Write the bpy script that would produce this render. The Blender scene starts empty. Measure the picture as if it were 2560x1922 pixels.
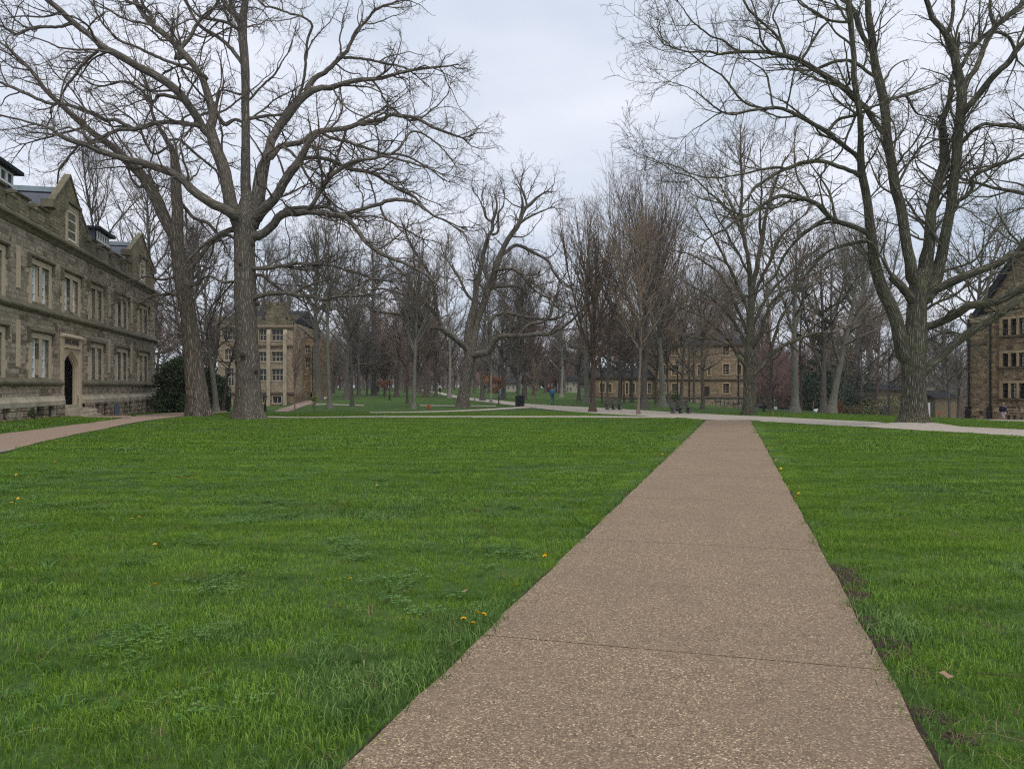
import bpy, bmesh, math, random
import numpy as np
from mathutils import Vector, Matrix

scene = bpy.context.scene
COL = scene.collection
F = 1900.0; CX = 1280.0; HZ = 968.0; CAMZ = 1.6      # photo geometry, pixels of the 2560x1922 photograph

# ------------------------------------------------------------------ camera
cam_d = bpy.data.cameras.new('camera')
cam_d.sensor_width = 36.0
cam_d.lens = 36.0 * F / 2560.0
cam_d.clip_start = 0.05
cam_d.clip_end = 3000.0
cam = bpy.data.objects.new('camera', cam_d)
COL.objects.link(cam)
cam.location = (0, 0, CAMZ)
cam.rotation_euler = (math.radians(90) + math.atan((HZ - 961.0) / F), 0, 0)
scene.camera = cam

# ------------------------------------------------------------------ world: overcast over a nishita sky
SUN_EL, SUN_AZ = math.radians(60), math.radians(156)
world = bpy.data.worlds.new('World'); scene.world = world
world.use_nodes = True
wt = world.node_tree; wt.nodes.clear()
def wn(t, **k):
    n = wt.nodes.new(t)
    for a, v in k.items(): setattr(n, a, v)
    return n
w_out = wn('ShaderNodeOutputWorld'); w_bg = wn('ShaderNodeBackground'); w_bg.inputs['Strength'].default_value = 0.1
sky = wn('ShaderNodeTexSky'); sky.sky_type = 'NISHITA'; sky.sun_disc = False
sky.sun_elevation = SUN_EL; sky.sun_rotation = SUN_AZ
tc = wn('ShaderNodeTexCoord'); sep = wn('ShaderNodeSeparateXYZ')
wt.links.new(tc.outputs['Generated'], sep.inputs[0])
# project the view direction on a flat cloud deck
addz = wn('ShaderNodeMath', operation='MAXIMUM'); addz.inputs[1].default_value = 0.0
wt.links.new(sep.outputs['Z'], addz.inputs[0])
addz2 = wn('ShaderNodeMath', operation='ADD'); addz2.inputs[1].default_value = 0.22
wt.links.new(addz.outputs[0], addz2.inputs[0])
dx = wn('ShaderNodeMath', operation='DIVIDE'); dy = wn('ShaderNodeMath', operation='DIVIDE')
wt.links.new(sep.outputs['X'], dx.inputs[0]); wt.links.new(addz2.outputs[0], dx.inputs[1])
wt.links.new(sep.outputs['Y'], dy.inputs[0]); wt.links.new(addz2.outputs[0], dy.inputs[1])
comb = wn('ShaderNodeCombineXYZ')
wt.links.new(dx.outputs[0], comb.inputs[0]); wt.links.new(dy.outputs[0], comb.inputs[1])
cn = wn('ShaderNodeTexNoise'); cn.inputs['Scale'].default_value = 1.7; cn.inputs['Detail'].default_value = 5
cn.inputs['Roughness'].default_value = 0.42; cn.inputs['Distortion'].default_value = 0.25
wt.links.new(comb.outputs[0], cn.inputs['Vector'])
cr = wn('ShaderNodeValToRGB')
cr.color_ramp.elements[0].position = 0.34; cr.color_ramp.elements[0].color = (5.7, 6.45, 7.7, 1)
cr.color_ramp.elements[1].position = 0.62; cr.color_ramp.elements[1].color = (8.1, 8.4, 9.3, 1)
wt.links.new(cn.outputs['Fac'], cr.inputs[0])
mix = wn('ShaderNodeMixRGB'); mix.inputs[0].default_value = 0.93
wt.links.new(sky.outputs[0], mix.inputs[1]); wt.links.new(cr.outputs[0], mix.inputs[2])
wt.links.new(mix.outputs[0], w_bg.inputs['Color']); wt.links.new(w_bg.outputs[0], w_out.inputs[0])

sun_d = bpy.data.lights.new('sun', 'SUN'); sun_d.energy = 1.5; sun_d.angle = math.radians(40); sun_d.color = (1.0, 0.93, 0.82)
sun = bpy.data.objects.new('sun', sun_d); COL.objects.link(sun)
sun.rotation_euler = (math.radians(30), 0, math.radians(24))

scene.view_settings.view_transform = 'Standard'; scene.view_settings.look = 'None'
scene.view_settings.exposure = 0.18; scene.view_settings.gamma = 1.0; scene.view_settings.use_curve_mapping = False
try:
    scene.cycles.max_bounces = 5; scene.cycles.diffuse_bounces = 3; scene.cycles.glossy_bounces = 2
    scene.cycles.transparent_max_bounces = 4; scene.cycles.use_denoising = False; scene.cycles.filter_width = 1.2
    scene.cycles.caustics_reflective = False; scene.cycles.caustics_refractive = False
except Exception: pass

# ------------------------------------------------------------------ ground height
def sst(a, b, x):
    t = np.clip((np.asarray(x, float) - a) / (b - a), 0, 1)
    return t * t * (3 - 2 * t)
def gz(x, y):
    x = np.asarray(x, float); y = np.asarray(y, float)
    z = -0.0058 * np.clip(y, -50, 45)
    q = x / np.maximum(y, 1.0)
    z = z + 0.0078 * np.clip(y - 45, 0, 210) * (1 - sst(.06, .22, q)) * sst(-.31, -.24, q)
    z = z - 0.55 * (1 - sst(-.31, -.24, q)) * sst(62, 98, y)
    z = z + 0.36 * (1 - sst(-20, -15.5, x)) * (1 - sst(34, 52, y)) * sst(14, 26, y)
    z = z - 1.2 * sst(20, 42, x) * sst(40, 60, y)
    z = z - 0.062 * np.clip(y - 68, 0, 90) * sst(0.22, 0.40, x / np.maximum(y, 1)) 
    # the mound round the right hand oak and the swelling round the left one
    z = z + 0.30 * np.exp(-((x - 17.55) ** 2 + (y - 33.1) ** 2) / 2.6)
    z = z + 0.12 * np.exp(-((x + 15.9) ** 2 + (y - 46.0) ** 2) / 5.0)
    return z
def G(x, y): return float(gz(x, y))
def hit(px, py):
    """the point of the ground seen at a pixel of the photograph"""
    k = (px - CX) / F; m = (HZ - py) / F
    Y = np.concatenate([np.arange(2.0, 60, 0.05), np.arange(60, 600, 0.25)])
    d = CAMZ + m * Y - gz(k * Y, Y)
    i = np.argmax(d < 0) if (d < 0).any() else len(Y) - 1
    return k * Y[i], Y[i]
def at(px, py, Y): return Vector(((px - CX) / F * Y, Y, CAMZ + (HZ - py) / F * Y))

# ------------------------------------------------------------------ scene bookkeeping
def tag(o, label=None, cat=None, group=None, kind=None):
    if label: o['label'] = label
    if cat: o['category'] = cat
    if group: o['group'] = group
    if kind: o['kind'] = kind
    return o
def empty(name, loc=(0, 0, 0), rz=0.0, parent=None):
    o = bpy.data.objects.new(name, None); COL.objects.link(o)
    o.location = loc; o.rotation_euler = (0, 0, rz); o.empty_display_size = 0.3
    if parent: o.parent = parent
    return o
def link(name, me, mat=None, parent=None):
    o = bpy.data.objects.new(name, me); COL.objects.link(o)
    if mat is not None and not me.materials: me.materials.append(mat)
    if parent: o.parent = parent
    return o
def copy_tree(o, parent=None, loc=None, rz=None, sc=None):
    c = o.copy(); COL.objects.link(c)
    if parent: c.parent = parent
    if loc is not None: c.location = loc
    if rz is not None: c.rotation_euler = (0, 0, rz)
    if sc is not None: c.scale = sc
    for ch in list(o.children):
        copy_tree(ch, c)
    return c

def np_mesh(name, V, Fq, smooth=True, attrs=None):
    """V (n,3), Fq list of (m,k) int arrays (faces of k corners)"""
    me = bpy.data.meshes.new(name)
    V = np.ascontiguousarray(V, dtype=np.float32)
    if not isinstance(Fq, (list, tuple)): Fq = [Fq]
    Fq = [np.asarray(f, dtype=np.int32) for f in Fq if len(f)]
    loops = np.concatenate([f.ravel() for f in Fq]); tot = np.concatenate([np.full(len(f), f.shape[1], dtype=np.int32) for f in Fq])
    start = np.concatenate([[0], np.cumsum(tot)[:-1]]).astype(np.int32)
    me.vertices.add(len(V)); me.vertices.foreach_set('co', V.ravel())
    me.loops.add(len(loops)); me.loops.foreach_set('vertex_index', loops)
    me.polygons.add(len(tot)); me.polygons.foreach_set('loop_start', start); me.polygons.foreach_set('loop_total', tot)
    me.polygons.foreach_set('use_smooth', np.full(len(tot), smooth, dtype=bool))
    me.update(calc_edges=True)
    for k, a in (attrs or {}).items():
        a = np.asarray(a, dtype=np.float32)
        if a.ndim == 1:
            at_ = me.attributes.new(k, 'FLOAT', 'POINT'); at_.data.foreach_set('value', a)
        else:
            at_ = me.attributes.new(k, 'FLOAT_VECTOR', 'POINT'); at_.data.foreach_set('vector', a.ravel())
    return me

class MB:
    """collects simple solids and links them as one mesh"""
    def __init__(s): s.v = []; s.f = []
    def add(s, vs, fs):
        n = len(s.v); s.v += [tuple(v) for v in vs]; s.f += [tuple(n + i for i in f) for f in fs]; return s
    def box(s, x0, x1, y0, y1, z0, z1, M=None):
        vs = [(x, y, z) for z in (z0, z1) for y in (y0, y1) for x in (x0, x1)]
        if M is not None: vs = [tuple(M @ Vector(v)) for v in vs]
        return s.add(vs, [(0, 2, 3, 1), (4, 5, 7, 6), (0, 1, 5, 4), (2, 6, 7, 3), (0, 4, 6, 2), (1, 3, 7, 5)])
    def quad(s, a, b, c, d): return s.add([a, b, c, d], [(0, 1, 2, 3)])
    def prism(s, pts, y0, y1):
        """outline in (x,z) pushed from y0 to y1"""
        n = len(pts)
        vs = [(x, y0, z) for x, z in pts] + [(x, y1, z) for x, z in pts]
        fs = [tuple(range(n)), tuple(range(2 * n - 1, n - 1, -1))] + [(i, i + n, (i + 1) % n + n, (i + 1) % n) for i in range(n)]
        return s.add(vs, fs)
    def extrude(s, prof, x0, x1):
        """profile in (y,z) pushed along x"""
        n = len(prof)
        vs = [(x0, y, z) for y, z in prof] + [(x1, y, z) for y, z in prof]
        fs = [tuple(range(n)), tuple(range(2 * n - 1, n - 1, -1))] + [(i, i + n, (i + 1) % n + n, (i + 1) % n) for i in range(n)]
        return s.add(vs, fs)
    def tube(s, pts, rs, n=8, cap=True):
        pts = [Vector(p) for p in pts]
        if not isinstance(rs, (list, tuple)): rs = [rs] * len(pts)
        rings = []; ref = Vector((0.31, 0.52, 0.79))
        for i, p in enumerate(pts):
            t = (pts[min(i + 1, len(pts) - 1)] - pts[max(i - 1, 0)]).normalized()
            if abs(t.dot(ref)) > 0.95: ref = Vector((0.9, -0.3, 0.1))
            a = (ref - t * t.dot(ref)).normalized(); b = t.cross(a)
            rings.append([p + (a * math.cos(q) + b * math.sin(q)) * rs[i] for q in [2 * math.pi * k / n for k in range(n)]])
        vs = [v for r in rings for v in r]; fs = []
        for i in range(len(pts) - 1):
            for k in range(n): fs.append((i * n + k, i * n + (k + 1) % n, (i + 1) * n + (k + 1) % n, (i + 1) * n + k))
        if cap: fs.append(tuple(range(n))[::-1]); fs.append(tuple((len(pts) - 1) * n + k for k in range(n)))
        return s.add(vs, fs)
    def lathe(s, prof, n=12, c=(0, 0)):
        """profile (r,z)"""
        vs = [(c[0] + r * math.cos(2 * math.pi * k / n), c[1] + r * math.sin(2 * math.pi * k / n), z) for r, z in prof for k in range(n)]
        fs = [(i * n + k, i * n + (k + 1) % n, (i + 1) * n + (k + 1) % n, (i + 1) * n + k) for i in range(len(prof) - 1) for k in range(n)]
        fs += [tuple(range(n))[::-1], tuple((len(prof) - 1) * n + k for k in range(n))]
        return s.add(vs, fs)
    def ball(s, c, r, n=8, sc=(1, 1, 1)):
        prof = [(max(0.001, r * math.sin(math.pi * i / n)), -r * math.cos(math.pi * i / n)) for i in range(n + 1)]
        vs = [(c[0] + q * sc[0] * math.cos(2 * math.pi * k / n), c[1] + q * sc[1] * math.sin(2 * math.pi * k / n), c[2] + z * sc[2]) for q, z in prof for k in range(n)]
        fs = [(i * n + k, i * n + (k + 1) % n, (i + 1) * n + (k + 1) % n, (i + 1) * n + k) for i in range(n) for k in range(n)]
        return s.add(vs, fs)
    def build_each(s, name, mat, parent=None, bevel=0.0):
        """every loose piece becomes an object of its own"""
        p = list(range(len(s.v)))
        def root(i):
            while p[i] != i: p[i] = p[p[i]]; i = p[i]
            return i
        for f in s.f:
            for a in f[1:]: p[root(a)] = root(f[0])
        comps = {}
        for f in s.f: comps.setdefault(root(f[0]), []).append(f)
        out = []
        for fs in comps.values():
            used = sorted({i for f in fs for i in f}); ix = {v: k for k, v in enumerate(used)}
            m = type(s)(); m.v = [s.v[i] for i in used]; m.f = [tuple(ix[i] for i in f) for f in fs]; out.append(m.build(name, mat, parent, bevel))
        return out
    def build(s, name, mat, parent=None, bevel=0.0, smooth=False):
        me = bpy.data.meshes.new(name); me.from_pydata(s.v, [], s.f); me.update()
        if smooth: me.polygons.foreach_set('use_smooth', [True] * len(me.polygons))
        o = link(name, me, mat, parent)
        if bevel > 0:
            b = o.modifiers.new('bevel', 'BEVEL'); b.width = bevel; b.segments = 1; b.limit_method = 'ANGLE'
        return o
# ------------------------------------------------------------------ materials
class NT:
    def __init__(s, name, rough=0.9, spec=0.15):
        s.m = bpy.data.materials.new(name); s.m.use_nodes = True; s.t = s.m.node_tree
        s.b = s.t.nodes['Principled BSDF']; s.b.inputs['Roughness'].default_value = rough
        s.b.inputs['Specular IOR Level'].default_value = spec
    def n(s, typ, **k):
        n = s.t.nodes.new(typ)
        for a, v in k.items():
            if a in n.inputs.keys(): 
                n.inputs[a].default_value = v
            else: setattr(n, a, v)
        return n
    def l(s, a, b): s.t.links.new(a, b)
    def coord(s, kind='Object', attr=None, scale=(1, 1, 1), rot=(0, 0, 0)):
        if attr: o = s.n('ShaderNodeAttribute', attribute_name=attr).outputs['Vector']
        elif kind == 'World': o = s.n('ShaderNodeNewGeometry').outputs['Position']
        else: o = s.n('ShaderNodeTexCoord').outputs[kind]
        mp = s.n('ShaderNodeMapping'); mp.inputs['Scale'].default_value = scale; mp.inputs['Rotation'].default_value = rot
        s.l(o, mp.inputs[0]); return mp.outputs[0]
    def noise(s, v, scale, detail=4, rough=0.55, dist=0.0):
        n = s.n('ShaderNodeTexNoise'); n.inputs['Scale'].default_value = scale; n.inputs['Detail'].default_value = detail
        n.inputs['Roughness'].default_value = rough; n.inputs['Distortion'].default_value = dist
        s.l(v, n.inputs['Vector']); return n.outputs['Fac']
    def vor(s, v, scale, feature='F1', out='Distance', rnd=1.0):
        n = s.n('ShaderNodeTexVoronoi', feature=feature); n.inputs['Scale'].default_value = scale
        n.inputs['Randomness'].default_value = rnd
        s.l(v, n.inputs['Vector']); return n.outputs[out]
    def ramp(s, f, stops, interp='LINEAR'):
        r = s.n('ShaderNodeValToRGB'); r.color_ramp.interpolation = interp; e = r.color_ramp.elements
        while len(e) < len(stops): e.new(0.5)
        for i, (p, c) in enumerate(stops):
            e[i].position = p; e[i].color = (c[0], c[1], c[2], 1) if isinstance(c, (tuple, list)) else (c, c, c, 1)
        s.l(f, r.inputs[0]); return r.outputs[0]
    def mix(s, f, a, b, mode='MIX'):
        m = s.n('ShaderNodeMixRGB', blend_type=mode)
        for i, x in ((0, f), (1, a), (2, b)):
            if isinstance(x, (int, float)): m.inputs[i].default_value = x if i == 0 else (x, x, x, 1)
            elif isinstance(x, tuple): m.inputs[i].default_value = (x[0], x[1], x[2], 1)
            else: s.l(x, m.inputs[i])
        return m.outputs[0]
    def math(s, op, a, b=0.0, clamp=False):
        m = s.n('ShaderNodeMath', operation=op, use_clamp=clamp)
        for i, x in ((0, a), (1, b)):
            if isinstance(x, (int, float)): m.inputs[i].default_value = x
            else: s.l(x, m.inputs[i])
        return m.outputs[0]
    def color(s, c):
        if isinstance(c, tuple): s.b.inputs['Base Color'].default_value = (*c, 1)
        else: s.l(c, s.b.inputs['Base Color'])
    def bump(s, h, strength=0.5, dist=0.02):
        b = s.n('ShaderNodeBump'); b.inputs['Strength'].default_value = strength; b.inputs['Distance'].default_value = dist
        s.l(h, b.inputs['Height']); s.l(b.outputs[0], s.b.inputs['Normal'])
MAT = {}
def plain(name, c, rough=0.7, spec=0.3, metal=0.0, var=0.12, scale=6.0):
    """one colour with a little uneven wear"""
    t = NT(name, rough, spec); t.b.inputs['Metallic'].default_value = metal
    v = t.coord('Object'); f = t.noise(v, scale, 4)
    t.color(t.ramp(f, [(0.3, tuple(x * (1 - var) for x in c)), (0.7, tuple(min(1, x * (1 + var)) for x in c))]))
    MAT[name] = t.m; return t.m

def bark(name, dark, mid, light, lich=None, lichamt=0.35, fs=1.0, bump=1.0, worldnoise=True):
    t = NT(name, 0.95, 0.1)
    co = t.coord(attr='bco', scale=(1, 1, 0.13))
    wob = t.n('ShaderNodeTexNoise'); wob.inputs['Scale'].default_value = 5; t.l(co, wob.inputs['Vector'])
    va = t.n('ShaderNodeVectorMath', operation='SCALE'); va.inputs['Scale'].default_value = .09; t.l(wob.outputs['Color'], va.inputs[0])
    vb = t.n('ShaderNodeVectorMath', operation='ADD'); t.l(co, vb.inputs[0]); t.l(va.outputs[0], vb.inputs[1]); cw = vb.outputs[0]
    rid = t.vor(cw, 15 * fs, 'DISTANCE_TO_EDGE'); rid = t.ramp(rid, [(0.0, 0.0), (0.34, 1.0)])
    n1 = t.noise(cw, 26 * fs, 6, 0.7); n2 = t.noise(t.coord(attr='bco', scale=(1, 1, .6)), 1.6, 4)
    h = t.math('MULTIPLY', t.math('ADD', rid, t.math('MULTIPLY', n1, 0.9)), 0.5)
    c = t.ramp(h, [(0.12, dark), (0.42, mid), (0.8, light)])
    c = t.mix(t.ramp(n2, [(0.35, 0.0), (0.65, 0.45)]), c, mid)
    if lich:
        n3 = t.noise(t.coord('World'), 1.7, 6, 0.7)
        n4 = t.noise(t.coord('World'), 14, 3, 0.6)
        f = t.math('MULTIPLY', t.ramp(n3, [(0.45, 0.0), (0.62, 1.0)]), t.ramp(n4, [(0.38, 0.0), (0.6, 1.0)]))
        c = t.mix(t.math('MULTIPLY', f, lichamt), c, lich)
    t.color(c); t.bump(h, bump, 0.045); MAT[name] = t.m; return t.m
bark('bark_oak', (.030, .025, .021), (.150, .130, .108), (.42, .375, .32), lich=(.17, .18, .12), lichamt=.35, bump=1.4)
bark('bark_shaggy', (.026, .021, .018), (.145, .122, .098), (.40, .345, .275), lich=(.15, .16, .10), fs=.7, lichamt=.25, bump=1.5)
bark('bark_mossy', (.018, .016, .013), (.095, .086, .066), (.30, .275, .22), lich=(.17, .19, .10), lichamt=.75, bump=1.5)
bark('bark_smooth', (.13, .125, .105), (.19, .185, .155), (.27, .26, .22), fs=.5, bump=.25, lich=(.13, .15, .11), lichamt=.5)
bark('bark_grey', (.05, .042, .036), (.13, .115, .10), (.23, .21, .185), lich=(.14, .15, .11), lichamt=.3)
bark('bark_brown', (.045, .033, .027), (.12, .088, .070), (.20, .15, .12))
bark('bark_tan', (.13, .10, .075), (.24, .19, .145), (.33, .27, .21), fs=.7, bump=.4)
bark('bark_pale', (.14, .125, .105), (.28, .26, .225), (.42, .40, .36), fs=.6, bump=.4)
def twig(name, a, b, k=1.0):
    a = tuple(v * k for v in a); b = tuple(v * k for v in b)
    t = NT(name, 0.9, 0.1); n = t.noise(t.coord('World'), 0.9, 3)
    t.color(t.ramp(n, [(.35, a), (.65, b)])); MAT[name] = t.m
twig('twig_oak', (.105, .085, .070), (.155, .130, .105))
twig('twig_moss', (.10, .094, .066), (.155, .145, .105))
twig('twig_red', (.115, .085, .072), (.165, .128, .108), 1.45)
twig('twig_brown', (.095, .074, .058), (.15, .118, .092), 1.45)
twig('twig_tan', (.17, .13, .095), (.24, .19, .145), 1.45)
twig('twig_grey', (.085, .077, .066), (.14, .128, .11), 1.45)
twig('twig_burgundy', (.13, .080, .072), (.175, .112, .100), 1.45)

# --- grass blades, clover, soil
def grassmat(name, a, b, c, y):
    t = NT(name, 0.6, 0.25)
    w = t.coord('World')
    at_ = t.n('ShaderNodeAttribute', attribute_name='v').outputs['Fac']
    big = t.noise(w, 0.28, 4, 0.6); mid = t.noise(w, 1.9, 4, 0.6); fine = t.noise(w, 7, 2, 0.6)
    f = t.math('ADD', t.math('MULTIPLY', mid, 0.55), t.math('MULTIPLY', at_, 0.62))
    f = t.math('ADD', f, t.math('MULTIPLY', fine, 0.25))
    base = t.ramp(f, [(.38, a), (.68, b), (.98, c)])
    base = t.mix(t.ramp(big, [(.44, 0.0), (.66, .6)]), base, y)
    str_ = t.noise(t.coord('World', scale=(.35, 2.6, 1)), .8, 4, .6)
    base = t.mix(t.ramp(str_, [(.42, 0.0), (.6, .38)]), base, tuple(v * .62 for v in a))
    t.color(base)
    t.b.inputs['Subsurface Weight'].default_value = 0.0
    tr = t.n('ShaderNodeBsdfTranslucent'); t.l(base, tr.inputs[0])
    ms = t.n('ShaderNodeMixShader'); ms.inputs[0].default_value = 0.28
    out = [n for n in t.t.nodes if n.type == 'OUTPUT_MATERIAL'][0]
    t.l(t.b.outputs[0], ms.inputs[1]); t.l(tr.outputs[0], ms.inputs[2]); t.l(ms.outputs[0], out.inputs[0])
    MAT[name] = t.m
grassmat('grass', (.044, .108, .012), (.125, .262, .026), (.34, .50, .085), (.185, .300, .018))
grassmat('grass_blue', (.050, .112, .022), (.125, .245, .050), (.32, .45, .14), (.110, .225, .034))
grassmat('clover', (.060, .135, .028), (.12, .25, .055), (.22, .37, .11), (.12, .25, .03))
t = NT('ground', 0.95, 0.1); w = t.coord('World')
f = t.noise(w, 3.0, 6, .65); f2 = t.noise(w, .35, 4, .6); f3 = t.noise(w, 22, 4, .7)
c = t.ramp(f3, [(.3, (.026, .052, .014)), (.55, (.052, .105, .026)), (.8, (.088, .160, .038))])
c = t.mix(t.ramp(f, [(.35, 0.0), (.7, .5)]), c, (.062, .118, .026))
c = t.mix(t.ramp(f2, [(.45, 0.0), (.66, .6)]), c, (.090, .148, .028))
f4 = t.noise(w, 55, 3, .7); c = t.mix(t.ramp(f4, [(.5, 0.0), (.72, .55)]), c, (.085, .075, .035))
t.color(c); t.bump(f3, .8, .03); MAT['ground'] = t.m
t = NT('soil', 0.95, 0.1); w = t.coord('World'); f = t.noise(w, 38, 6, .7); f2 = t.noise(w, 9, 4, .6)
t.color(t.mix(t.ramp(f2, [(.4, 0.0), (.6, .7)]), t.ramp(f, [(.3, (.030, .020, .017)), (.7, (.115, .082, .070))]), (.07, .05, .042)))
t.bump(f, 1.0, .03); MAT['soil'] = t.m
# --- exposed aggregate of the walk
t = NT('aggregate', 0.8, 0.25); w = t.coord('World')
v1 = t.n('ShaderNodeTexVoronoi'); v1.inputs['Scale'].default_value = 120; t.l(w, v1.inputs['Vector'])
v2 = t.n('ShaderNodeTexVoronoi'); v2.inputs['Scale'].default_value = 210; t.l(w, v2.inputs['Vector'])
s1 = t.n('ShaderNodeSeparateColor'); t.l(v1.outputs['Color'], s1.inputs[0]); s2 = t.n('ShaderNodeSeparateColor'); t.l(v2.outputs['Color'], s2.inputs[0])
stone = t.ramp(s1.outputs[0], [(0.0, (.045, .031, .022)), (.25, (.135, .090, .058)), (.55, (.265, .182, .112)), (.8, (.38, .272, .165)), (.93, (.62, .47, .28)), (1.0, (.98, .85, .60))])
stone2 = t.ramp(s2.outputs[1], [(0.0, (.055, .040, .031)), (.5, (.24, .168, .110)), (.9, (.42, .31, .20)), (1.0, (.85, .70, .48))])
c = t.mix(.35, stone, stone2)
edge = t.ramp(t.vor(w, 120, 'DISTANCE_TO_EDGE'), [(0.0, 0.0), (.18, 1.0)])
c = t.mix(edge, t.mix(.4, c, (.15, .11, .085)), c)
big = t.noise(w, .9, 5, .6); med = t.noise(w, 5, 4, .6)
c = t.mix(t.ramp(big, [(.38, 0.0), (.66, .42)]), c, (.185, .135, .098))
c = t.mix(t.ramp(med, [(.4, 0.0), (.7, .22)]), c, (.33, .24, .17))
t.color(c); t.bump(edge, .45, .006); MAT['aggregate'] = t.m
t = NT('concrete_far', .9, .15); w = t.coord('World'); f = t.noise(w, 12, 6, .7)
t.color(t.ramp(f, [(.3, (.23, .165, .125)), (.7, (.36, .27, .21))])); MAT['aggregate_far'] = t.m
t = NT('gravel', .95, .1); w = t.coord('World'); f = t.noise(w, 26, 6, .75); f2 = t.noise(w, 1.3, 4, .6)
c = t.ramp(f, [(.3, (.22, .19, .155)), (.5, (.40, .355, .30)), (.72, (.60, .54, .47))])
t.color(t.mix(t.ramp(f2, [(.4, 0.0), (.75, .3)]), c, (.36, .31, .26))); t.bump(f, .6, .02); MAT['gravel'] = t.m
t = NT('brick_path', .9, .15); w = t.coord('World'); f = t.noise(w, 8, 6, .7)
t.color(t.ramp(f, [(.3, (.22, .155, .125)), (.7, (.33, .245, .20))])); MAT['brick_path'] = t.m

# --- coursed rubble masonry: two sizes of block, each block its own tint
def stonework(name, cols, mortar, bw=.62, bh=.19, stain=(.05, .055, .035), stainamt=.35, bump=1.0, big=1.0):
    t = NT(name, .93, .12)
    ob = t.n('ShaderNodeTexCoord').outputs['Object']
    sp = t.n('ShaderNodeSeparateXYZ'); t.l(ob, sp.inputs[0])
    cb = t.n('ShaderNodeCombineXYZ')
    t.l(t.math('ADD', sp.outputs[0], sp.outputs[1]), cb.inputs[0]); t.l(sp.outputs[2], cb.inputs[1])
    wv = t.n('ShaderNodeTexNoise'); wv.inputs['Scale'].default_value = .9; t.l(cb.outputs[0], wv.inputs['Vector'])
    def brick(w, h, off):
        b = t.n('ShaderNodeTexBrick'); b.offset = .37; b.squash = .62; b.squash_frequency = 3; b.offset_frequency = 2
        b.inputs['Color1'].default_value = (0, 0, 0, 1); b.inputs['Color2'].default_value = (1, 1, 1, 1); b.inputs['Mortar'].default_value = (.5, .5, .5, 1)
        b.inputs['Scale'].default_value = 1.0; b.inputs['Brick Width'].default_value = w; b.inputs['Row Height'].default_value = h
        b.inputs['Mortar Size'].default_value = .016; b.inputs['Mortar Smooth'].default_value = .3
        mp = t.n('ShaderNodeMapping'); mp.inputs['Location'].default_value = off; t.l(cb.outputs[0], mp.inputs[0]); t.l(mp.outputs[0], b.inputs['Vector'])
        return b
    b1 = brick(bw, bh, (0, 0, 0)); b2 = brick(bw * 1.15, bh * 2.0, (.31, 0, 0))
    sel = t.ramp(t.noise(cb.outputs[0], 1.15, 1, .4), [(.56, 0.0), (.565, 1.0)])
    val = t.mix(sel, b1.outputs['Color'], b2.outputs['Color']); mort = t.mix(sel, b1.outputs['Fac'], b2.outputs['Fac'])
    col = t.ramp(val, [(i / (len(cols) - 1), c) for i, c in enumerate(cols)])
    n = t.noise(ob, 6, 5, .62); col = t.mix(t.ramp(n, [(.38, .42), (.6, 0.0)]), col, tuple(x * .36 for x in cols[0]))
    col = t.mix(mort, col, mortar)
    n2 = t.noise(ob, .55 * big, 6, .62)
    col = t.mix(t.ramp(n2, [(.48, 0.0), (.68, stainamt)]), col, stain)
    t.color(col)
    h = t.math('SUBTRACT', t.math('ADD', n, t.math('MULTIPLY', val, .25)), t.math('MULTIPLY', mort, .8))
    t.bump(h, bump, .06); MAT[name] = t.m
stonework('stone_grey', [(.20, .165, .115), (.40, .34, .25), (.46, .38, .275), (.56, .48, .36), (.33, .28, .21)], (.30, .26, .20), bw=.85, bh=.22)
stonework('stone_base', [(.20, .16, .11), (.42, .35, .25), (.58, .49, .36), (.24, .20, .145)], (.085, .068, .05), bw=.85, bh=.27, bump=1.6)
stonework('stone_top', [(.19, .17, .105), (.32, .27, .175), (.38, .31, .205), (.24, .205, .14)], (.18, .165, .11), bw=.6, bh=.17, stain=(.045, .055, .026), stainamt=.7)
stonework('stone_yellow', [(.26, .19, .12), (.36, .265, .165), (.31, .22, .145), (.42, .33, .22)], (.20, .155, .11), bw=.95, bh=.33, stain=(.07, .06, .045), stainamt=.4)
stonework('stone_pale', [(.40, .32, .225), (.52, .41, .29), (.47, .335, .245), (.58, .48, .355)], (.36, .30, .22), bw=1.0, bh=.32, stain=(.10, .09, .06), stainamt=.35)
stonework('stone_mixed', [(.13, .085, .055), (.40, .285, .17), (.22, .145, .09), (.50, .38, .225), (.30, .205, .125), (.11, .078, .055)], (.40, .33, .235), bw=.58, bh=.215, stain=(.06, .055, .035), stainamt=.25)
def dressed(name, c, stain, amt=.5):
    t = NT(name, .9, .12); ob = t.coord('Object'); n = t.noise(ob, 1.3, 6, .65); n2 = t.noise(ob, 18, 4, .7)
    col = t.ramp(n2, [(.3, tuple(x * .86 for x in c)), (.7, c)]); col = t.mix(t.ramp(n, [(.42, 0.0), (.68, amt)]), col, stain)
    t.color(col); t.bump(n2, .3, .01); MAT[name] = t.m
dressed('trim', (.60, .505, .365), (.36, .31, .22), .45)
dressed('trim_dark', (.20, .18, .125), (.070, .074, .044), .7)
dressed('trim_plinth', (.52, .46, .35), (.13, .13, .095), .6)
dressed('trim_gold', (.52, .39, .24), (.17, .13, .085), .5)
dressed('trim_pale', (.55, .47, .35), (.20, .165, .12), .5)
dressed('band_dark', (.115, .088, .062), (.055, .045, .035), .6)
dressed('slate', (.13, .145, .175), (.06, .066, .08), .5)
dressed('slate_dark', (.034, .035, .038), (.022, .023, .025), .5)
dressed('lead', (.30, .36, .38), (.15, .18, .19), .5)
dressed('concrete', (.27, .255, .225), (.15, .14, .12), .5)
plain('white_paint', (.82, .84, .82), .5, .3, var=.05)
plain('black_metal', (.012, .012, .013), .45, .4)
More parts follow.
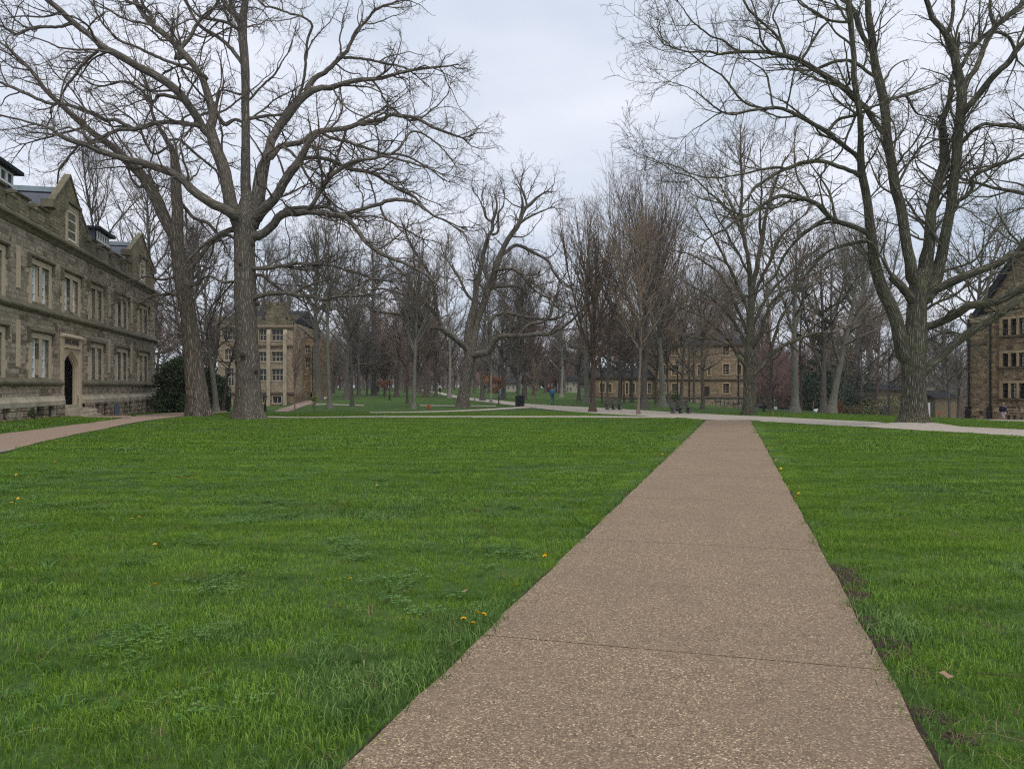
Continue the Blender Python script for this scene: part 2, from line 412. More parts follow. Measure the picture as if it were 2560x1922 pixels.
plain('dark_wood', (.055, .048, .042), .85, .15, var=.3)
plain('glass', (.018, .021, .024), .12, .35, var=.35, scale=.9)
plain('glass_pale', (.42, .46, .45), .15, .6, var=.35, scale=1.2)
plain('interior_dark', (.008, .007, .006), .9, .05)  # near-black base colour that paints in the shade of unlit interiors
plain('door_wood', (.035, .022, .016), .6, .25)
# ------------------------------------------------------------------ ground, walks, lawn
rng = np.random.default_rng(7)
def axis(parts):
    out = [parts[0][0]]
    for a, b, s in parts:
        n = max(1, int(round((b - a) / s))); out += list(np.linspace(a, b, n + 1)[1:])
    return np.array(out)
gx = axis([(-900, -260, 80), (-260, -60, 8), (-60, -24, 1.0), (-24, 24, .5), (24, 60, 1.0), (60, 260, 8), (260, 900, 80)])
gy = axis([(-30, 0, 2), (0, 16, .4), (16, 62, .5), (62, 150, 1.5), (150, 420, 6), (420, 1500, 90)])
GX, GY = np.meshgrid(gx, gy); V = np.stack([GX, GY, gz(GX, GY)], -1).reshape(-1, 3)
ii = np.arange((len(gy) - 1) * len(gx)).reshape(len(gy) - 1, len(gx))[:, :-1].ravel()
Fq = np.stack([ii, ii + 1, ii + 1 + len(gx), ii + len(gx)], 1)
ground = link('ground', np_mesh('ground', V, Fq), MAT['ground']); tag(ground, 'green lawn running from the camera to the far trees', 'ground', kind='structure')

PATHS = []      # world outlines kept clear of grass
def inside(poly, X, Y):
    c = np.zeros(X.shape, bool); n = len(poly)
    for i in range(n):
        x0, y0 = poly[i]; x1, y1 = poly[(i + 1) % n]
        if y0 == y1: continue
        c ^= ((y0 > Y) != (y1 > Y)) & (X < (x1 - x0) * (Y - y0) / (y1 - y0) + x0)
    return c
def strip(name, A, B, mat, off=.02, label=None, step=.6, m=5, world=False, kind='structure', cat='path'):
    """a walk between two edges, each a list of photo pixels (or world points)"""
    if not world: A = [hit(*p) for p in A]; B = [hit(*p) for p in B]
    A = np.array(A, float); B = np.array(B, float)
    L = np.linalg.norm(np.diff(A, axis=0), axis=1); n = int(max(8, min(400, L.sum() / step)))
    def rs(P):
        d = np.concatenate([[0], np.cumsum(np.linalg.norm(np.diff(P, axis=0), axis=1))]); d /= d[-1]
        s = np.linspace(0, 1, n); return np.stack([np.interp(s, d, P[:, 0]), np.interp(s, d, P[:, 1])], 1)
    a, b = rs(A), rs(B); w = np.linspace(0, 1, m)[None, :, None]
    P = a[:, None] * (1 - w) + b[:, None] * w
    V = np.concatenate([P, (gz(P[..., 0], P[..., 1]) + off)[..., None]], -1).reshape(-1, 3)
    i = (np.arange(n - 1)[:, None] * m + np.arange(m - 1)[None]).ravel()
    o = link(name, np_mesh(name, V, np.stack([i, i + m, i + m + 1, i + 1], 1)), mat)
    tag(o, label, cat, kind=kind); PATHS.append([tuple(p) for p in a] + [tuple(p) for p in b[::-1]])
    return o

# the walk in the middle: slabs of exposed aggregate with real joints between them
SWD = Vector((.2942, 1.0)); 
def sw_edge(Y, side): return (-.689 + (Y - 3.224) * .2942) if side == 0 else (1.799 + (Y - 3.224) * .2942)
SW0, SW1 = -3.0, 42.0
js = [SW0] + [y for y in np.arange(4.92 - 3.21 * 2, 41, 3.21)] + [SW1]
V = []; Fc = []
for a, b in zip(js[:-1], js[1:]):
    g = .007
    # joints run square to the walk: the right end lies nearer than the left end
    def P(Y, side, first):
        y = Y - (0.0 if side == 0 else .626) if first not in (SW0, SW1) else Y
        return y
    ya = [a + g, (a - .626 + g) if a != SW0 else a + g]; yb = [b - g, (b - .626 - g) if b != SW1 else b + .9]
    n0 = len(V); N = 14
    for k in range(N):
        f = k / (N - 1)
        for side in (0, 1):
            y = ya[side] * (1 - f) + yb[side] * f; x = sw_edge(y, side)
            x += .008 * math.sin(y * 3.1 + side) + .006 * math.sin(y * 7.7 + side * 2)
            V.append((x, y, G(0, y) + .030))
    for k in range(N - 1):
        i = n0 + 2 * k; Fc.append((i, i + 1, i + 3, i + 2))
    nb = len(V)
    for k in range(N):
        for side in (0, 1):
            x, y, z = V[n0 + 2 * k + side]; V.append((x, y, z - .12))
    for k in range(N - 1):
        i = n0 + 2 * k; j = nb + 2 * k
        Fc.append((i, i + 2, j + 2, j)); Fc.append((i + 1, j + 1, j + 3, i + 3))
    Fc.append((n0, nb, nb + 1, n0 + 1)); e = n0 + 2 * (N - 1); eb = nb + 2 * (N - 1); Fc.append((e, e + 1, eb + 1, eb))
me = bpy.data.meshes.new('sidewalk'); me.from_pydata(V, [], Fc); me.update()
sw = link('sidewalk', me, MAT['aggregate']); tag(sw, 'brown exposed aggregate walk running up from the bottom edge to the gravel path', 'path', kind='structure')
PATHS.append([(sw_edge(y, 0), y) for y in (SW0, SW1)] + [(sw_edge(y, 1), y) for y in (SW1 + .9, SW0)])
strip('path_joint_bed', [(sw_edge(SW0, 0) + .03, SW0), (sw_edge(41.5, 0) + .03, 41.5)], [(sw_edge(SW0, 1) - .03, SW0), (sw_edge(41.5, 1) - .03, 41.5)], MAT['soil'], off=.008, world=True,
      label='dark soil in the joints between the slabs of the aggregate walk', cat='soil')

# the wide gravel path from far left centre to the right edge
far_e = [(1040, 973.5), (1062, 975), (1085, 977), (1129, 987), (1174, 994), (1245, 1001), (1320, 1010), (1400, 1015), (1500, 1020), (1600, 1026), (1700, 1031), (1820, 1038), (1940, 1043), (2080, 1050), (2200, 1056), (2300, 1061), (2420, 1068), (2640, 1079)]
near_e = [(1036, 975), (1060, 977.5), (1083, 981), (1129, 993), (1174, 1001), (1245, 1009), (1320, 1019), (1400, 1027), (1500, 1035), (1600, 1040), (1700, 1045), (1765, 1050), (1877, 1053), (2080, 1064), (2200, 1071), (2300, 1077), (2420, 1083), (2660, 1099)]
strip('gravel_path', far_e, near_e, MAT['gravel'], off=.024, label='wide pale gravel path curving from the far lawn to the right edge', step=.5, m=7)
# narrow cross paths, seen almost edge on
strip('gravel_path', [(640, 1040.5), (900, 1040.5), (1200, 1040.5), (1500, 1040.5), (1690, 1042)], [(640, 1044), (900, 1044), (1200, 1044), (1500, 1044.5), (1690, 1046)], MAT['gravel'], off=.022, label='thin straight gravel path crossing the lawn in front of the central oak')
strip('gravel_path', [(925, 1031), (1010, 1030), (1110, 1027.5), (1200, 1024), (1290, 1018), (1330, 1014)], [(925, 1033), (1010, 1032.5), (1110, 1030.5), (1200, 1027.5), (1300, 1022), (1345, 1019)], MAT['gravel'], off=.028, label='thin diagonal gravel path joining the wide path near the litter bin')
strip('gravel_path', [(1050, 1013), (1240, 1014.5)], [(1050, 1015), (1240, 1016.5)], MAT['gravel'], off=.02, label='faint gravel track behind the central oak')
strip('gravel_path', [(785, 1011), (910, 1013)], [(785, 1013), (910, 1015)], MAT['gravel'], off=.02, label='short gravel track beside the smooth grey trunk')
strip('gravel_path', [(760, 966), (800, 967.5), (822, 971)], [(760, 968), (800, 970), (822, 975)], MAT['gravel'], off=.03, label='far pale walk curving behind the pale stone hall')
strip('gravel_path', [(772, 974), (800, 977), (820, 984), (822, 992)], [(772, 977), (786, 982), (800, 992), (808, 1002)], MAT['gravel'], off=.03, label='pale curved walk between the hall and the double trunk')
strip('gravel_path', [(1740, 1005), (1800, 1010), (1860, 1016)], [(1740, 1008), (1800, 1014), (1860, 1020)], MAT['gravel'], off=.02, label='narrow path in front of the golden stone hall')
strip('gravel_path', [(2320, 1041), (2400, 1044), (2480, 1047), (2700, 1052)], [(2320, 1043), (2400, 1047), (2480, 1052), (2700, 1060)], MAT['gravel'], off=.02, label='narrow gravel walk along the front of the right hand stone hall')
strip('brick_path', [(686, 1029), (712, 1019), (735, 1009), (752, 1003), (775, 1001)], [(716, 1030), (742, 1023), (760, 1015), (775, 1011), (800, 1010)], MAT['brick_path'], off=.022, label='pinkish walk curving up to the pale stone hall')
# the walk beside the left hand hall
strip('aggregate_path', [(-60, 1096), (0, 1086), (84, 1076), (168, 1065), (240, 1056), (290, 1049), (321, 1044), (345, 1038), (420, 1033), (477, 1030), (570, 1027.5)],
      [(-60, 1150), (25, 1128), (105, 1105), (189, 1086), (247, 1076), (300, 1064), (347, 1055), (400, 1048), (440, 1043), (500, 1036), (570, 1031)], MAT['aggregate_far'], off=.02, label='brown aggregate walk running along the left hand stone hall')
strip('aggregate_path', [(186, 1036), (250, 1036), (330, 1039)], [(205, 1045), (250, 1045), (325, 1046)], MAT['aggregate_far'], off=.032, label='short branch of walk leading to the arched door')
strip('concrete_kerb', [(-60, 1142), (-5, 1129), (26, 1126.5)], [(-60, 1148), (-5, 1134), (26, 1129.5)], MAT['concrete'], off=.035, label='pale concrete strip at the near edge of the left walk')

# bare soil by the right edge of the walk
def blob(cx, cy, rx, ry, rot, seed, n=28, rings=5):
    r = np.random.default_rng(seed); V = [(cx, cy, G(cx, cy) + .016)]; ang = np.linspace(0, 2 * math.pi, n, endpoint=False)
    wob = 1 + .22 * np.sin(ang * 2 + r.uniform(0, 6)) + .14 * np.sin(ang * 5 + r.uniform(0, 6)) + .08 * np.sin(ang * 9 + r.uniform(0, 6))
    F_ = []; out = []
    for k in range(1, rings + 1):
        f = k / rings
        for a, w in zip(ang, wob):
            u, v = rx * w * f * math.cos(a), ry * w * f * math.sin(a)
            x = cx + u * math.cos(rot) - v * math.sin(rot); y = cy + u * math.sin(rot) + v * math.cos(rot)
            z = G(x, y) + (.016 * (1 - f * f) + .004 + .007 * r.uniform(-1, 1) * (f < 1))
            V.append((x, y, z)); 
            if k == rings: out.append((x, y))
    for i in range(n): F_.append((0, 1 + i, 1 + (i + 1) % n))
    for k in range(rings - 1):
        for i in range(n):
            a = 1 + k * n; F_.append((a + i, a + n + i, a + n + (i + 1) % n, a + (i + 1) % n))
    return V, F_, out
SOIL = []
soilspec = [(2116, 1442, .15, .38), (2144, 1494, .13, .16), (2176, 1562, .09, .16), (2210, 1610, .20, .11), (2240, 1640, .12, .08), (2330, 1795, .09, .08), (2290, 1690, .07, .06), (2390, 1850, .09, .05)]
for k, (px, py, rx, ry) in enumerate(soilspec):
    x, y = hit(px, py); V, F_, out = blob(x, y, rx, ry, -.28, 40 + k)
    me = bpy.data.meshes.new('soil'); me.from_pydata(V, [], F_); me.update()
    for p in me.polygons: p.use_smooth = True
    o = link('soil', me, MAT['soil']); tag(o, ('bare dark soil patch beside the right edge of the aggregate walk', 'second')[0], 'soil', group='bare soil patches along the walk', kind='structure'); SOIL.append(out)

# the worn edge: a narrow line of soil on both sides of the walk
for side, sgn in ((0, -1), (1, 1)):
    A = [(sw_edge(y, side), y) for y in np.arange(-2, 41.5, .5)]
    B = [(sw_edge(y, side) + sgn * (.022 + .014 * math.sin(y * 2.3) + .010 * math.sin(y * 5.9)), y) for y in np.arange(-2, 41.5, .5)]
    strip('soil_edge', A, B, MAT['soil'], off=.010, world=True, step=.25, m=2, label=('dark worn soil along the left edge of the aggregate walk', 'dark worn soil along the right edge of the aggregate walk')[side], cat='soil')

# ---- tufts
tuft_col = bpy.data.collections.new('tufts')
def tuft(name, n, rad, h0, h1, w, lean, mat, seed):
    r = np.random.default_rng(seed)
    a = r.uniform(0, 2 * np.pi, n); q = rad * np.sqrt(r.uniform(0, 1, n)); bx, by = q * np.cos(a), q * np.sin(a)
    H = r.uniform(h0, h1, n); d = r.uniform(0, 2 * np.pi, n); le = np.abs(r.normal(0, lean, n)) * H + .15 * H
    az = r.uniform(0, np.pi, n); wx, wy = np.cos(az) * w, np.sin(az) * w
    ww = r.uniform(.6, 1.3, n)
    V = np.zeros((n, 5, 3))
    for j, (f, wf) in enumerate(((0, 1.0), (.6, .75))):
        cx = bx + np.cos(d) * le * f * f; cy = by + np.sin(d) * le * f * f; cz = H * f * (1 - .2 * f) - .012 * (f == 0)
        V[:, 2 * j, 0] = cx - wx * wf * ww; V[:, 2 * j, 1] = cy - wy * wf * ww; V[:, 2 * j, 2] = cz
        V[:, 2 * j + 1, 0] = cx + wx * wf * ww; V[:, 2 * j + 1, 1] = cy + wy * wf * ww; V[:, 2 * j + 1, 2] = cz
    V[:, 4, 0] = bx + np.cos(d) * le; V[:, 4, 1] = by + np.sin(d) * le; V[:, 4, 2] = H * .86 * np.clip(1 - .25 * le / H, .3, 1)
    i = np.arange(n) * 5
    q4 = np.stack([i, i + 1, i + 3, i + 2], 1); t3 = np.stack([i + 2, i + 3, i + 4], 1)
    me = np_mesh(name, V.reshape(-1, 3), [q4, t3], smooth=False, attrs={'v': np.repeat(r.uniform(0, 1, n), 5)})
    me.materials.append(mat); return me
def clover_tuft(name, n, rad, h, leaf, mat, seed):
    r = np.random.default_rng(seed); V = []; Fc = []; at_ = []
    for k in range(n):
        a = r.uniform(0, 6.283); q = rad * math.sqrt(r.uniform()); x, y = q * math.cos(a), q * math.sin(a); z = h * r.uniform(.55, 1.1); s = leaf * r.uniform(.7, 1.25); a0 = r.uniform(0, 6.283); tint = r.uniform()
        for j in range(3):
            b = a0 + j * 2.094; c, s_ = math.cos(b), math.sin(b); n0 = len(V); tl = r.uniform(-.25, .25)
            for u, v in ((0, 0), (.6, .42), (1, .34), (.93, 0), (1, -.34), (.6, -.42)):
                V.append((x + s * (u * c - v * s_), y + s * (u * s_ + v * c), z + s * (.2 * u + tl * v))); at_.append(tint)
            Fc.append((n0, n0 + 1, n0 + 2, n0 + 3)); Fc.append((n0, n0 + 3, n0 + 4, n0 + 5))
    me = np_mesh(name, np.array(V), [np.array(Fc)], smooth=False, attrs={'v': np.array(at_)}); me.materials.append(mat); return me
def scatter(name, meshes, P, rz, sc, idx, label, cat, tilt=None):
    cl = bpy.data.collections.new(name + '_kinds')
    for k, m_ in enumerate(meshes):
        o = bpy.data.objects.new('%s_tuft_%02d' % (name, k), m_); cl.objects.link(o)
    n = len(P); rot = np.zeros((n, 3)); rot[:, 2] = rz
    if tilt is not None: rot[:, 0] = tilt
    me = bpy.data.meshes.new(name); me.vertices.add(n); me.vertices.foreach_set('co', np.asarray(P, np.float32).ravel())
    for k, typ, arr, f in (('rot', 'FLOAT_VECTOR', rot, 'vector'), ('sc', 'FLOAT', sc, 'value'), ('idx', 'INT', idx, 'value')):
        a = me.attributes.new(k, typ, 'POINT'); a.data.foreach_set(f, np.asarray(arr, np.int32 if typ == 'INT' else np.float32).ravel())
    o = link(name, me)
    ng = bpy.data.node_groups.new(name, 'GeometryNodeTree')
    ng.interface.new_socket('Geometry', in_out='INPUT', socket_type='NodeSocketGeometry'); ng.interface.new_socket('Geometry', in_out='OUTPUT', socket_type='NodeSocketGeometry')
    gi = ng.nodes.new('NodeGroupInput'); go = ng.nodes.new('NodeGroupOutput')
    ci = ng.nodes.new('GeometryNodeCollectionInfo'); ci.inputs['Collection'].default_value = cl; ci.inputs['Separate Children'].default_value = True; ci.inputs['Reset Children'].default_value = True
    ip = ng.nodes.new('GeometryNodeInstanceOnPoints'); ip.inputs['Pick Instance'].default_value = True
    def na(k, typ):
        a = ng.nodes.new('GeometryNodeInputNamedAttribute'); a.data_type = typ; a.inputs['Name'].default_value = k; return a.outputs[0]
    L = ng.links.new
    L(gi.outputs[0], ip.inputs['Points']); L(ci.outputs[0], ip.inputs['Instance']); L(na('idx', 'INT'), ip.inputs['Instance Index'])
    L(na('rot', 'FLOAT_VECTOR'), ip.inputs['Rotation']); L(na('sc', 'FLOAT'), ip.inputs['Scale']); L(ip.outputs[0], go.inputs[0])
    md = o.modifiers.new('scatter', 'NODES'); md.node_group = ng
    return tag(o, label, cat, kind='stuff')

def vnoise(x, y, seed, s):
    """smooth value noise for masks"""
    r = np.random.default_rng(seed).uniform(0, 1, (64, 64)); u, v = x / s + 200, y / s + 200
    i, j = np.floor(u).astype(int), np.floor(v).astype(int); fu, fv = u - i, v - j; fu = fu * fu * (3 - 2 * fu); fv = fv * fv * (3 - 2 * fv)
    g = lambda a, b: r[a % 64, b % 64]
    return (g(i, j) * (1 - fu) + g(i + 1, j) * fu) * (1 - fv) + (g(i, j + 1) * (1 - fu) + g(i + 1, j + 1) * fu) * fv
def band(y0, y1, dens, half=.72):
    """jittered points over the part of the lawn between two depths"""
    n = int(dens * half * (y1 * y1 - y0 * y0)); Y = np.sqrt(rng.uniform(y0 * y0, y1 * y1, n)); X = rng.uniform(-half, half, n) * Y
    return X, Y
def clear(X, Y, soil=.85, rad=0.0):
    k = np.ones(X.shape, bool)
    for p in PATHS:
        q = np.array(p); 
        if q[:, 1].min() > Y.max() + 1: continue
        for ox, oy in ((0, 0), (rad, 0), (-rad, 0), (0, rad), (0, -rad))[:5 if rad else 1]: k &= ~inside(p, X + ox, Y + oy)
    for p in SOIL: k &= ~(inside(p, X, Y) & (rng.uniform(size=X.shape) < .86))
    k &= ~((X < -19.5 - .2377 * (Y - 31.9) - 1.75) & (Y > 10))
    return k
TN = 5
near = [tuft('near%d' % i, 24, .075, .022, .060, .0017, .55, MAT['grass'], i) for i in range(TN)] + [tuft('nearb%d' % i, 22, .075, .030, .080, .0018, .5, MAT['grass_blue'], 30 + i) for i in range(2)]
midt = [tuft('mid%d' % i, 40, .13, .022, .060, .0030, .55, MAT['grass'], 10 + i) for i in range(TN)] + [tuft('midb%d' % i, 36, .13, .028, .075, .0032, .5, MAT['grass_blue'], 50 + i) for i in range(2)]
fart = [tuft('far%d' % i, 60, .26, .022, .062, .0065, .5, MAT['grass'], 20 + i) for i in range(TN)] + [tuft('farb%d' % i, 60, .26, .028, .07, .0065, .5, MAT['grass_blue'], 70 + i) for i in range(2)]
def lawn(name, kinds, y0, y1, dens, label, s0=.75, s1=1.3, rad=0.0, XY_=None):
    X, Y = band(y0, y1, dens) if XY_ is None else XY_; k = clear(X, Y, rad=rad); X, Y = X[k], Y[k]
    edge = np.minimum(np.abs(X - (-.689 + (Y - 3.224) * .2942)), np.abs(X - (1.799 + (Y - 3.224) * .2942)))
    blue = (vnoise(X, Y, 5, 1.6) * .6 + vnoise(X, Y, 6, .5) * .4 + np.clip(.55 - edge, 0, 1) * .55) > .74
    idx = np.where(blue, rng.integers(TN, TN + 2, len(X)), rng.integers(0, TN, len(X)))
    hgt = .72 + .6 * vnoise(X, Y, 8, .9) + .35 * np.clip(.45 - edge, 0, 1) / .45
    sc = rng.uniform(s0, s1, len(X)) * hgt
    # thin where the turf is worn
    worn = (vnoise(X, Y, 15, .8) * .5 + vnoise(X, Y, 16, .3) * .5) < .26
    keep = ~(worn & (rng.uniform(size=len(X)) < .38)); X, Y, idx, sc = X[keep], Y[keep], idx[keep], sc[keep]
    P = np.stack([X, Y, gz(X, Y)], 1)
    return scatter(name, kinds, P, rng.uniform(0, 6.283, len(X)), sc, idx, label, 'grass')
lawn('grass', near, 2.4, 9.5, 250, 'close cropped grass blades of the nearest lawn')
lawn('grass', midt, 9.5, 20, 62, 'mown grass in the middle of the lawn', rad=.10)
lawn('grass', fart, 20, 54, 17, 'mown grass of the far lawn before the big oaks', 1.0, 1.6, rad=.24)
n_ = 15000; ye = rng.uniform(9, 41.8, n_); sd = rng.integers(0, 2, n_); xe = np.where(sd == 0, -.689 - rng.uniform(.085, .40, n_), 1.799 + rng.uniform(.085, .40, n_)) + (ye - 3.224) * .2942
lawn('grass', near, 9, 42, 0, 'longer grass fringing both edges of the aggregate walk', .8, 1.4, XY_=(xe, ye))
# clover and broad leaved weeds, mostly on the left
X, Y = band(2.6, 16, 120); k = clear(X, Y) & (vnoise(X, Y, 21, .8) * .5 + vnoise(X, Y, 22, .22) * .5 + np.clip((-X / Y) * .25, -.15, .10) > .74); X, Y = X[k], Y[k]
ck = [clover_tuft('clover%d' % i, 13, .085, .042, .013, MAT['clover'], 60 + i) for i in range(4)]
scatter('clover', ck, np.stack([X, Y, gz(X, Y)], 1), rng.uniform(0, 6.283, len(X)), rng.uniform(.7, 1.3, len(X)), rng.integers(0, 4, len(X)), 'patches of clover and broad leaved weeds in the lawn', 'clover')
X, Y = band(3.5, 13, 7); k = clear(X, Y) & (vnoise(X, Y, 25, 2.1) + np.clip(-X / Y * .5, -.3, .2) > .55); X, Y = X[k], Y[k]
wk = [tuft('weed%d' % i, 16, .02, .06, .12, .0042, 1.1, MAT['clover'], 90 + i) for i in range(3)]
scatter('weeds', wk, np.stack([X, Y, gz(X, Y)], 1), rng.uniform(0, 6.283, len(X)), rng.uniform(.6, 1.2, len(X)), rng.integers(0, 3, len(X)), 'coarse grass and weed clumps standing out of the lawn', 'weeds')

# straw and dead blades lying in the bare patches and thinly through the turf
deadm = NT('dead_blade', .8, .15); deadm.color(deadm.ramp(deadm.n('ShaderNodeAttribute', attribute_name='v').outputs['Fac'], [(0, (.10, .065, .045)), (1, (.38, .29, .17))])); MAT['dead_blade'] = deadm.m
P_ = []
for p in SOIL:
    q = np.array(p); c = q.mean(0)
    for _ in range(7):
        i = rng.integers(len(q)); f = rng.uniform(0, 1.15); x, y = c + (q[i] - c) * f; 
        if not inside(PATHS[0], np.array([x]), np.array([y]))[0]: P_.append((x, y))
X, Y = band(2.6, 12, 9); k = clear(X, Y); P_ += list(zip(X[k], Y[k])); P_ = np.array(P_)
dk = [tuft('dead%d' % i, 9, .05, .03, .09, .0013, 2.6, MAT['dead_blade'], 200 + i) for i in range(3)]
scatter('dead_grass', dk, np.stack([P_[:, 0], P_[:, 1], gz(P_[:, 0], P_[:, 1]) + .006], 1), rng.uniform(0, 6.283, len(P_)), rng.uniform(.6, 1.2, len(P_)), rng.integers(0, 3, len(P_)), 'dead straw coloured blades in the bare patches and turf', 'dead grass')
# ------------------------------------------------------------------ masonry helpers. A hall's own axes: x along the front, y into the building, z up
def wall_sheet(mb, x0, x1, z0, z1, holes, depth=.4, y=0.0):
    """a front with real openings and their reveals"""
    xs = sorted({x0, x1} | {h[0] for h in holes} | {h[1] for h in holes}); zs = sorted({z0, z1} | {h[2] for h in holes} | {h[3] for h in holes})
    xs = [v for v in xs if x0 <= v <= x1]; zs = [v for v in zs if z0 <= v <= z1]
    for a, b in zip(xs[:-1], xs[1:]):
        for c, d in zip(zs[:-1], zs[1:]):
            mx, mz = (a + b) / 2, (c + d) / 2
            if any(h[0] < mx < h[1] and h[2] < mz < h[3] for h in holes): continue
            mb.quad((a, y, c), (b, y, c), (b, y, d), (a, y, d))
    for a, b, c, d in holes:
        mb.quad((a, y, c), (a, y + depth, c), (a, y + depth, d), (a, y, d)); mb.quad((b, y, c), (b, y, d), (b, y + depth, d), (b, y + depth, c))
        mb.quad((a, y, c), (b, y, c), (b, y + depth, c), (a, y + depth, c)); mb.quad((a, y, d), (a, y + depth, d), (b, y + depth, d), (b, y, d))
def window(parent, x0, x1, z0, z1, depth, frame, glass, nx=2, nz=3, bar=.03, fr=.06, name='window', sash=False, y=0.0):
    f = MB(); yy = y + depth - .10
    f.box(x0, x0 + fr, yy, yy + .06, z0, z1).box(x1 - fr, x1, yy, yy + .06, z0, z1).box(x0 + fr, x1 - fr, yy, yy + .06, z0, z0 + fr).box(x0 + fr, x1 - fr, yy, yy + .06, z1 - fr, z1)
    for i in range(1, nx):
        x = x0 + (x1 - x0) * i / nx; f.box(x - bar / 2, x + bar / 2, yy + .012, yy + .05, z0 + fr, z1 - fr)
    for i in range(1, nz):
        z = z0 + (z1 - z0) * i / nz; w = bar * (1.9 if sash and i == nz // 2 else 1)
        f.box(x0 + fr, x1 - fr, yy + .005, yy + .053, z - w / 2, z + w / 2)
    o = f.build(name, frame, parent)
    g = MB(); g.box(x0 + .01, x1 - .01, yy + .058, yy + .075, z0 + .01, z1 - .01); g.build('pane', glass, o)
    return o
def door_arch(cx, hw, z0, zs, rise=.85, n=10):
    """outline of a low pointed arch opening"""
    pts = [(cx - hw, z0), (cx - hw, zs)] + [(cx - hw + hw * (k / n) ** 1.6, zs + rise * (k / n) ** .88) for k in range(1, n)] + [(cx, zs + rise)]
    return pts + [(2 * cx - x, z) for x, z in pts[::-1][1:]]

# ================================================================== the left hand hall
LH0 = Vector((-28.17, 60.0, 0)); ld = Vector((-.2313, .9729, 0))
# local x runs from the far corner towards the camera, local y into the building
left_hall = empty('stone_hall', (LH0.x, LH0.y, 0), math.atan2(-.9729, .2313)); tag(left_hall, 'grey stone hall with battlemented parapet, gables and pointed arch door on the far left', 'building')
def S(px): k = (px - CX) / F; return (60 * k + 28.17) / (.2313 + .9729 * k)
def Z(px, py): s = S(px); return CAMZ + (HZ - py) / F * (60 - .9729 * s)
# rz maps local x -> (.2313,-.9729); local y -> (.9729,.2313) which points to the lawn, so depth is negative y
_MB = MB
class LB(MB):
    """mirrors depth so that y grows into the hall"""
    def build(s, name, mat, parent=None, bevel=0.0, smooth=False):
        s.v = [(x, -y, z) for x, y, z in s.v]; s.f = [tuple(reversed(f)) for f in s.f]
        return _MB.build(s, name, mat, parent, bevel, smooth)

def lwin(*a, **k):
    global MB
    old = MB; MB = LB
    try: return window(*a, **k)
    finally: MB = old
zc = 8.99; zs2 = 5.22; zs1 = 1.79; zpl = 1.12; LEN = 46.0
winx = [(25.9, 22.84), (21.5, 18.4), (17.1, 14.04), (11.55, 8.35), (5.8, 2.42), (31.4, 28.35), (36.4, 33.4), (41.6, 38.5)]
up_z = (5.62, 7.34); lo_z = (2.06, 3.90)
holes = []; groups = []
for i, (b, a) in enumerate(winx):
    w = b - a; lt = [(a + .42, a + w / 2 - .17), (a + w / 2 + .17, b - .42)]
    for zz in (up_z, lo_z):
        if i == 1 and zz is lo_z: continue
        groups.append((a, b, zz, lt)); holes += [(x0, x1, zz[0], zz[1]) for x0, x1 in lt]
base_h = []
for (p0, p1) in ((79, 98), (108.5, 125), (-8, 10), (229, 240.5), (249, 259), (302, 309), (314, 320), (347, 352.5), (358.5, 364)):
    s1, s0 = S(p0), S(p1); base_h.append((s0, s1))
base_h += [(30.4, 31.9), (36, 37.2), (38, 39.2)]
DS0, DS1 = 18.35, 21.55   # the portal bay
w_ = LB()
wall_sheet(w_, 0, DS0 + .05, zs1, zc, [h for h in holes if h[1] < DS0], .42); wall_sheet(w_, DS1 - .05, LEN, zs1, zc, [h for h in holes if h[0] > DS1], .42)
wall_sheet(w_, DS0 + .05, DS1 - .05, 4.15, zc, [h for h in holes if DS0 < h[0] and h[1] < DS1], .42)
w_.quad((0, 0, -1), (0, 14, -1), (0, 14, zc), (0, 0, zc))
w_.quad((LEN, 0, -1), (LEN, 0, zc), (LEN, 14, zc), (LEN, 14, -1)); w_.quad((0, 14, -1), (LEN, 14, -1), (LEN, 14, zc), (0, 14, zc))
w_.build('wall', MAT['stone_grey'], left_hall)
for (x0, x1) in ((-.16, DS0), (DS1, LEN)):
    b_ = LB()
    hs = [(a, b, .10 if a > 22 else -.15, .78 if a > 22 else .62) for a, b in base_h if x0 < a < x1]
    wall_sheet(b_, x0, x1, -1.2, zpl - .22, hs, .45, y=-.22)
    if x0 < 0: b_.quad((-.16, -.22, -1.2), (-.16, 14, -1.2), (-.16, 14, zpl - .2), (-.16, -.22, zpl - .2))
    b_.build('basement_wall', MAT['stone_base'], left_hall)
m_ = LB()
for (x0, x1) in ((0, DS0), (DS1, LEN)): wall_sheet(m_, x0, x1, zpl + .02, zs1, [], y=-.05)
m_.quad((0, -.05, zpl), (0, 14, zpl), (0, 14, zs1), (0, -.05, zs1)); m_.build('middle_wall', MAT['stone_grey'], left_hall)
d_ = LB()
for (a, b) in base_h: d_.box(a + .02, b - .02, .24, .3, -.3, .9)
d_.build_each('basement_opening', MAT['interior_dark'], left_hall)  # solid black panels, the shade inside the openings put into their colour
p_ = LB()
for (x0, x1) in ((-.16, DS0), (DS1, LEN)): p_.extrude([(-.24, zpl - .42), (-.24, zpl - .2), (-.06, zpl + .05), (.05, zpl + .05), (.05, zpl - .42)], x0, x1)
p_.build('sloping_plinth', MAT['trim_plinth'], left_hall)
def course(name, z, prof, mat, x0=-.12, x1=LEN, parts=None):
    c = LB()
    for a, b in (parts or [(x0, x1)]): c.extrude([(-y, z + dz) for y, dz in prof], a, b)
    return c.build(name, mat, left_hall)
course('string_course', zs1, [(-.02, -.14), (.10, -.14), (.20, -.03), (.20, .06), (.02, .22), (-.02, .22)], MAT['trim_dark'], parts=[(-.18, DS0), (DS1, LEN)])
course('string_course', zs2, [(-.02, -.13), (.10, -.13), (.20, -.03), (.20, .05), (.02, .26), (-.02, .26)], MAT['trim_dark'])
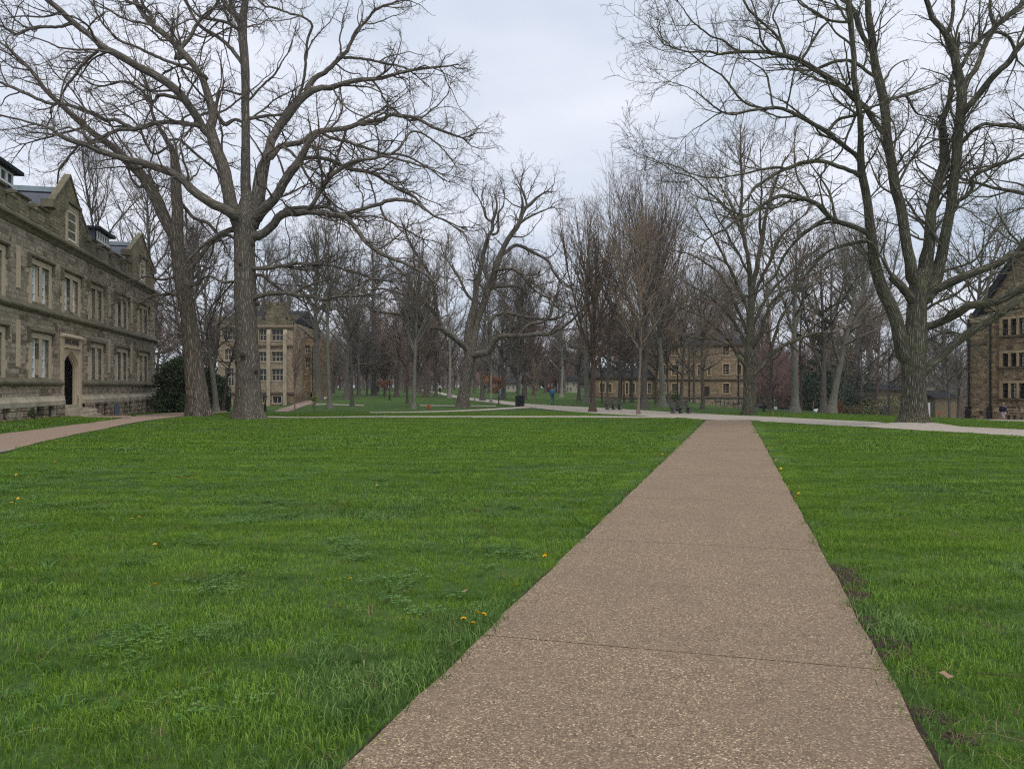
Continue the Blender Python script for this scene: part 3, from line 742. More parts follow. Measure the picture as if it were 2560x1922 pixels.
course('cornice', zc, [(-.02, -.26), (.06, -.26), (.14, -.12), (.30, -.02), (.30, .10), (.10, .26), (-.02, .26)], MAT['trim_dark'])
# surrounds, sashes, hood moulds
for a, b, zz, lt in groups:
    r_ = LB(); z0, z1 = zz
    x = [a, lt[0][0], lt[0][1], lt[1][0], lt[1][1], b]
    r_.box(x[0] + .08, x[1], -.03, .10, z0 - .30, z1 + .26).box(x[4], x[5] - .08, -.03, .10, z0 - .30, z1 + .26).box(x[1], x[4], -.032, .10, z1, z1 + .262).box(x[2], x[3], -.02, .40, z0, z1)
    r_.extrude([(-.05, z0 - .30), (-.05, z0 - .22), (.36, z0 + .01), (.36, z0 - .30)], x[1], x[4])
    for k in range(4):   # long and short jamb stones
        zq = z0 - .2 + k * (z1 - z0 + .2) / 4; e = .20 if k % 2 else .02
        r_.box(x[0] + .08 - e, x[0] + .085, -.026, .05, zq, zq + (z1 - z0) / 5); r_.box(x[5] - .085, x[5] - .08 + e, -.026, .05, zq, zq + (z1 - z0) / 5)
    r_.build('window_surround', MAT['trim'], left_hall)
    h_ = LB(); t0 = z1 + .30
    h_.extrude([(0, t0), (-.17, t0), (-.19, t0 + .07), (0, t0 + .19)], x[0] - .06, x[5] + .06)
    for xx in (x[0] - .06, x[5] - .04): h_.box(xx, xx + .10, -.15, 0, t0 - .42, t0); h_.box(xx - .10, xx + .20, -.15, 0, t0 - .52, t0 - .42)
    h_.build('hood_mould', MAT['trim_dark'], left_hall)
    for x0, x1 in lt: lwin(left_hall, x0, x1, z0, z1, .27, MAT['white_paint'], MAT['glass_pale' if (x0 * 7.3) % 3 > 1 else 'glass'], nx=2, nz=4, bar=.045, fr=.10, sash=True)
for a, b in [(26.5, 27.7), (12.3, 13.4), (6.9, 7.8)]:   # plain dressed strips between the windows
    q = LB(); q.box(a + .35, a + .75, -.045, .05, 2.5, 4.6).box(a + .35, a + .75, -.045, .05, 6.0, 7.9); q.build_each('dressed_strip', MAT['trim'], left_hall)
# parapet with shallow battlements
pa = LB(); co = LB(); pb = LB(); segs = []
x = -.05
while x < LEN:
    segs.append((x, min(x + 1.55, LEN), True)); x += 1.55
    segs.append((x, min(x + 1.05, LEN), False)); x += 1.05
G1, G2, G3 = (17.1, 22.95), (.55, 8.35), (33.0, 39.0)
for x0, x1, hi in segs:
    if x0 >= LEN: continue
    if any(g[0] < (x0 + x1) / 2 < g[1] for g in (G1, G2, G3)): continue
    zt = 10.12 if hi else 9.82
    pa.box(x0, x1, -.04, .38, zc + .2, zt); co.extrude([(-.14, zt + .0), (-.16, zt + .07), (.10, zt + .19), (.50, zt + .03), (.50, zt)], x0 - .04, x1 + .04)
    if not hi: pb.box(x0 + .08, x1 - .08, -.12, -.03, zt - .55, zt - .02)
pa.build_each('parapet', MAT['stone_top'], left_hall); co.build_each('coping', MAT['trim_dark'], left_hall); pb.build_each('battlement_panel', MAT['trim_dark'], left_hall)
# gables: wall, coping, window, small roof running back
def gable(g, peak_s, peak_z, zl, zr, ridge_z, win):
    x0, x1 = g; wl = LB()
    # outline (x,z) with slightly hollow sides
    def side(xa, za, n=7, hollow=.16):
        return [(xa + (peak_s - xa) * k / n, za + (peak_z - za) * (k / n) - hollow * math.sin(math.pi * k / n)) for k in range(n + 1)]
    left = side(x0, zr, hollow=.14); right = side(x1, zl, hollow=.0)[::-1]
    out = [(x0, zc + .2)] + left + right[1:] + [(x1, zc + .2)]
    a, b, z0, z1 = win; n = len(out)
    wl.prism(out, -.06, .16)
    wl.build('gable_wall', MAT['stone_top'], left_hall)
    cp = LB()
    for pts in (left, right):
        for (xa, za), (xb, zb) in zip(pts[:-1], pts[1:]):
            cp.add([(xa, -.12, za), (xb, -.12, zb), (xb, .20, zb), (xa, .20, za), (xa, -.12, za + .13), (xb, -.12, zb + .13), (xb, .20, zb + .13), (xa, .20, za + .13)], [(0, 3, 2, 1), (4, 5, 6, 7), (0, 1, 5, 4), (2, 3, 7, 6), (1, 2, 6, 5), (0, 4, 7, 3)])
    cp.box(x1 - .35, x1 + .25, -.16, .40, zl - .25, zl + .14); cp.box(x0 - .25, x0 + .35, -.16, .40, zr - .25, zr + .14)
    cp.build('gable_coping', MAT['trim_dark'], left_hall)
    sr = LB(); sr.box(a - .30, a, -.10, .02, z0 - .1, z1 + .28).box(b, b + .30, -.10, .02, z0 - .1, z1 + .28).box(a, b, -.10, .02, z1, z1 + .28).box(a - .30, b + .30, -.14, .02, z0 - .24, z0 - .1)
    sr.build('window_surround', MAT['trim'], left_hall)
    hd = LB(); hd.box(a - .42, b + .42, -.24, -.06, z1 + .30, z1 + .44).box(a - .42, a - .30, -.22, -.06, z1 - .1, z1 + .3).box(b + .30, b + .42, -.22, -.06, z1 - .1, z1 + .3); hd.build('hood_mould', MAT['trim_dark'], left_hall)
    lwin(left_hall, a, b, z0, z1, .03, MAT['white_paint'], MAT['glass'], nx=2, nz=3, bar=.05, fr=.1)
    rf_ = LB(); e = .35
    rf_.add([(x0 + e, .4, ridge_z - (peak_s - x0) * .85), (peak_s, .4, ridge_z), (x1 - e, .4, ridge_z - (x1 - peak_s) * .85), (x0 + e, 9, ridge_z - (peak_s - x0) * .85), (peak_s, 9, ridge_z), (x1 - e, 9, ridge_z - (x1 - peak_s) * .85)], [(0, 1, 4, 3), (1, 2, 5, 4), (0, 2, 1), (3, 4, 5)])
    o = rf_.build('gable_roof', MAT['slate'], left_hall)
    rc = LB(); rc.extrude([(0, 0)] * 0 or [(.38, ridge_z)], 0, 0) if 0 else None
    rr = LB(); rr.box(peak_s - .32, peak_s + .32, .40, 9.0, ridge_z - .18, ridge_z + .08); rr.build('ridge_capping', MAT['lead'], o)
gable(G1, 20.4, 12.74, 10.75, 10.15, 11.98, (19.35, 20.75, 9.35, 10.95))
gable(G2, 4.7, 12.73, 10.85, 10.75, 12.02, (4.0, 5.1, 9.4, 10.7))
gable(G3, 36.0, 12.74, 10.6, 10.6, 11.98, (35.3, 36.7, 9.35, 10.95))
rf_ = LB(); rf_.add([(0, .4, 9.5), (LEN, .4, 9.5), (LEN, 3.2, 11.1), (0, 3.2, 11.1), (LEN, 13.6, 11.1), (0, 13.6, 11.1), (0, 14, 9.3), (LEN, 14, 9.3)], [(0, 1, 2, 3), (3, 2, 4, 5), (0, 3, 5, 6), (1, 7, 4, 2), (6, 5, 4, 7)]); rf_.build('roof', MAT['slate'], left_hall)
def dormer(s0, s1, n, z0=10.35, z1=11.15, y0=1.25):
    d = LB(); d.box(s0, s1, y0, y0 + 3.0, z0 - .9, z1); o = d.build('dormer', MAT['slate'], left_hall)
    t_ = LB(); t_.box(s0 - .35, s1 + .35, y0 - .40, y0 + 3.1, z1, z1 + .17); t_.build('dormer_roof', MAT['slate_dark'], o)
    w = (s1 - s0 - .3) / n
    for k in range(n): lwin(o, s0 + .15 + k * w, s0 + .15 + (k + 1) * w, z0, z1 - .04, .10, MAT['white_paint'], MAT['glass'], nx=1, nz=1, fr=.11, y=y0 - .12)
dormer(8.3, 11.3, 5, 11.05, 11.72); dormer(24.7, 29.4, 6, 10.95, 11.62, 1.1)
# ---- portal
po = LB(); cxp = 19.95; hw = 1.22; spring = 2.70; z_fl = .66
arch = door_arch(cxp, hw, z_fl, spring)
topz = 3.70
# surround slab pierced by the arch: built as two half sheets along the arch outline
mid = [(x, z) for x, z in arch]
left_pts = [p for p in mid if p[0] <= cxp + 1e-6]; right_pts = [p for p in mid if p[0] >= cxp - 1e-6]
for pts, xo in ((left_pts, DS0 + .05), (right_pts[::-1], DS1 - .05)):
    for (xa, za), (xb, zb) in zip(pts[:-1], pts[1:]):
        po.quad((xo, -.02, za), (xa, -.02, za), (xb, -.02, zb), (xo, -.02, zb))
    xa, za = pts[-1]; po.quad((xo, -.02, za), (cxp, -.02, za), (cxp, -.02, topz), (xo, -.02, topz))
po.build('portal_wall', MAT['trim'], left_hall)
rv = LB()
for k, (g_, y0, y1, gr) in enumerate(((1.0, -.02, .06, 0), (.93, .06, .14, 0), (.86, .14, .24, 0))):
    o_ = [((x - cxp) * g_ + cxp, (z - z_fl) * (.5 + .5 * g_) + z_fl) for x, z in arch]
    for (xa, za), (xb, zb) in zip(o_[:-1], o_[1:]): rv.quad((xa, y0, za), (xa, y1, za), (xb, y1, zb), (xb, y0, zb))
    if k < 2:
        g2 = (.93, .86)[k]; o2 = [((x - cxp) * g2 + cxp, (z - z_fl) * (.5 + .5 * g2) + z_fl) for x, z in arch]
        for (pa1, pa2, pb1, pb2) in zip(o_[:-1], o_[1:], o2[:-1], o2[1:]): rv.quad((pa1[0], y1, pa1[1]), (pb1[0], y1, pb1[1]), (pb2[0], y1, pb2[1]), (pa2[0], y1, pa2[1]))
rv.build('arch_moulding', MAT['trim'], left_hall)
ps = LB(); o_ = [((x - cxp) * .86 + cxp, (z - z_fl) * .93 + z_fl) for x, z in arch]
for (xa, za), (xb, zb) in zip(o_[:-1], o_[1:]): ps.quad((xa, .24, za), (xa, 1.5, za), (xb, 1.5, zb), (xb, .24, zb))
ps.build('porch_shade_lining', MAT['interior_dark'], left_hall)  # inner reveal coloured black to stand for the shade of the passage
dr = LB(); dr.prism([((x - cxp) * .86 + cxp, (z - z_fl) * .93 + z_fl) for x, z in arch], 1.4, 1.5); dr.build('door', MAT['door_wood'], left_hall)
jb = LB()
for xx in (DS0 - .05, DS1 - .35): jb.box(xx, xx + .40, -.06, .05, -.4, 4.25)
for k in range(4):
    for sx in (-1, 1): xx = cxp + sx * (1.27 + .07 * k); jb.box(xx - .022, xx + .022, -.07, -.02, 1.2, topz - .03)
jb.box(DS0 + .3, DS1 - .3, -.13, .05, topz - .04, topz + .08); jb.extrude([(0, 4.20), (-.16, 4.20), (-.18, 4.28), (0, 4.42)], DS0 - .1, DS1 + .1)
jb.box(DS0, cxp - hw, -.10, .1, -.5, 1.15).box(cxp + hw, DS1, -.10, .1, -.5, 1.15)
jb.build('portal_frame', MAT['trim'], left_hall)
pn = LB(); pn.box(DS0 + .35, DS1 - .35, -.05, .02, topz + .10, 4.16); panel = pn.build('name_panel', MAT['trim_pale'], left_hall)
fc = bpy.data.curves.new('inscription', 'FONT'); fc.body = 'SAMUEL MATHER'; fc.size = .36; fc.extrude = .012; fc.align_x = 'CENTER'; fc.align_y = 'CENTER'; fc.space_character = .95
fo = bpy.data.objects.new('inscription', fc); COL.objects.link(fo); fo.parent = panel; fo.rotation_euler = (math.radians(90), 0, math.radians(180)); fo.location = (cxp, .062, topz + .28); fo.scale = (.82, 1.0, 1.0)
fc.materials.append(MAT['interior_dark'])
bpy.context.view_layer.update(); im = bpy.data.meshes.new_from_object(fo.evaluated_get(bpy.context.evaluated_depsgraph_get())); im.materials.clear(); im.materials.append(MAT['band_dark'])
lo_ = bpy.data.objects.new('lettering', im); COL.objects.link(lo_); lo_.parent = panel; lo_.rotation_euler = fo.rotation_euler; lo_.location = fo.location; lo_.scale = fo.scale; bpy.data.objects.remove(fo)
st = LB()
for k in range(4): st.box(cxp - 1.25 - .0 * k, cxp + 1.25, -.05 - .34 * (3 - k) - .10, 1.3 if k == 3 else -.05 - .34 * (2 - k) - .10 + .02, -.6, z_fl - .16 * (3 - k))
st.build('steps', MAT['trim_plinth'], left_hall)
ck = LB()
for xx in (cxp - 1.62, cxp + 1.27): ck.box(xx, xx + .35, -.85, -.1, -.6, .42)
ck.build('step_wall', MAT['trim_plinth'], left_hall)

# ================================================================== the pale hall at left centre, Y = 98
def XY(px, Y): return (px - CX) / F * Y
def ZY(py, Y): return CAMZ + (HZ - py) / F * Y
def front_hall(name, label, Y, px0, ry=0.0):
    o = empty(name, (XY(px0, Y), Y, 0), ry); return tag(o, label, 'building')
PY = 98.0; ph = front_hall('pale_hall', 'pale yellow stone hall with tall mullioned windows behind the huge left oak', PY, 545)
def px_(p, Y=PY, p0=545): return (p - p0) / F * Y
def pz_(p, Y=PY): return ZY(p, Y)
g0 = -2.2
rows = [(823, 852), (879, 904), (922, 952)]
wins = []
for (a, b, n) in ((648, 666, 2), (679, 708, 3)):
    for (t_, bt) in rows: wins.append((px_(a), px_(b), pz_(bt), pz_(t_), n, 2))
bw = [(px_(650), px_(661), pz_(1007), pz_(990), 2, 1), (px_(683), px_(704), pz_(1008), pz_(990), 2, 1)]
lw = [(px_(562), px_(584), pz_(965), pz_(920), 3, 2), (px_(557), px_(580), pz_(1013), pz_(988), 2, 1), (px_(562), px_(584), pz_(900), pz_(872), 3, 2), (px_(556), px_(590), pz_(850), pz_(825), 3, 2)]
zt = pz_(812); band = pz_(984)
w1 = MB(); allw = wins + bw + lw
wall_sheet(w1, 0, px_(733), band, zt, [w[:4] for w in allw if w[2] > band], .35)
w1.quad((0, 0, band), (0, 0, zt), (0, 16, zt), (0, 16, band)); w1.quad((px_(733), 0, band), (px_(733), 15, band), (px_(733), 15, zt + .3), (px_(733), 0, zt + .3))
w1.build('wall', MAT['stone_pale'], ph)
w2 = MB(); wall_sheet(w2, -.1, px_(735), g0, band, [w[:4] for w in allw if w[2] < band], .35, y=-.12); w2.quad((px_(735), -.12, g0), (px_(735), 7, g0), (px_(735), 7, band), (px_(735), -.12, band)); w2.quad((-.1, -.12, g0), (-.1, -.12, band), (-.1, 9, band), (-.1, 9, g0)); w2.build('basement_wall', MAT['stone_mixed'], ph)
for (a, b, z0, z1, nx, nz) in allw:
    t_ = MB(); t_.box(a - .12, a, -.03 - .12 * (z1 < band), .2, z0, z1 + .12).box(b, b + .12, -.03 - .12 * (z1 < band), .2, z0, z1 + .12).box(a, b, -.03 - .12 * (z1 < band), .2, z1, z1 + .12).box(a - .15, b + .15, -.08 - .12 * (z1 < band), .2, z0 - .13, z0)
    t_.build('window_surround', MAT['trim_pale'], ph)
    window(ph, a, b, z0, z1, .32, MAT['trim_pale'], MAT['glass'], nx, nz, bar=.11, fr=.09, y=0 if z1 > band else -.12)
bd = MB()
bd.extrude([(.1, band - .14), (-.24, band - .14), (-.24, band + .06), (0, band + .22)], -.1, px_(736)); bd.extrude([(.1, zt - .5), (-.16, zt - .5), (-.16, zt - .35), (0, zt - .25)], -.1, px_(734))
bd.extrude([(.1, pz_(868)), (-.14, pz_(868)), (-.14, pz_(865)), (0, pz_(863))], px_(600), px_(733))
bd.build('stone_band', MAT['band_dark'], ph)
for p0, p1 in ((668, 677), (709, 718), (592, 604), (636, 645)):
    bt_ = MB(); bt_.box(px_(p0), px_(p1), -.34, .05, g0, pz_(835)).extrude([(0, pz_(835)), (-.34, pz_(835)), (0, pz_(820))], px_(p0), px_(p1)); bt_.build('buttress', MAT['trim_pale'], ph)
pp = MB(); x = 0.0; zz = pz_(800)
pp.box(0, px_(733), .0, .4, zt, zt + .55)
while x < px_(731): pp.box(x, min(x + .9, px_(733)), -.02, .42, zt + .55, zt + 1.15); x += 1.55
pp.build('parapet', MAT['stone_top'], ph)
tw = MB(); tw.box(px_(653), px_(697), 1.6, 4.4, zt - .5, pz_(760)).box(px_(705), px_(728), 2.5, 4.4, zt - .5, pz_(781))
for k in range(3): tw.box(px_(653) + k * .9, px_(653) + k * .9 + .5, 1.6, 4.4, pz_(760), pz_(751))
tw.build('tower', MAT['stone_top'], ph)
rr = MB(); rr.add([(0, .4, zt + .3), (px_(733), .4, zt + .3), (px_(733), 8, zt + 2.6), (0, 8, zt + 2.6), (0, 15, zt), (px_(733), 15, zt)], [(0, 1, 2, 3), (3, 2, 5, 4), (1, 5, 2), (0, 3, 4)]); rr.build('roof', MAT['slate_dark'], ph)
# the set back wing on its right
wy = 5.0; s_ = 1 + wy / PY
wg = MB(); wx0, wx1 = px_(732), px_(768) * 1.0; wtop = pz_(838)
wh = [(px_(735), px_(749), pz_(878), pz_(858)), (px_(736), px_(749), pz_(918), pz_(890))]
wall_sheet(wg, wx0, wx1, g0, wtop, wh, .35, y=wy); wg.quad((wx1, wy, g0), (wx1, wy + 9, g0), (wx1, wy + 9, wtop), (wx1, wy, wtop)); wg.build('wing_wall', MAT['stone_mixed'], ph)
for a, b, z0, z1 in wh: window(ph, a, b, z0, z1, .32, MAT['trim_pale'], MAT['glass'], 2, 2, bar=.1, fr=.09, y=wy)
wb = MB(); wb.box(px_(753), px_(757), wy - .5, wy, g0, pz_(862)).box(px_(760), px_(764), wy - .4, wy, g0, pz_(855)).box(wx0, wx1 + .1, wy - .5, wy + .1, g0, pz_(982)).box(wx0, wx1 + .1, wy - .05, wy + .5, wtop, wtop + .5)
for k in range(3): wb.box(wx0 + k * .8, wx0 + k * .8 + .45, wy - .05, wy + .5, wtop + .5, wtop + .95)
wb.build('wing_buttress', MAT['stone_top'], ph)

# ================================================================== the golden hall right of centre, Y = 105
QY = 105.0; gh = front_hall('golden_hall', 'long golden brown sandstone hall with slate roof and chimneys behind the right hand trees', QY, 1488)
def qx(p): return (p - 1488) / F * QY
def qz(p): return ZY(p, QY)
gb = qz(1012); base = qz(994); zc1 = qz(949); ze = qz(862)
gw = [(1680, 1696, 983, 959, 2), (1680, 1696, 888, 866, 2), (1680, 1696, 938, 912, 2), (1808, 1823, 983, 959, 2), (1808, 1823, 936, 910, 2), (1808, 1823, 888, 866, 2), (1727, 1734, 938, 912, 1), (1744, 1752, 938, 912, 1), (1727, 1734, 888, 868, 1), (1770, 1776, 938, 915, 1), (1652, 1664, 983, 959, 2), (1652, 1664, 938, 912, 2), (1843, 1853, 936, 912, 1)]
lwg = [(1501, 1514, 980, 958, 2), (1524, 1531, 981, 960, 1), (1567, 1573, 985, 957, 1), (1608, 1616, 983, 958, 1), (1623, 1631, 983, 958, 2), (1584, 1590, 983, 958, 1)]
W_ = MB(); door_ = [(qx(1765), qx(1769.5), qz(1000), qz(966))]
wall_sheet(W_, qx(1640), qx(1860), base, ze, [(qx(a), qx(b), qz(c), qz(d)) for a, b, c, d, n in gw], .35)
W_.quad((qx(1640), 0, base), (qx(1640), 0, ze), (qx(1640), 14, ze), (qx(1640), 14, base)); W_.quad((qx(1860), 0, base), (qx(1860), 14, base), (qx(1860), 14, ze), (qx(1860), 0, ze)); W_.build('wall', MAT['stone_yellow'], gh)
L_ = MB(); zl = qz(944); wall_sheet(L_, qx(1488), qx(1640), base, zl, [(qx(a), qx(b), qz(c), qz(d)) for a, b, c, d, n in lwg], .35, y=1.0)
L_.quad((0, 1, base), (0, 1, zl), (0, 12, zl), (0, 12, base)); L_.build('wing_wall', MAT['stone_yellow'], gh)
B_ = MB(); B_.box(-.1, qx(1640), .8, 1.4, gb - 2, base).box(qx(1640), qx(1861), -.2, .5, gb - 2, base); B_.build('basement_wall', MAT['stone_base'], gh)
for (a, b, c, d, n), y in [(w, 0.0) for w in gw] + [(w, 1.0) for w in lwg]:
    x0, x1, z0, z1 = qx(a), qx(b), qz(c), qz(d)
    t_ = MB(); t_.box(x0 - .13, x0, y - .03, y + .2, z0, z1 + .15).box(x1, x1 + .13, y - .03, y + .2, z0, z1 + .15).box(x0, x1, y - .03, y + .2, z1, z1 + .15).box(x0 - .15, x1 + .15, y - .08, y + .2, z0 - .12, z0); t_.build('window_surround', MAT['trim_gold'], gh)
    window(gh, x0, x1, z0, z1, .32, MAT['trim_gold'], MAT['glass'], n, 4, bar=.06, fr=.06, y=y)
S_ = MB(); S_.extrude([(.1, zc1 - .1), (-.14, zc1 - .1), (-.16, zc1 + .04), (0, zc1 + .16)], qx(1640), qx(1860)).extrude([(.2, base - .1), (-.3, base - .1), (-.3, base + .05), (0, base + .25)], qx(1640), qx(1860.5)).extrude([(1.2, base - .1), (.7, base - .1), (.7, base + .05), (1.0, base + .25)], 0, qx(1640))
S_.extrude([(1.1, zl - .1), (.75, zl - .1), (.7, zl + .15), (1.1, zl + .2)], -.1, qx(1640)).extrude([(.1, ze - .15), (-.25, ze - .15), (-.3, ze + .1), (.1, ze + .15)], qx(1640), qx(1860)); S_.build('string_course', MAT['band_dark'], gh)
for p in (1723, 1846, 1579, 1556):
    D_ = MB(); D_.tube([(qx(p), -.1 + (p < 1640) * 1.0, gb), (qx(p), -.1 + (p < 1640) * 1.0, ze if p > 1640 else zl)], .09, 6).tube([(qx(p), -.1 + (p < 1640) * 1.0, gb), (qx(p), -.1 + (p < 1640) * 1.0, gb + 1.3)], .16, 6); D_.build('downpipe', MAT['black_metal'], gh)
if 0: pass
Dr = MB(); Dr.box(door_[0][0] - .2, door_[0][1] + .2, -.05, .1, gb - .6, qz(966)); Dr.build('door', MAT['door_wood'], gh)
R_ = MB(); rz_ = qz(822); R_.add([(qx(1638), -.3, ze + .1), (qx(1862), -.3, ze + .1), (qx(1862), 7, rz_), (qx(1638), 7, rz_), (qx(1638), 14.3, ze), (qx(1862), 14.3, ze)], [(0, 1, 2, 3), (3, 2, 5, 4), (0, 3, 4), (1, 5, 2)])
R_.build('roof', MAT['slate_dark'], gh)
R2 = MB(); rz2 = qz(916); R2.add([(-.3, .7, zl + .15), (qx(1640), .7, zl + .15), (qx(1640), 6.5, rz2), (-.3, 6.5, rz2), (-.3, 12.3, zl), (qx(1640), 12.3, zl)], [(0, 1, 2, 3), (3, 2, 5, 4), (0, 3, 4)]); R2.build('wing_roof', MAT['slate_dark'], gh)
for p0, p1, pt, w in ((1691, 1712, 775, 1.4), (1722, 1735, 788, 1.0), (1790, 1808, 800, 1.2)):
    c = MB(); c.box(qx(p0), qx(p1), 5.5, 5.5 + w, qz(850), qz(pt)).box(qx(p0) - .1, qx(p1) + .1, 5.4, 5.6 + w, qz(pt + 6), qz(pt + 3)); c.build('chimney', MAT['stone_yellow'], gh)
for p0, p1, pt in ((1664, 1714, 838),):
    c = MB(); m = (qx(p0) + qx(p1)) / 2; c.prism([(qx(p0), ze + .1), (m, qz(pt)), (qx(p1), ze + .1)], -.06, .3); o = c.build('gable_wall', MAT['stone_yellow'], gh)
    g = MB(); g.add([(qx(p0) - .2, -.2, ze), (m, -.2, qz(pt) + .2), (m, 6, qz(pt) + .2), (qx(p0) - .2, 3, ze), (qx(p1) + .2, -.2, ze), (qx(p1) + .2, 3, ze)], [(0, 1, 2, 3), (1, 4, 5, 2)]); g.build('gable_roof', MAT['slate_dark'], gh)
# a hedge bank of ramp rail by the hall
# pale tower far behind
tY = 175.0; tx = XY(1909, tY); tow = empty('stone_tower', (tx, tY, 0)); tag(tow, 'pale square stone tower showing through the twigs right of the golden hall', 'tower')
T_ = MB(); tw_ = XY(1928, tY) - tx; th_ = ZY(790, tY); T_.box(0, tw_, 0, tw_, -8, th_).box(-.2, tw_ + .2, -.2, tw_ + .2, ZY(830, tY), ZY(826, tY)); T_.build('wall', MAT['stone_pale'], tow)
T2 = MB()
for k in range(3): T2.box(k * tw_ / 2.6, k * tw_ / 2.6 + tw_ * .2, -.1, tw_, th_, th_ + .7)
T2.build('battlement', MAT['stone_pale'], tow)
T3 = MB(); T3.box(tw_ * .35, tw_ * .65, -.08, .1, ZY(860, tY), ZY(838, tY)); T3.build('window', MAT['glass'], tow)

# ================================================================== the right hand hall, Y = 68
RY = 68.0; RX = 41.05; rh = empty('brown_hall', (RX, RY, 0), math.atan2(-.9729, .2313)); tag(rh, 'brown rubble stone hall with three light windows and steep slate gable at the right edge', 'building')
def rx(p): k = (p - CX) / F; return (RY * k - RX) / (.2313 + .9729 * k)
RP = [2540]
def rz__(py, p=2520): return CAMZ + (HZ - py) / F * (RY - .9729 * rx(p))
g_ = rz__(1056); rb = rz__(1026); rtop = rz__(776)
rows = [(838, 798), (916, 883), (995, 958)]; hol = []
for c0, c1 in rows:
    for bx_ in (rx(2507), rx(2507) + 6.2, rx(2507) + 12.4):
        for k in range(4): a = bx_ + k * .80; hol.append((a, a + .56, rz__(c0), rz__(c1)))
R1 = 26.0
m1 = MB(); wall_sheet(m1, rx(2492), R1, rb, rtop, hol, .4); m1.build('wall', MAT['stone_mixed'], rh)
m2 = MB(); m2.box(0, rx(2492), -.45, .3, rb, rz__(800)); m2.quad((0, -.2, g_), (0, -.2, rtop), (0, 12, rtop), (0, 12, g_)); m2.quad((R1, -.2, g_), (R1, 12, g_), (R1, 12, rtop), (R1, -.2, rtop)); m2.build_each('corner_wall', MAT['stone_mixed'], rh)
m3 = MB(); wall_sheet(m3, -.15, R1, g_ - 1, rb, [(rx(2532), rx(2540), rz__(1050), rz__(1037)), (rx(2546), rx(2554), rz__(1050), rz__(1037))], .4, y=-.62); m3.quad((-.15, -.62, g_ - 1), (-.15, 10, g_ - 1), (-.15, 10, rb), (-.15, -.62, rb)); m3.extrude([(-.62, rb), (-.66, rb - .15), (.0, rb + .22)], -.15, R1); m3.build('basement_wall', MAT['stone_mixed'], rh)
m3b = MB(); m3b.box(rx(2530), rx(2556), -.25, -.2, g_, rb - .1); m3b.build('basement_opening', MAT['interior_dark'], rh)  # black panel painting the shade behind the two basement holes
gv = MB(); e0 = rx(2456); ez = rz__(780, 2456); apx = e0 + 7.5; apz = ez + (rz__(650, 2545) - ez) * 7.5 / (rx(2545) - e0)
gv.prism([(e0, ez), (apx, apz), (2 * apx - e0, ez)], 0, .4); gv.build('gable_wall', MAT['stone_mixed'], rh)
gc = MB()
for sg in (1, -1):
    a = (e0 if sg > 0 else 2 * apx - e0); d = Vector((apx - a, 0, apz - ez)); nn = Vector((-d.z, 0, d.x)).normalized() * (1 if sg > 0 else -1)
    p0, p1 = Vector((a, 0, ez)) - d * .06, Vector((apx, 0, apz))
    q = [p0, p1, p1 + nn * .55, p0 + nn * .55]; gc.prism([(v.x, v.z) for v in q], -.28, .6)
gc.build('gable_coping', MAT['slate_dark'], rh)
rf2 = MB(); rf2.add([(e0, .3, ez), (apx, .3, apz + .1), (apx, 14, apz + .1), (e0, 14, ez), (2 * apx - e0, .3, ez), (2 * apx - e0, 14, ez)], [(0, 1, 2, 3), (1, 4, 5, 2)]); rf2.build('roof', MAT['slate_dark'], rh)
lt_ = MB(); lt_.box(rx(2427), rx(2452), -.1, 1.4, rtop - .2, rz__(772)).extrude([(-.6, rz__(800)), (-.5, rz__(800) + .3), (.2, rz__(790) + .4), (.2, rz__(800))], 0, rx(2492)); lt_.build('corner_top', MAT['stone_top'], rh)
ln = MB()
for c0, c1 in rows:
    z0, z1 = rz__(c0), rz__(c1)
    for bx_ in (rx(2507), rx(2507) + 6.2, rx(2507) + 12.4):
        x0 = bx_ - .18; x1 = bx_ + 2.96 + .18
        fr_ = MB(); fr_.box(x0 - .12, bx_, -.05, .2, z0 - .05, z1 + .2).box(bx_ + 2.96, x1 + .12, -.05, .2, z0 - .05, z1 + .2).box(bx_, bx_ + 2.96, -.05, .2, z1, z1 + .2)
        for k in range(3): a = bx_ + k * .80 + .56; fr_.box(a, a + .24, -.04, .25, z0, z1)
        fr_.build('window_surround', MAT['trim_gold'], rh)
        sl = MB(); sl.extrude([(.2, z0 - .2), (-.14, z0 - .2), (-.14, z0 - .1), (.2, z0)], x0 - .2, x1 + .2); sl.build('sill', MAT['band_dark'], rh)
        for k in range(4):
            a = bx_ + k * .80; window(rh, a, a + .56, z0, z1, .28, MAT['black_metal'], MAT['glass_pale' if (k + c0) % 3 == 0 else 'glass'], 2, 4, bar=.022, fr=.045)
for p, y in ((2436, -.6), (2490, -.6)):
    dp = MB(); dp.tube([(rx(p), y, g_), (rx(p), y, rz__(790))], .085, 8).tube([(rx(p), y - .1, g_ - .2), (rx(p), y - .1, rz__(1018))], .22, 8); dp.build('downpipe', MAT['black_metal'], rh)
bd = MB(); bd.extrude([(-.2, rz__(858)), (-.56, rz__(858)), (-.56, rz__(856)), (-.2, rz__(854))], -.05, rx(2480)); bd.build('stone_band', MAT['band_dark'], rh)

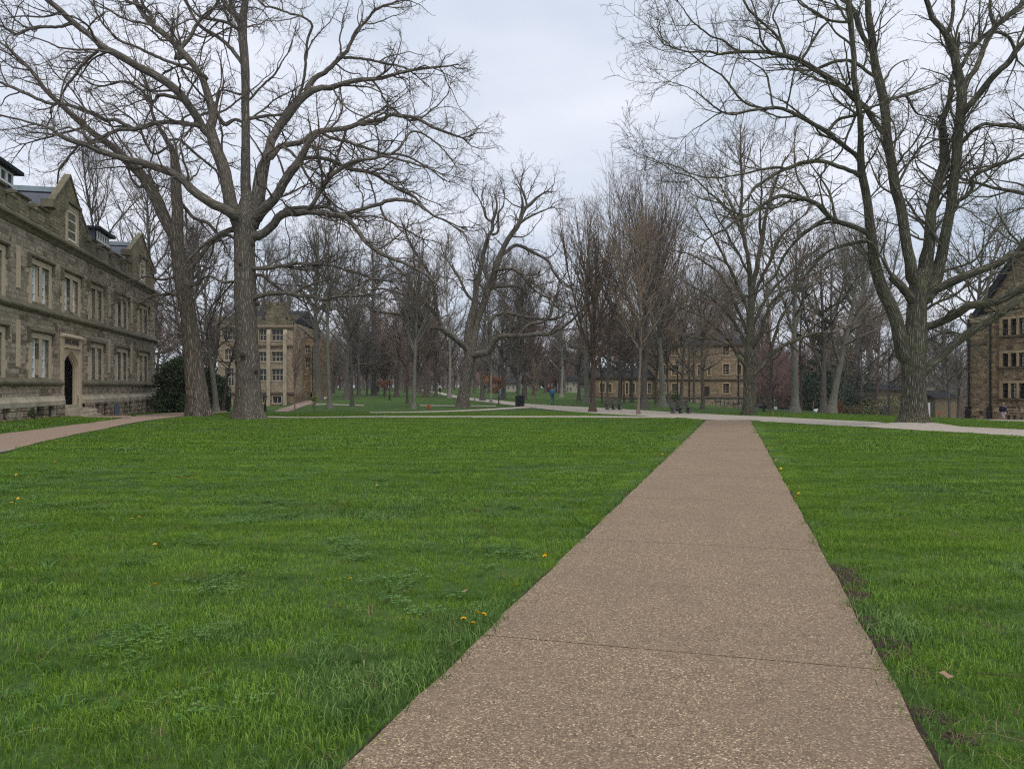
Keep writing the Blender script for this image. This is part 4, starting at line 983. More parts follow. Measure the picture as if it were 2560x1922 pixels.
# ================================================================== small houses far off
def house(name, label, Y, p0, p1, eave, ridge, base_p, wall, roofm, wins, wm='trim_pale', depth=7, gable_end=False):
    o = empty(name, (XY(p0, Y), Y, 0)); tag(o, label, 'house'); w = XY(p1, Y) - XY(p0, Y); ze, zr, zb = ZY(eave, Y), ZY(ridge, Y), ZY(base_p, Y) - 3
    hs = [((a - p0) / F * Y, (b - p0) / F * Y, ZY(c, Y), ZY(d, Y)) for a, b, c, d in wins]
    m = MB(); wall_sheet(m, 0, w, zb, ze, hs, .2); m.quad((0, 0, zb), (0, 0, ze), (0, depth, ze), (0, depth, zb)); m.quad((w, 0, zb), (w, depth, zb), (w, depth, ze), (w, 0, ze)); m.build('wall', MAT[wall], o)
    for h in hs: window(o, *h, .18, MAT[wm], MAT['glass'], 2, 2, bar=.06, fr=.08)
    r = MB()
    if gable_end:
        g = MB(); g.prism([(0, ze), (w / 2, zr), (w, ze)], 0, .2); g.build('gable_wall', MAT[wall], o)
        r.add([(-.3, -.3, ze - .1), (w / 2, -.3, zr), (w + .3, -.3, ze - .1), (-.3, depth, ze - .1), (w / 2, depth, zr), (w + .3, depth, ze - .1)], [(0, 1, 4, 3), (1, 2, 5, 4)])
    else: r.add([(-.3, -.4, ze), (w + .3, -.4, ze), (w + .3, depth / 2, zr), (-.3, depth / 2, zr), (-.3, depth + .4, ze), (w + .3, depth + .4, ze)], [(0, 1, 2, 3), (3, 2, 5, 4), (0, 3, 4), (1, 5, 2)])
    r.build('roof', MAT[roofm], o)
    return o
plain('brick_red', (.20, .075, .055), .9, .1); plain('stucco', (.42, .40, .34), .9, .1); plain('siding_white', (.62, .62, .58), .8, .2); plain('tan_wall', (.22, .175, .115), .9, .1)
house('white_house', 'far white house with a dark roof seen between the trunks at centre right', 155, 1394, 1446, 952, 938, 981, 'stucco', 'slate_dark', [(1404, 1409, 966, 957), (1416, 1421, 979, 968), (1424, 1429, 979, 968), (1416, 1421, 964, 956), (1432, 1437, 966, 957)])
house('brick_house', 'far red brick house left of the white house', 160, 1366, 1386, 952, 936, 982, 'brick_red', 'slate_dark', [(1370, 1374, 967, 958), (1378, 1382, 967, 958)], wm='white_paint', gable_end=True)
house('grey_house', 'far pale grey house behind the forked trunk left of the litter bin', 165, 1262, 1292, 958, 944, 980, 'stucco', 'slate_dark', [(1268, 1273, 974, 965), (1281, 1286, 974, 965)])
house('white_house', 'faint white house behind the bend of the gravel path', 230, 1078, 1094, 962, 955, 974, 'siding_white', 'slate', [(1083, 1086, 970, 965)])
house('tan_house', 'tan house on the low ground behind the stout dark trunk', 100, 2130, 2166, 1003, 985, 1036, 'tan_wall', 'slate_dark', [(2150, 2154, 1020, 1010), (2140, 2144, 1020, 1010)])
house('tan_house', 'long tan building on the low ground left of the great right oak', 112, 2194, 2262, 975, 960, 1040, 'tan_wall', 'slate_dark', [(2203, 2208, 1000, 988), (2220, 2225, 1000, 988), (2203, 2208, 1020, 1008), (2220, 2225, 1020, 1008), (2240, 2245, 1000, 988)])
house('tan_house', 'tan building behind the orange sign', 105, 2338, 2396, 995, 975, 1040, 'tan_wall', 'slate_dark', [(2372, 2377, 1012, 1003), (2384, 2389, 1012, 1003)])
house('tan_house', 'small tan chimneyed house just right of the great right oak trunk', 120, 2316, 2336, 965, 958, 1040, 'trim_pale', 'slate_dark', [(2322, 2326, 985, 975)])
house('tan_house', 'low tan house behind the white box by the beeches', 118, 2006, 2050, 1006, 994, 1030, 'tan_wall', 'slate_dark', [(2015, 2020, 1020, 1012), (2030, 2035, 1020, 1012)])
# ------------------------------------------------------------------ bare trees
def nrm(v): return v / np.maximum(np.linalg.norm(v, axis=-1, keepdims=True), 1e-9)
def tangents(P):
    T = np.empty_like(P); T[:, 1:-1] = P[:, 2:] - P[:, :-2]; T[:, 0] = P[:, 1] - P[:, 0]; T[:, -1] = P[:, -1] - P[:, -2]
    return nrm(T)
def sweep(P, R, sides, lump=0.0, rootlobes=None, seed=0):
    """tubes round N polylines of K points; returns vertices, quads, bark coordinates"""
    N, K, _ = P.shape; T = tangents(P)
    m = nrm(P[:, -1] - P[:, 0]); ref = np.where(np.abs(m[:, 2:3]) < .8, np.array([[0, 0, 1.]]), np.array([[1., 0, 0]]))
    ref = ref[:, None, :] + 0 * T
    A = nrm(ref - T * (ref * T).sum(-1, keepdims=True)); B = np.cross(T, A)
    th = np.arange(sides) * 2 * np.pi / sides
    s = np.concatenate([np.zeros((N, 1)), np.cumsum(np.linalg.norm(np.diff(P, axis=1), axis=2), axis=1)], 1)
    rad = np.repeat(R[:, :, None], sides, 2)
    if lump > 0:
        ph = np.random.default_rng(seed).uniform(0, 6.283, (N, 1, 1, 4)); t_ = th[None, None, :]; ss = s[:, :, None]
        rad = rad * (1 + lump * (np.sin(2 * t_ + ss * 1.3 + ph[..., 0]) * .5 + np.sin(3 * t_ - ss * 2.1 + ph[..., 1]) * .35 + np.sin(5 * t_ + ss * 3.7 + ph[..., 2]) * .25 + np.sin(ss * 5.1 + ph[..., 3]) * .25))
    if rootlobes:
        n_, amp, fall = rootlobes; t_ = th[None, None, :]; ss = s[:, :, None]
        rad = rad * (1 + amp * np.exp(-ss / fall) * (np.cos(n_ * t_ + .7) * .6 + np.cos((n_ + 2) * t_ + 2) * .4))
    V = P[:, :, None, :] + rad[..., None] * (A[:, :, None, :] * np.cos(th)[None, None, :, None] + B[:, :, None, :] * np.sin(th)[None, None, :, None])
    off = np.random.default_rng(seed + 5).uniform(0, 30, (N, 1, 1))
    BC = np.stack([rad * np.cos(th) + off * 0, rad * np.sin(th) + off * 0, np.repeat(s[:, :, None], sides, 2) + off], -1)
    base = (np.arange(N) * K * sides)[:, None, None] + (np.arange(K - 1) * sides)[None, :, None] + np.arange(sides)[None, None, :]
    nx = (np.arange(N) * K * sides)[:, None, None] + (np.arange(K - 1) * sides)[None, :, None] + ((np.arange(sides) + 1) % sides)[None, None, :]
    Fq = np.stack([base, nx, nx + sides, base + sides], -1).reshape(-1, 4)
    return V.reshape(-1, 3), Fq, BC.reshape(-1, 3)
def bark_mesh(name, sets):
    """sets: list of (P,R,sides,lump,lobes)"""
    Vs, Fs, Bs = [], [], []; n = 0
    for i, (P, R, sd, lu, lo) in enumerate(sets):
        if len(P) == 0: continue
        v, f, b = sweep(P, R, sd, lu, lo, seed=i * 17 + len(P)); Vs.append(v); Fs.append(f + n); Bs.append(b); n += len(v)
    return np_mesh(name, np.concatenate(Vs), np.concatenate(Fs), attrs={'bco': np.concatenate(Bs)})
def resample(P, R, K):
    """smooth a traced line and space it evenly"""
    P = np.asarray(P, float); R = np.asarray(R, float); n = len(P)
    if n > 2:
        Q = np.vstack([2 * P[0] - P[1], P, 2 * P[-1] - P[-2]]); out = []; ro = []
        for i in range(n - 1):
            p0, p1, p2, p3 = Q[i], Q[i + 1], Q[i + 2], Q[i + 3]
            for t in np.linspace(0, 1, 6, endpoint=False):
                out.append(.5 * ((2 * p1) + (-p0 + p2) * t + (2 * p0 - 5 * p1 + 4 * p2 - p3) * t * t + (-p0 + 3 * p1 - 3 * p2 + p3) * t ** 3)); ro.append(R[i] * (1 - t) + R[i + 1] * t)
        out.append(P[-1]); ro.append(R[-1]); P = np.array(out); R = np.array(ro)
    d = np.concatenate([[0], np.cumsum(np.linalg.norm(np.diff(P, axis=0), axis=1))]); s = np.linspace(0, d[-1], K)
    return np.stack([np.interp(s, d, P[:, k]) for k in range(3)], 1), np.interp(s, d, R)
def spawn(r, P, R, dens, ln, ang, K, wig, up=0.0, t0=.12, t1=1.0, rk=.62, rmin=.004, taper=.25, lsd=.35, tpow=1.0, flat=0.0, absolute=False, apical=.55, maxr=None):
    """children along N polylines. dens = children per metre; ln = length (m, or share of the parent)"""
    N, Kp, _ = P.shape
    L = np.linalg.norm(np.diff(P, axis=1), axis=2).sum(1)
    cnt = r.poisson(np.maximum(dens * L * (t1 - t0), .01)) if dens < 50 else np.full(N, int(dens - 50))
    idx = np.repeat(np.arange(N), cnt); M = len(idx)
    if M == 0: return np.zeros((0, K, 3)), np.zeros((0, K))
    t = t0 + (t1 - t0) * r.uniform(0, 1, M) ** tpow
    f = t * (Kp - 1); i0 = np.minimum(f.astype(int), Kp - 2); w = (f - i0)[:, None]
    S = P[idx, i0] * (1 - w) + P[idx, i0 + 1] * w; rr = R[idx, i0] * (1 - w[:, 0]) + R[idx, i0 + 1] * w[:, 0]
    T = nrm(P[idx, i0 + 1] - P[idx, i0])
    rv = nrm(r.normal(0, 1, (M, 3)) * np.array([1, 1, 1 - flat])); q = nrm(rv - T * (rv * T).sum(1, keepdims=True)); 
    a = np.radians(r.normal(ang[0], ang[1], M))[:, None]
    D = nrm(T * np.cos(a) + q * np.sin(a) + np.array([0, 0, 1.]) * up)
    l = (ln if absolute else ln * L[idx]) * np.clip(r.normal(1, lsd, M), .3, 1.9) * (1 - apical * t)
    C = np.empty((M, K, 3)); C[:, 0] = S; d = D; st = (l / (K - 1))[:, None]
    for k in range(1, K):
        d = nrm(d + r.normal(0, wig, (M, 3)) + np.array([0, 0, up * .35])); C[:, k] = C[:, k - 1] + d * st
    r0 = np.maximum(np.minimum(rr * rk, .012 + l * .017), rmin)
    if maxr: r0 = np.minimum(r0, maxr)
    RR = r0[:, None] * np.linspace(1, taper, K)[None]; RR = np.maximum(RR, rmin * .7)
    return C, RR
def cat(*s):
    return s

def tree_node(name, base, label, cat_='tree', group=None):
    e = empty(name, base); return tag(e, label, cat_, group)

def traced(name, base, trunk, limbs, Y0, mats, label, seed, depth=5.0, d2=1.6, d3=2.8, d4=4.6, wig=.20, up=.06, K=26, twig_r=.0065, lobes=(5, .24, .5), l2=(1.0, 3.6), lump=.05, d5=3.5, l3=1.35, trunkK=40, dirz=None, yb=None):
    """a tree whose trunk and main limbs follow the photograph; each limb gets its own way towards or away from the camera"""
    r = np.random.default_rng(seed)
    bx, by = base; bz = G(bx, by); root = tree_node(name, (bx, by, bz), label); org = np.array([bx, by, bz])
    def w(px, py, Y): return np.array([(px - CX) / F * Y, Y, CAMZ + (HZ - py) / F * Y])
    tp = np.array([w(p[0], p[1], Y0) for p in trunk]); tr = np.array([p[2] * .88 / F * Y0 for p in trunk])
    TP, TR = resample(tp, tr, trunkK)
    LP, LR = [], []
    for li, lb in enumerate(limbs):
        dz = None; pts = lb
        if isinstance(lb[0], (int, float)): dz = lb[0]; pts = lb[1:]
        if dz is None: dz = r.uniform(-1, 1) * depth
        a = np.array(pts, float); n = len(a); seglen = np.concatenate([[0], np.cumsum(np.hypot(np.diff(a[:, 0]), np.diff(a[:, 1])))]) / F * Y0
        # a limb starts on the stem or limb nearest to its foot
        cand = [(TP, 0)] + [(P_, 1) for P_ in LP]; best = None
        for P_, kind_ in cand:
            u = P_[:, 0] / P_[:, 1] * F + CX; v = HZ - (P_[:, 2] - CAMZ) / P_[:, 1] * F
            d = np.hypot(u - a[0, 0], v - a[0, 1]); d[-1] += 6; k = d.argmin()
            if best is None or d[k] < best[0] - (6 if kind_ else 0): best = (d[k], P_[k])
        ys = best[1][1]
        a[:, 2] = np.where(a[:, 2] < 11, a[:, 2] * .80, a[:, 2] * .85)
        Lt = seglen[-1]; f = seglen / max(Lt, .01)
        yy = ys + dz * np.minimum(1, Lt / 9.0) * (f ** .9) + (r.normal(0, .18, n).cumsum() * (f > 0)) * min(1, Lt / 8)
        P = np.array([w(p[0], p[1], y) for p, y in zip(a, yy)]); R = a[:, 2] / F * yy
        if 2 < best[0] < 70: P = np.vstack([best[1], P]); R = np.concatenate([[R[0]], R])
        P, R = resample(P, R, K)
        # bends finer than the trace
        wv = r.normal(0, 1, (K, 3)).cumsum(0); wv -= np.linspace(0, 1, K)[:, None] * wv[-1]; P = P + wv * .016 * min(1.6, Lt / 5)
        LP.append(P); LR.append(R)
    for P_, R_ in zip(LP, LR):
        o = link('limb', bark_mesh('limb', [(P_[None] - org, R_[None], 9 if R_[0] > .12 else 6, .05, None)]), mats[0], root)
    link('trunk', bark_mesh('trunk', [(TP[None] - org, TR[None], 36, lump, lobes)]), mats[0], root)
    LPa, LRa = np.array(LP), np.array(LR)
    # live crown: branches, side branches, twigs
    P2, R2 = spawn(r, LPa, LRa, d2, (l2[0] + l2[1]) / 2, (48, 14), 12, wig * .62, up, .16, 1.0, .55, .010, .3, absolute=True, lsd=.45, apical=.25, maxr=.07)
    tips = spawn(r, LPa, LRa, 53, 1.8, (20, 10), 12, wig * .62, up, .93, 1.0, .9, .010, .3, absolute=True, apical=0)
    P2 = np.concatenate([P2, tips[0]]); R2 = np.concatenate([R2, tips[1]])
    P3, R3 = spawn(r, P2, R2, d3, l3, (46, 14), 7, wig * 1.1, up, .15, 1.0, .62, .0075, .4, absolute=True, lsd=.4, apical=.3)
    P4, R4 = spawn(r, P3, R3, d4, .55, (44, 15), 5, wig * 1.1, up * .8, .15, 1.0, .65, twig_r, .6, absolute=True, lsd=.35, apical=.2)
    P4b, R4b = spawn(r, LPa[:, K // 3:], LRa[:, K // 3:], 1.6, .8, (60, 14), 5, wig * 1.2, up, 0, 1.0, .2, .007, .5, absolute=True, maxr=.018)
    P5, R5 = spawn(r, np.concatenate([P4, P4b]), np.concatenate([R4, R4b]), d5, .28, (42, 14), 4, wig, up, .2, 1.0, .7, twig_r * .9, .8, absolute=True)
    # epicormic shoots on trunk
    PT, RT = spawn(r, TP[None, trunkK // 3:], TR[None, trunkK // 3:], 2.2, .55, (62, 14), 5, wig, up * 2, 0, 1, .03, .006, .5, absolute=True, maxr=.01)
    link('crown', bark_mesh('crown', [(P2 - org, R2, 5, 0, None), (P3 - org, R3, 4, 0, None), (P4 - org, R4, 3, 0, None), (P4b - org, R4b, 3, 0, None), (P5 - org, R5, 3, 0, None), (PT - org, RT, 3, 0, None)]), mats[1], root)
    return root

def line(r, p0, d, L, K, wig, up, r0, taper):
    P = np.empty((1, K, 3)); P[0, 0] = p0; d = nrm(np.array(d, float))
    for k in range(1, K):
        d = nrm(d + r.normal(0, wig, 3) + np.array([0, 0, up])); P[0, k] = P[0, k - 1] + d * L / (K - 1)
    return P, (r0 * np.linspace(1, taper, K))[None]

# kinds of tree: clear stem share, number of limbs, limb angle low/high, limb length share, up, wiggle, twig densities
KINDS = {
 #            stem  nl  a_lo a_hi  len  up   wig  d3   d4  d5  top  lean
 'spreading': (.24, 26, 74, 36, .50, .06, .15, 1.9, 2.7, 2.0, .82),
 'vase':      (.20, 38, 44, 14, .62, .10, .055, 1.9, 2.7, 2.0, .75),
 'column':    (.18, 40, 42, 12, .36, .13, .05, 2.2, 3.2, 2.4, .92),
 'tall':      (.36, 30, 66, 26, .42, .08, .12, 1.8, 2.6, 2.0, .95),
 'young':     (.28, 34, 50, 22, .46, .12, .05, 2.6, 3.4, 2.0, .95),
 'forest':    (.24, 34, 72, 30, .44, .07, .12, 1.7, 2.5, 1.8, .92),
}
def bare_meshes(kind, H, r0, seed, forks=0, dens=1.0, twr=.0075, coarse=False, stem=None, lean=0.0, width=1.0):
    st, nl, alo, ahi, ln, up, wig, d3, d4, d5, top = KINDS[kind]; st = stem or st
    r = np.random.default_rng(seed); K = 22; sc = max(.35, H / 18.0)
    TP, TR = line(r, (0, 0, -.12), (lean, r.normal(0, .02), 1), H * top, K, .018, .01, r0, .10)
    TR = TR * (1 + .9 * np.exp(-np.linspace(0, H * top, K) / (r0 * 1.6)))[None] ; 
    leaders = [(TP, TR)]
    if forks:
        for k in range(forks):
            i = int(K * st * r.uniform(.85, 1.35)); a = 2 * np.pi * (k + r.uniform(-.2, .2)) / forks
            P, R = line(r, TP[0, i], (math.cos(a) * .42, math.sin(a) * .42, 1), H * (1 - st) * r.uniform(.75, .98), K, .035, .05, TR[0, i] * .62, .10); leaders.append((P, R))
    LP = np.concatenate([l[0] for l in leaders]); LR = np.concatenate([l[1] for l in leaders])
    Ps, Rs = [], []
    for j in range(len(LP)):
        P0, R0 = LP[j:j + 1], LR[j:j + 1]; n = nl if j == 0 else max(5, nl // 2); tt0 = st if j == 0 else .18
        t = np.sort(tt0 + (1 - tt0) * r.uniform(0, 1, n) ** .9)
        for q in t:
            u = (q - tt0) / (1 - tt0); i = q * (K - 1); i0 = min(int(i), K - 2); s = P0[0, i0] * (1 - (i - i0)) + P0[0, i0 + 1] * (i - i0)
            a = math.radians(alo * (1 - u) + ahi * u + r.normal(0, 7)); z = r.uniform(0, 6.283)
            shape = (.55 + .9 * u * (1 - u) * 2) * (1 - .55 * u) if kind not in ('column',) else (.5 + .6 * math.sin(math.pi * min(1, u * 1.1)))
            L = H * ln * width * shape * r.uniform(.75, 1.2) * (1 if j == 0 else .7)
            rr = min(R0[0, i0] * .66, .022 + L * .0165)
            P, R = line(r, s, (math.sin(a) * math.cos(z), math.sin(a) * math.sin(z), math.cos(a)), L, 12, wig, up, rr, .18); Ps.append(P); Rs.append(R)
    P1, R1 = np.concatenate(Ps), np.concatenate(Rs)
    P2, R2 = spawn(r, P1, R1, 1.7 * dens / sc ** .6, .40, (38, 12), 7, wig, up, .15, 1.0, .6, .010, .3, lsd=.3, apical=.35, maxr=.06)
    P3, R3 = spawn(r, P2, R2, d3 * dens, .95 * sc ** .7, (40, 13), 5, wig * 1.2, up, .12, 1.0, .62, .008, .4, absolute=True, apical=.3)
    P3b, R3b = spawn(r, LP[:, int(K * .6):], LR[:, int(K * .6):], 2.2, .9 * sc, (40, 12), 5, wig, up, 0, 1, .4, .008, .4, absolute=True)
    P3 = np.concatenate([P3, P3b]); R3 = np.concatenate([R3, R3b])
    P4, R4 = spawn(r, P3, R3, d4 * dens, .48 * sc ** .6, (38, 13), 4, wig * 1.2, up, .12, 1.0, .65, twr, .6, absolute=True, apical=.2)
    sets = [(P2, R2, 4, 0, None), (P3, R3, 3, 0, None), (P4, R4, 3, 0, None)]
    if not coarse:
        P5, R5 = spawn(r, P4, R4, d5 * dens, .26 * sc ** .5, (36, 12), 3, wig, up, .2, 1.0, .7, twr * .9, .8, absolute=True); sets.append((P5, R5, 3, 0, None))
    mt = bark_mesh('trunk', [(LP[:1], LR[:1], 16 if not coarse else 10, .04, (5, .12, .4)), (LP[1:], LR[1:], 10, .04, None), (P1, R1, 6 if not coarse else 5, .03, None)])
    mc = bark_mesh('crown', sets)
    return mt, mc
NTREE = [0]
def plant(kind, base_px, base_py, top_py, rpx, mats, label, seed, name='bare_tree', group=None, Y=None, **k):
    """a tree standing where its foot is seen in the photograph, as tall and as stout as it is there"""
    if Y is None: x, y = hit(base_px, base_py)
    else: y = Y; x = (base_px - CX) / F * y
    H = (base_py - top_py) / F * y; r0 = rpx / F * y
    H = max(H, 1.5)
    mt, mc = bare_meshes(kind, H, r0, seed, **k)
    e = tree_node(name, (x, y, G(x, y)), label, 'tree', group)
    link('trunk', mt, MAT[mats[0]], e); link('crown', mc, MAT[mats[1]], e)
    return e
# ------------------------------------------------------------------ the big left oak
OAK = [(623, 1052, 54), (622, 1036, 46), (622, 1015, 40), (621, 980, 35), (619, 900, 31.5), (615, 800, 30), (612, 700, 29), (611, 620, 29), (612, 580, 31), (613, 550, 34), (617, 520, 24), (619, 480, 15)]
oak_limbs = [
 [0.3, (616, 560, 20), (620, 520, 18), (618, 470, 15), (620, 362, 12.5), (620, 253, 11.5), (615, 145, 13), (611, 72, 13), (615, 0, 10), (621, -90, 8), (630, -200, 4), (622, -290, 2)],
 [-2, (606, 85, 8), (597, 47, 7), (564, 14, 6), (540, -30, 5), (500, -110, 3)],
 [3, (602, 60, 6), (580, 20, 5), (560, -50, 4), (570, -150, 2)],
 [-1.2, (603, 562, 24), (590, 542, 22), (572, 490, 19), (562, 430, 18), (545, 385, 17), (530, 345, 17), (524, 310, 14), (532, 289, 12), (517, 235, 11), (506, 199, 10), (481, 163, 10), (459, 137, 11), (427, 101, 9), (383, 69, 9), (351, 29, 8), (336, 0, 8), (300, -70, 5), (250, -150, 3)],
 [-6, (520, 330, 14), (503, 312, 13), (470, 260, 12), (434, 213, 12), (391, 184, 12), (344, 159, 11), (300, 137, 11), (253, 112, 10), (217, 80, 9), (174, 47, 9), (145, 18, 8), (123, 0, 8), (80, -40, 6), (10, -100, 3)],
 [-1, (174, 60, 6), (137, 63, 5), (76, 67, 5), (36, 80, 4), (0, 61, 4), (-60, 40, 2.5)],
 [1, (440, 145, 7), (490, 60, 5), (520, 30, 4.5), (545, -10, 4), (560, -80, 2)],
 [2, (383, 66, 6), (365, 20, 5), (300, -10, 4), (240, -60, 2.5)],
 [-4, (592, 545, 18), (560, 525, 15), (521, 506, 14), (481, 477, 13), (459, 448, 12), (427, 427, 12), (376, 412, 11), (315, 398, 10), (253, 383, 9), (203, 365, 8), (156, 347, 7), (116, 318, 5), (98, 315, 4), (50, 300, 3), (0, 288, 3), (-60, 270, 1.5)],
 [-2, (506, 315, 9), (485, 310, 8), (434, 302, 7), (387, 304, 7), (336, 322, 7), (300, 325, 6), (253, 344, 5), (205, 362, 3)],
 [2, (330, 320, 6), (289, 300, 6), (253, 297, 5), (203, 271, 5), (152, 259, 5), (108, 259, 5), (65, 239, 5), (0, 208, 4), (-50, 190, 2)],
 [2, (460, 250, 6), (400, 240, 6), (380, 260, 5), (345, 225, 4), (300, 205, 4), (240, 215, 3), (200, 190, 2)],
 [-2, (516, 190, 6), (480, 172, 5.5), (440, 165, 5), (380, 140, 5), (345, 120, 4), (290, 95, 4), (240, 30, 3), (225, -20, 2)],
 [1, (252, 115, 5), (200, 165, 4), (190, 180, 4), (155, 225, 3.5), (150, 250, 2)],
 [1.5, (608, 165, 7), (575, 120, 6), (540, 90, 5.5), (495, 62, 5), (470, 20, 4), (440, -40, 2.5)],
 [2, (610, 80, 5), (560, 50, 5), (500, 40, 4), (475, 20, 3), (450, -30, 2)],
 [2.5, (632, 560, 22), (641, 524, 21), (645, 470, 20), (652, 427, 19), (663, 391, 14), (677, 344, 13), (703, 304, 13), (731, 268, 12), (757, 235, 11), (797, 215, 9), (825, 217, 9), (847, 210, 8), (891, 199, 7), (952, 195, 6), (1006, 181, 5), (1060, 172, 4), (1111, 166, 3), (1144, 159, 1.6)],
 [-1, (765, 222, 9), (771, 208, 9), (786, 192, 8), (825, 163, 7), (865, 123, 6), (887, 80, 5), (919, 43, 4), (938, 25, 4), (1003, 0, 2)],
 [2, (850, 143, 5), (898, 145, 4.5), (952, 155, 4), (1010, 168, 3), (1060, 205, 2)],
 [-2, (745, 240, 5), (750, 225, 4.5), (757, 181, 4.5), (764, 108, 4), (778, 65, 4), (735, 40, 3.5), (695, 25, 3.5), (655, 11, 3), (630, -20, 2)],
 [3, (670, 398, 10), (680, 385, 9), (699, 365, 9), (753, 354, 8), (797, 329, 8), (862, 320, 8), (898, 307, 7), (959, 297, 6), (970, 286, 6), (1006, 293, 6), (1042, 300, 5), (1079, 318, 5), (1122, 333, 4), (1169, 351, 2)],
 [1, (898, 300, 4), (950, 275, 4), (975, 265, 4), (1030, 300, 3), (1080, 270, 2.5), (1120, 235, 1.5)],
 [-2, (640, 545, 18), (652, 535, 16), (681, 506, 14), (706, 467, 13), (731, 427, 13), (753, 394, 12), (775, 351, 9), (800, 329, 7)],
 [2, (753, 396, 7), (807, 394, 6), (862, 416, 6), (934, 430, 6), (970, 456, 5), (1006, 477, 5), (1042, 495, 4), (1079, 535, 3), (1151, 575, 1.5)],
 [-1, (768, 527, 8), (778, 514, 7), (807, 474, 7), (822, 445, 8), (847, 427, 7), (880, 409, 6), (934, 398, 5), (970, 394, 4), (1042, 412, 3), (1115, 438, 1.6)],
 [1, (864, 322, 5), (862, 336, 4.5), (847, 376, 4), (836, 416, 4), (815, 450, 3)],
 [-1, (700, 362, 5), (740, 400, 4.5), (760, 440, 4), (800, 480, 3.5), (840, 515, 3), (870, 530, 2)],
 [2, (800, 332, 5), (840, 350, 5), (900, 370, 4.5), (960, 385, 4), (1010, 390, 3.5), (1070, 420, 2.5), (1110, 450, 1.5)],
 [1.5, (970, 390, 4), (1000, 365, 4), (1030, 330, 3.5), (1090, 360, 2.5), (1130, 400, 1.5)],
 [-3, (616, 585, 18), (635, 588, 16), (656, 582, 13), (681, 559, 12), (703, 532, 12), (735, 527, 11), (782, 527, 9), (825, 534, 9), (862, 541, 9), (883, 563, 7), (916, 603, 7), (963, 635, 6), (1017, 660, 5), (1060, 682, 5), (1086, 707, 2.5)],
 [1, (855, 538, 7), (898, 527, 6), (934, 516, 6), (988, 501, 6), (1042, 508, 5), (1097, 545, 3), (1169, 574, 1.6)],
 [1, (715, 522, 6), (790, 520, 6), (818, 518, 6), (845, 534, 5)],
 [-1, (950, 515, 4), (965, 545, 3.5), (1010, 570, 3), (1060, 600, 2)],
 [3, (628, 672, 9), (645, 669, 7), (681, 668, 6), (753, 660, 5), (807, 660, 4), (854, 669, 4), (916, 689, 2.5)],
 [2, (630, 690, 6), (660, 690, 5), (690, 720, 4), (740, 745, 3), (800, 770, 2)],
 [-2, (630, 745, 9), (645, 738, 8), (681, 731, 7), (717, 729, 6), (753, 736, 6), (807, 747, 6), (844, 740, 5), (900, 738, 4), (952, 736, 2)],
 [1, (845, 742, 4), (880, 720, 3.5), (930, 700, 3), (980, 705, 2)],
 [-2, (598, 575, 12), (575, 578, 9), (545, 592, 7), (515, 612, 6), (480, 640, 4), (450, 680, 2.5)],
 [3, (596, 700, 5), (560, 705, 4), (520, 690, 3.5), (480, 715, 2.5)],
 [-3, (585, 300, 5), (560, 310, 8), (535, 285, 6), (500, 290, 4), (470, 330, 3)],
 [3, (625, 295, 6), (660, 290, 5), (700, 285, 4), (720, 265, 3)],
 [-2, (626, 245, 4), (660, 210, 3.5), (690, 180, 3), (720, 130, 2)],
 [1, (600, 235, 4), (560, 225, 3), (530, 240, 2.5)],
]
x, y = hit(623, 1046)
traced('oak_tree', (x, y), OAK, oak_limbs, y, (MAT['bark_oak'], MAT['twig_oak']), 'huge bare spreading oak on the left lawn, its thick straight trunk the widest in view', 11, depth=3, wig=.30, d2=1.5, d3=2.3, d4=3.9, l2=(1.5, 5.8), K=34)

plain('bark_burr', (.060, .048, .038), .95, .05, var=.4, scale=14)
oak_root = [o for o in COL.objects if o.name.startswith('oak_tree')][0]
for k, (px, py, rr) in enumerate(((592, 905, .13), (640, 928, .12), (644, 760, .10), (590, 770, .12), (607, 888, .15), (640, 690, .10), (600, 660, .09), (632, 610, .12), (589, 1000, .09))):
    Yk = y - .78 + (abs(px - 616) / 28) ** 2 * .55; b = MB(); p = at(px, py, Yk); b.ball((p.x - oak_root.location.x, p.y - oak_root.location.y, p.z - oak_root.location.z), rr, 7, (1, .8, 1.25)); o = b.build('burr', MAT['bark_burr'], oak_root, smooth=True)
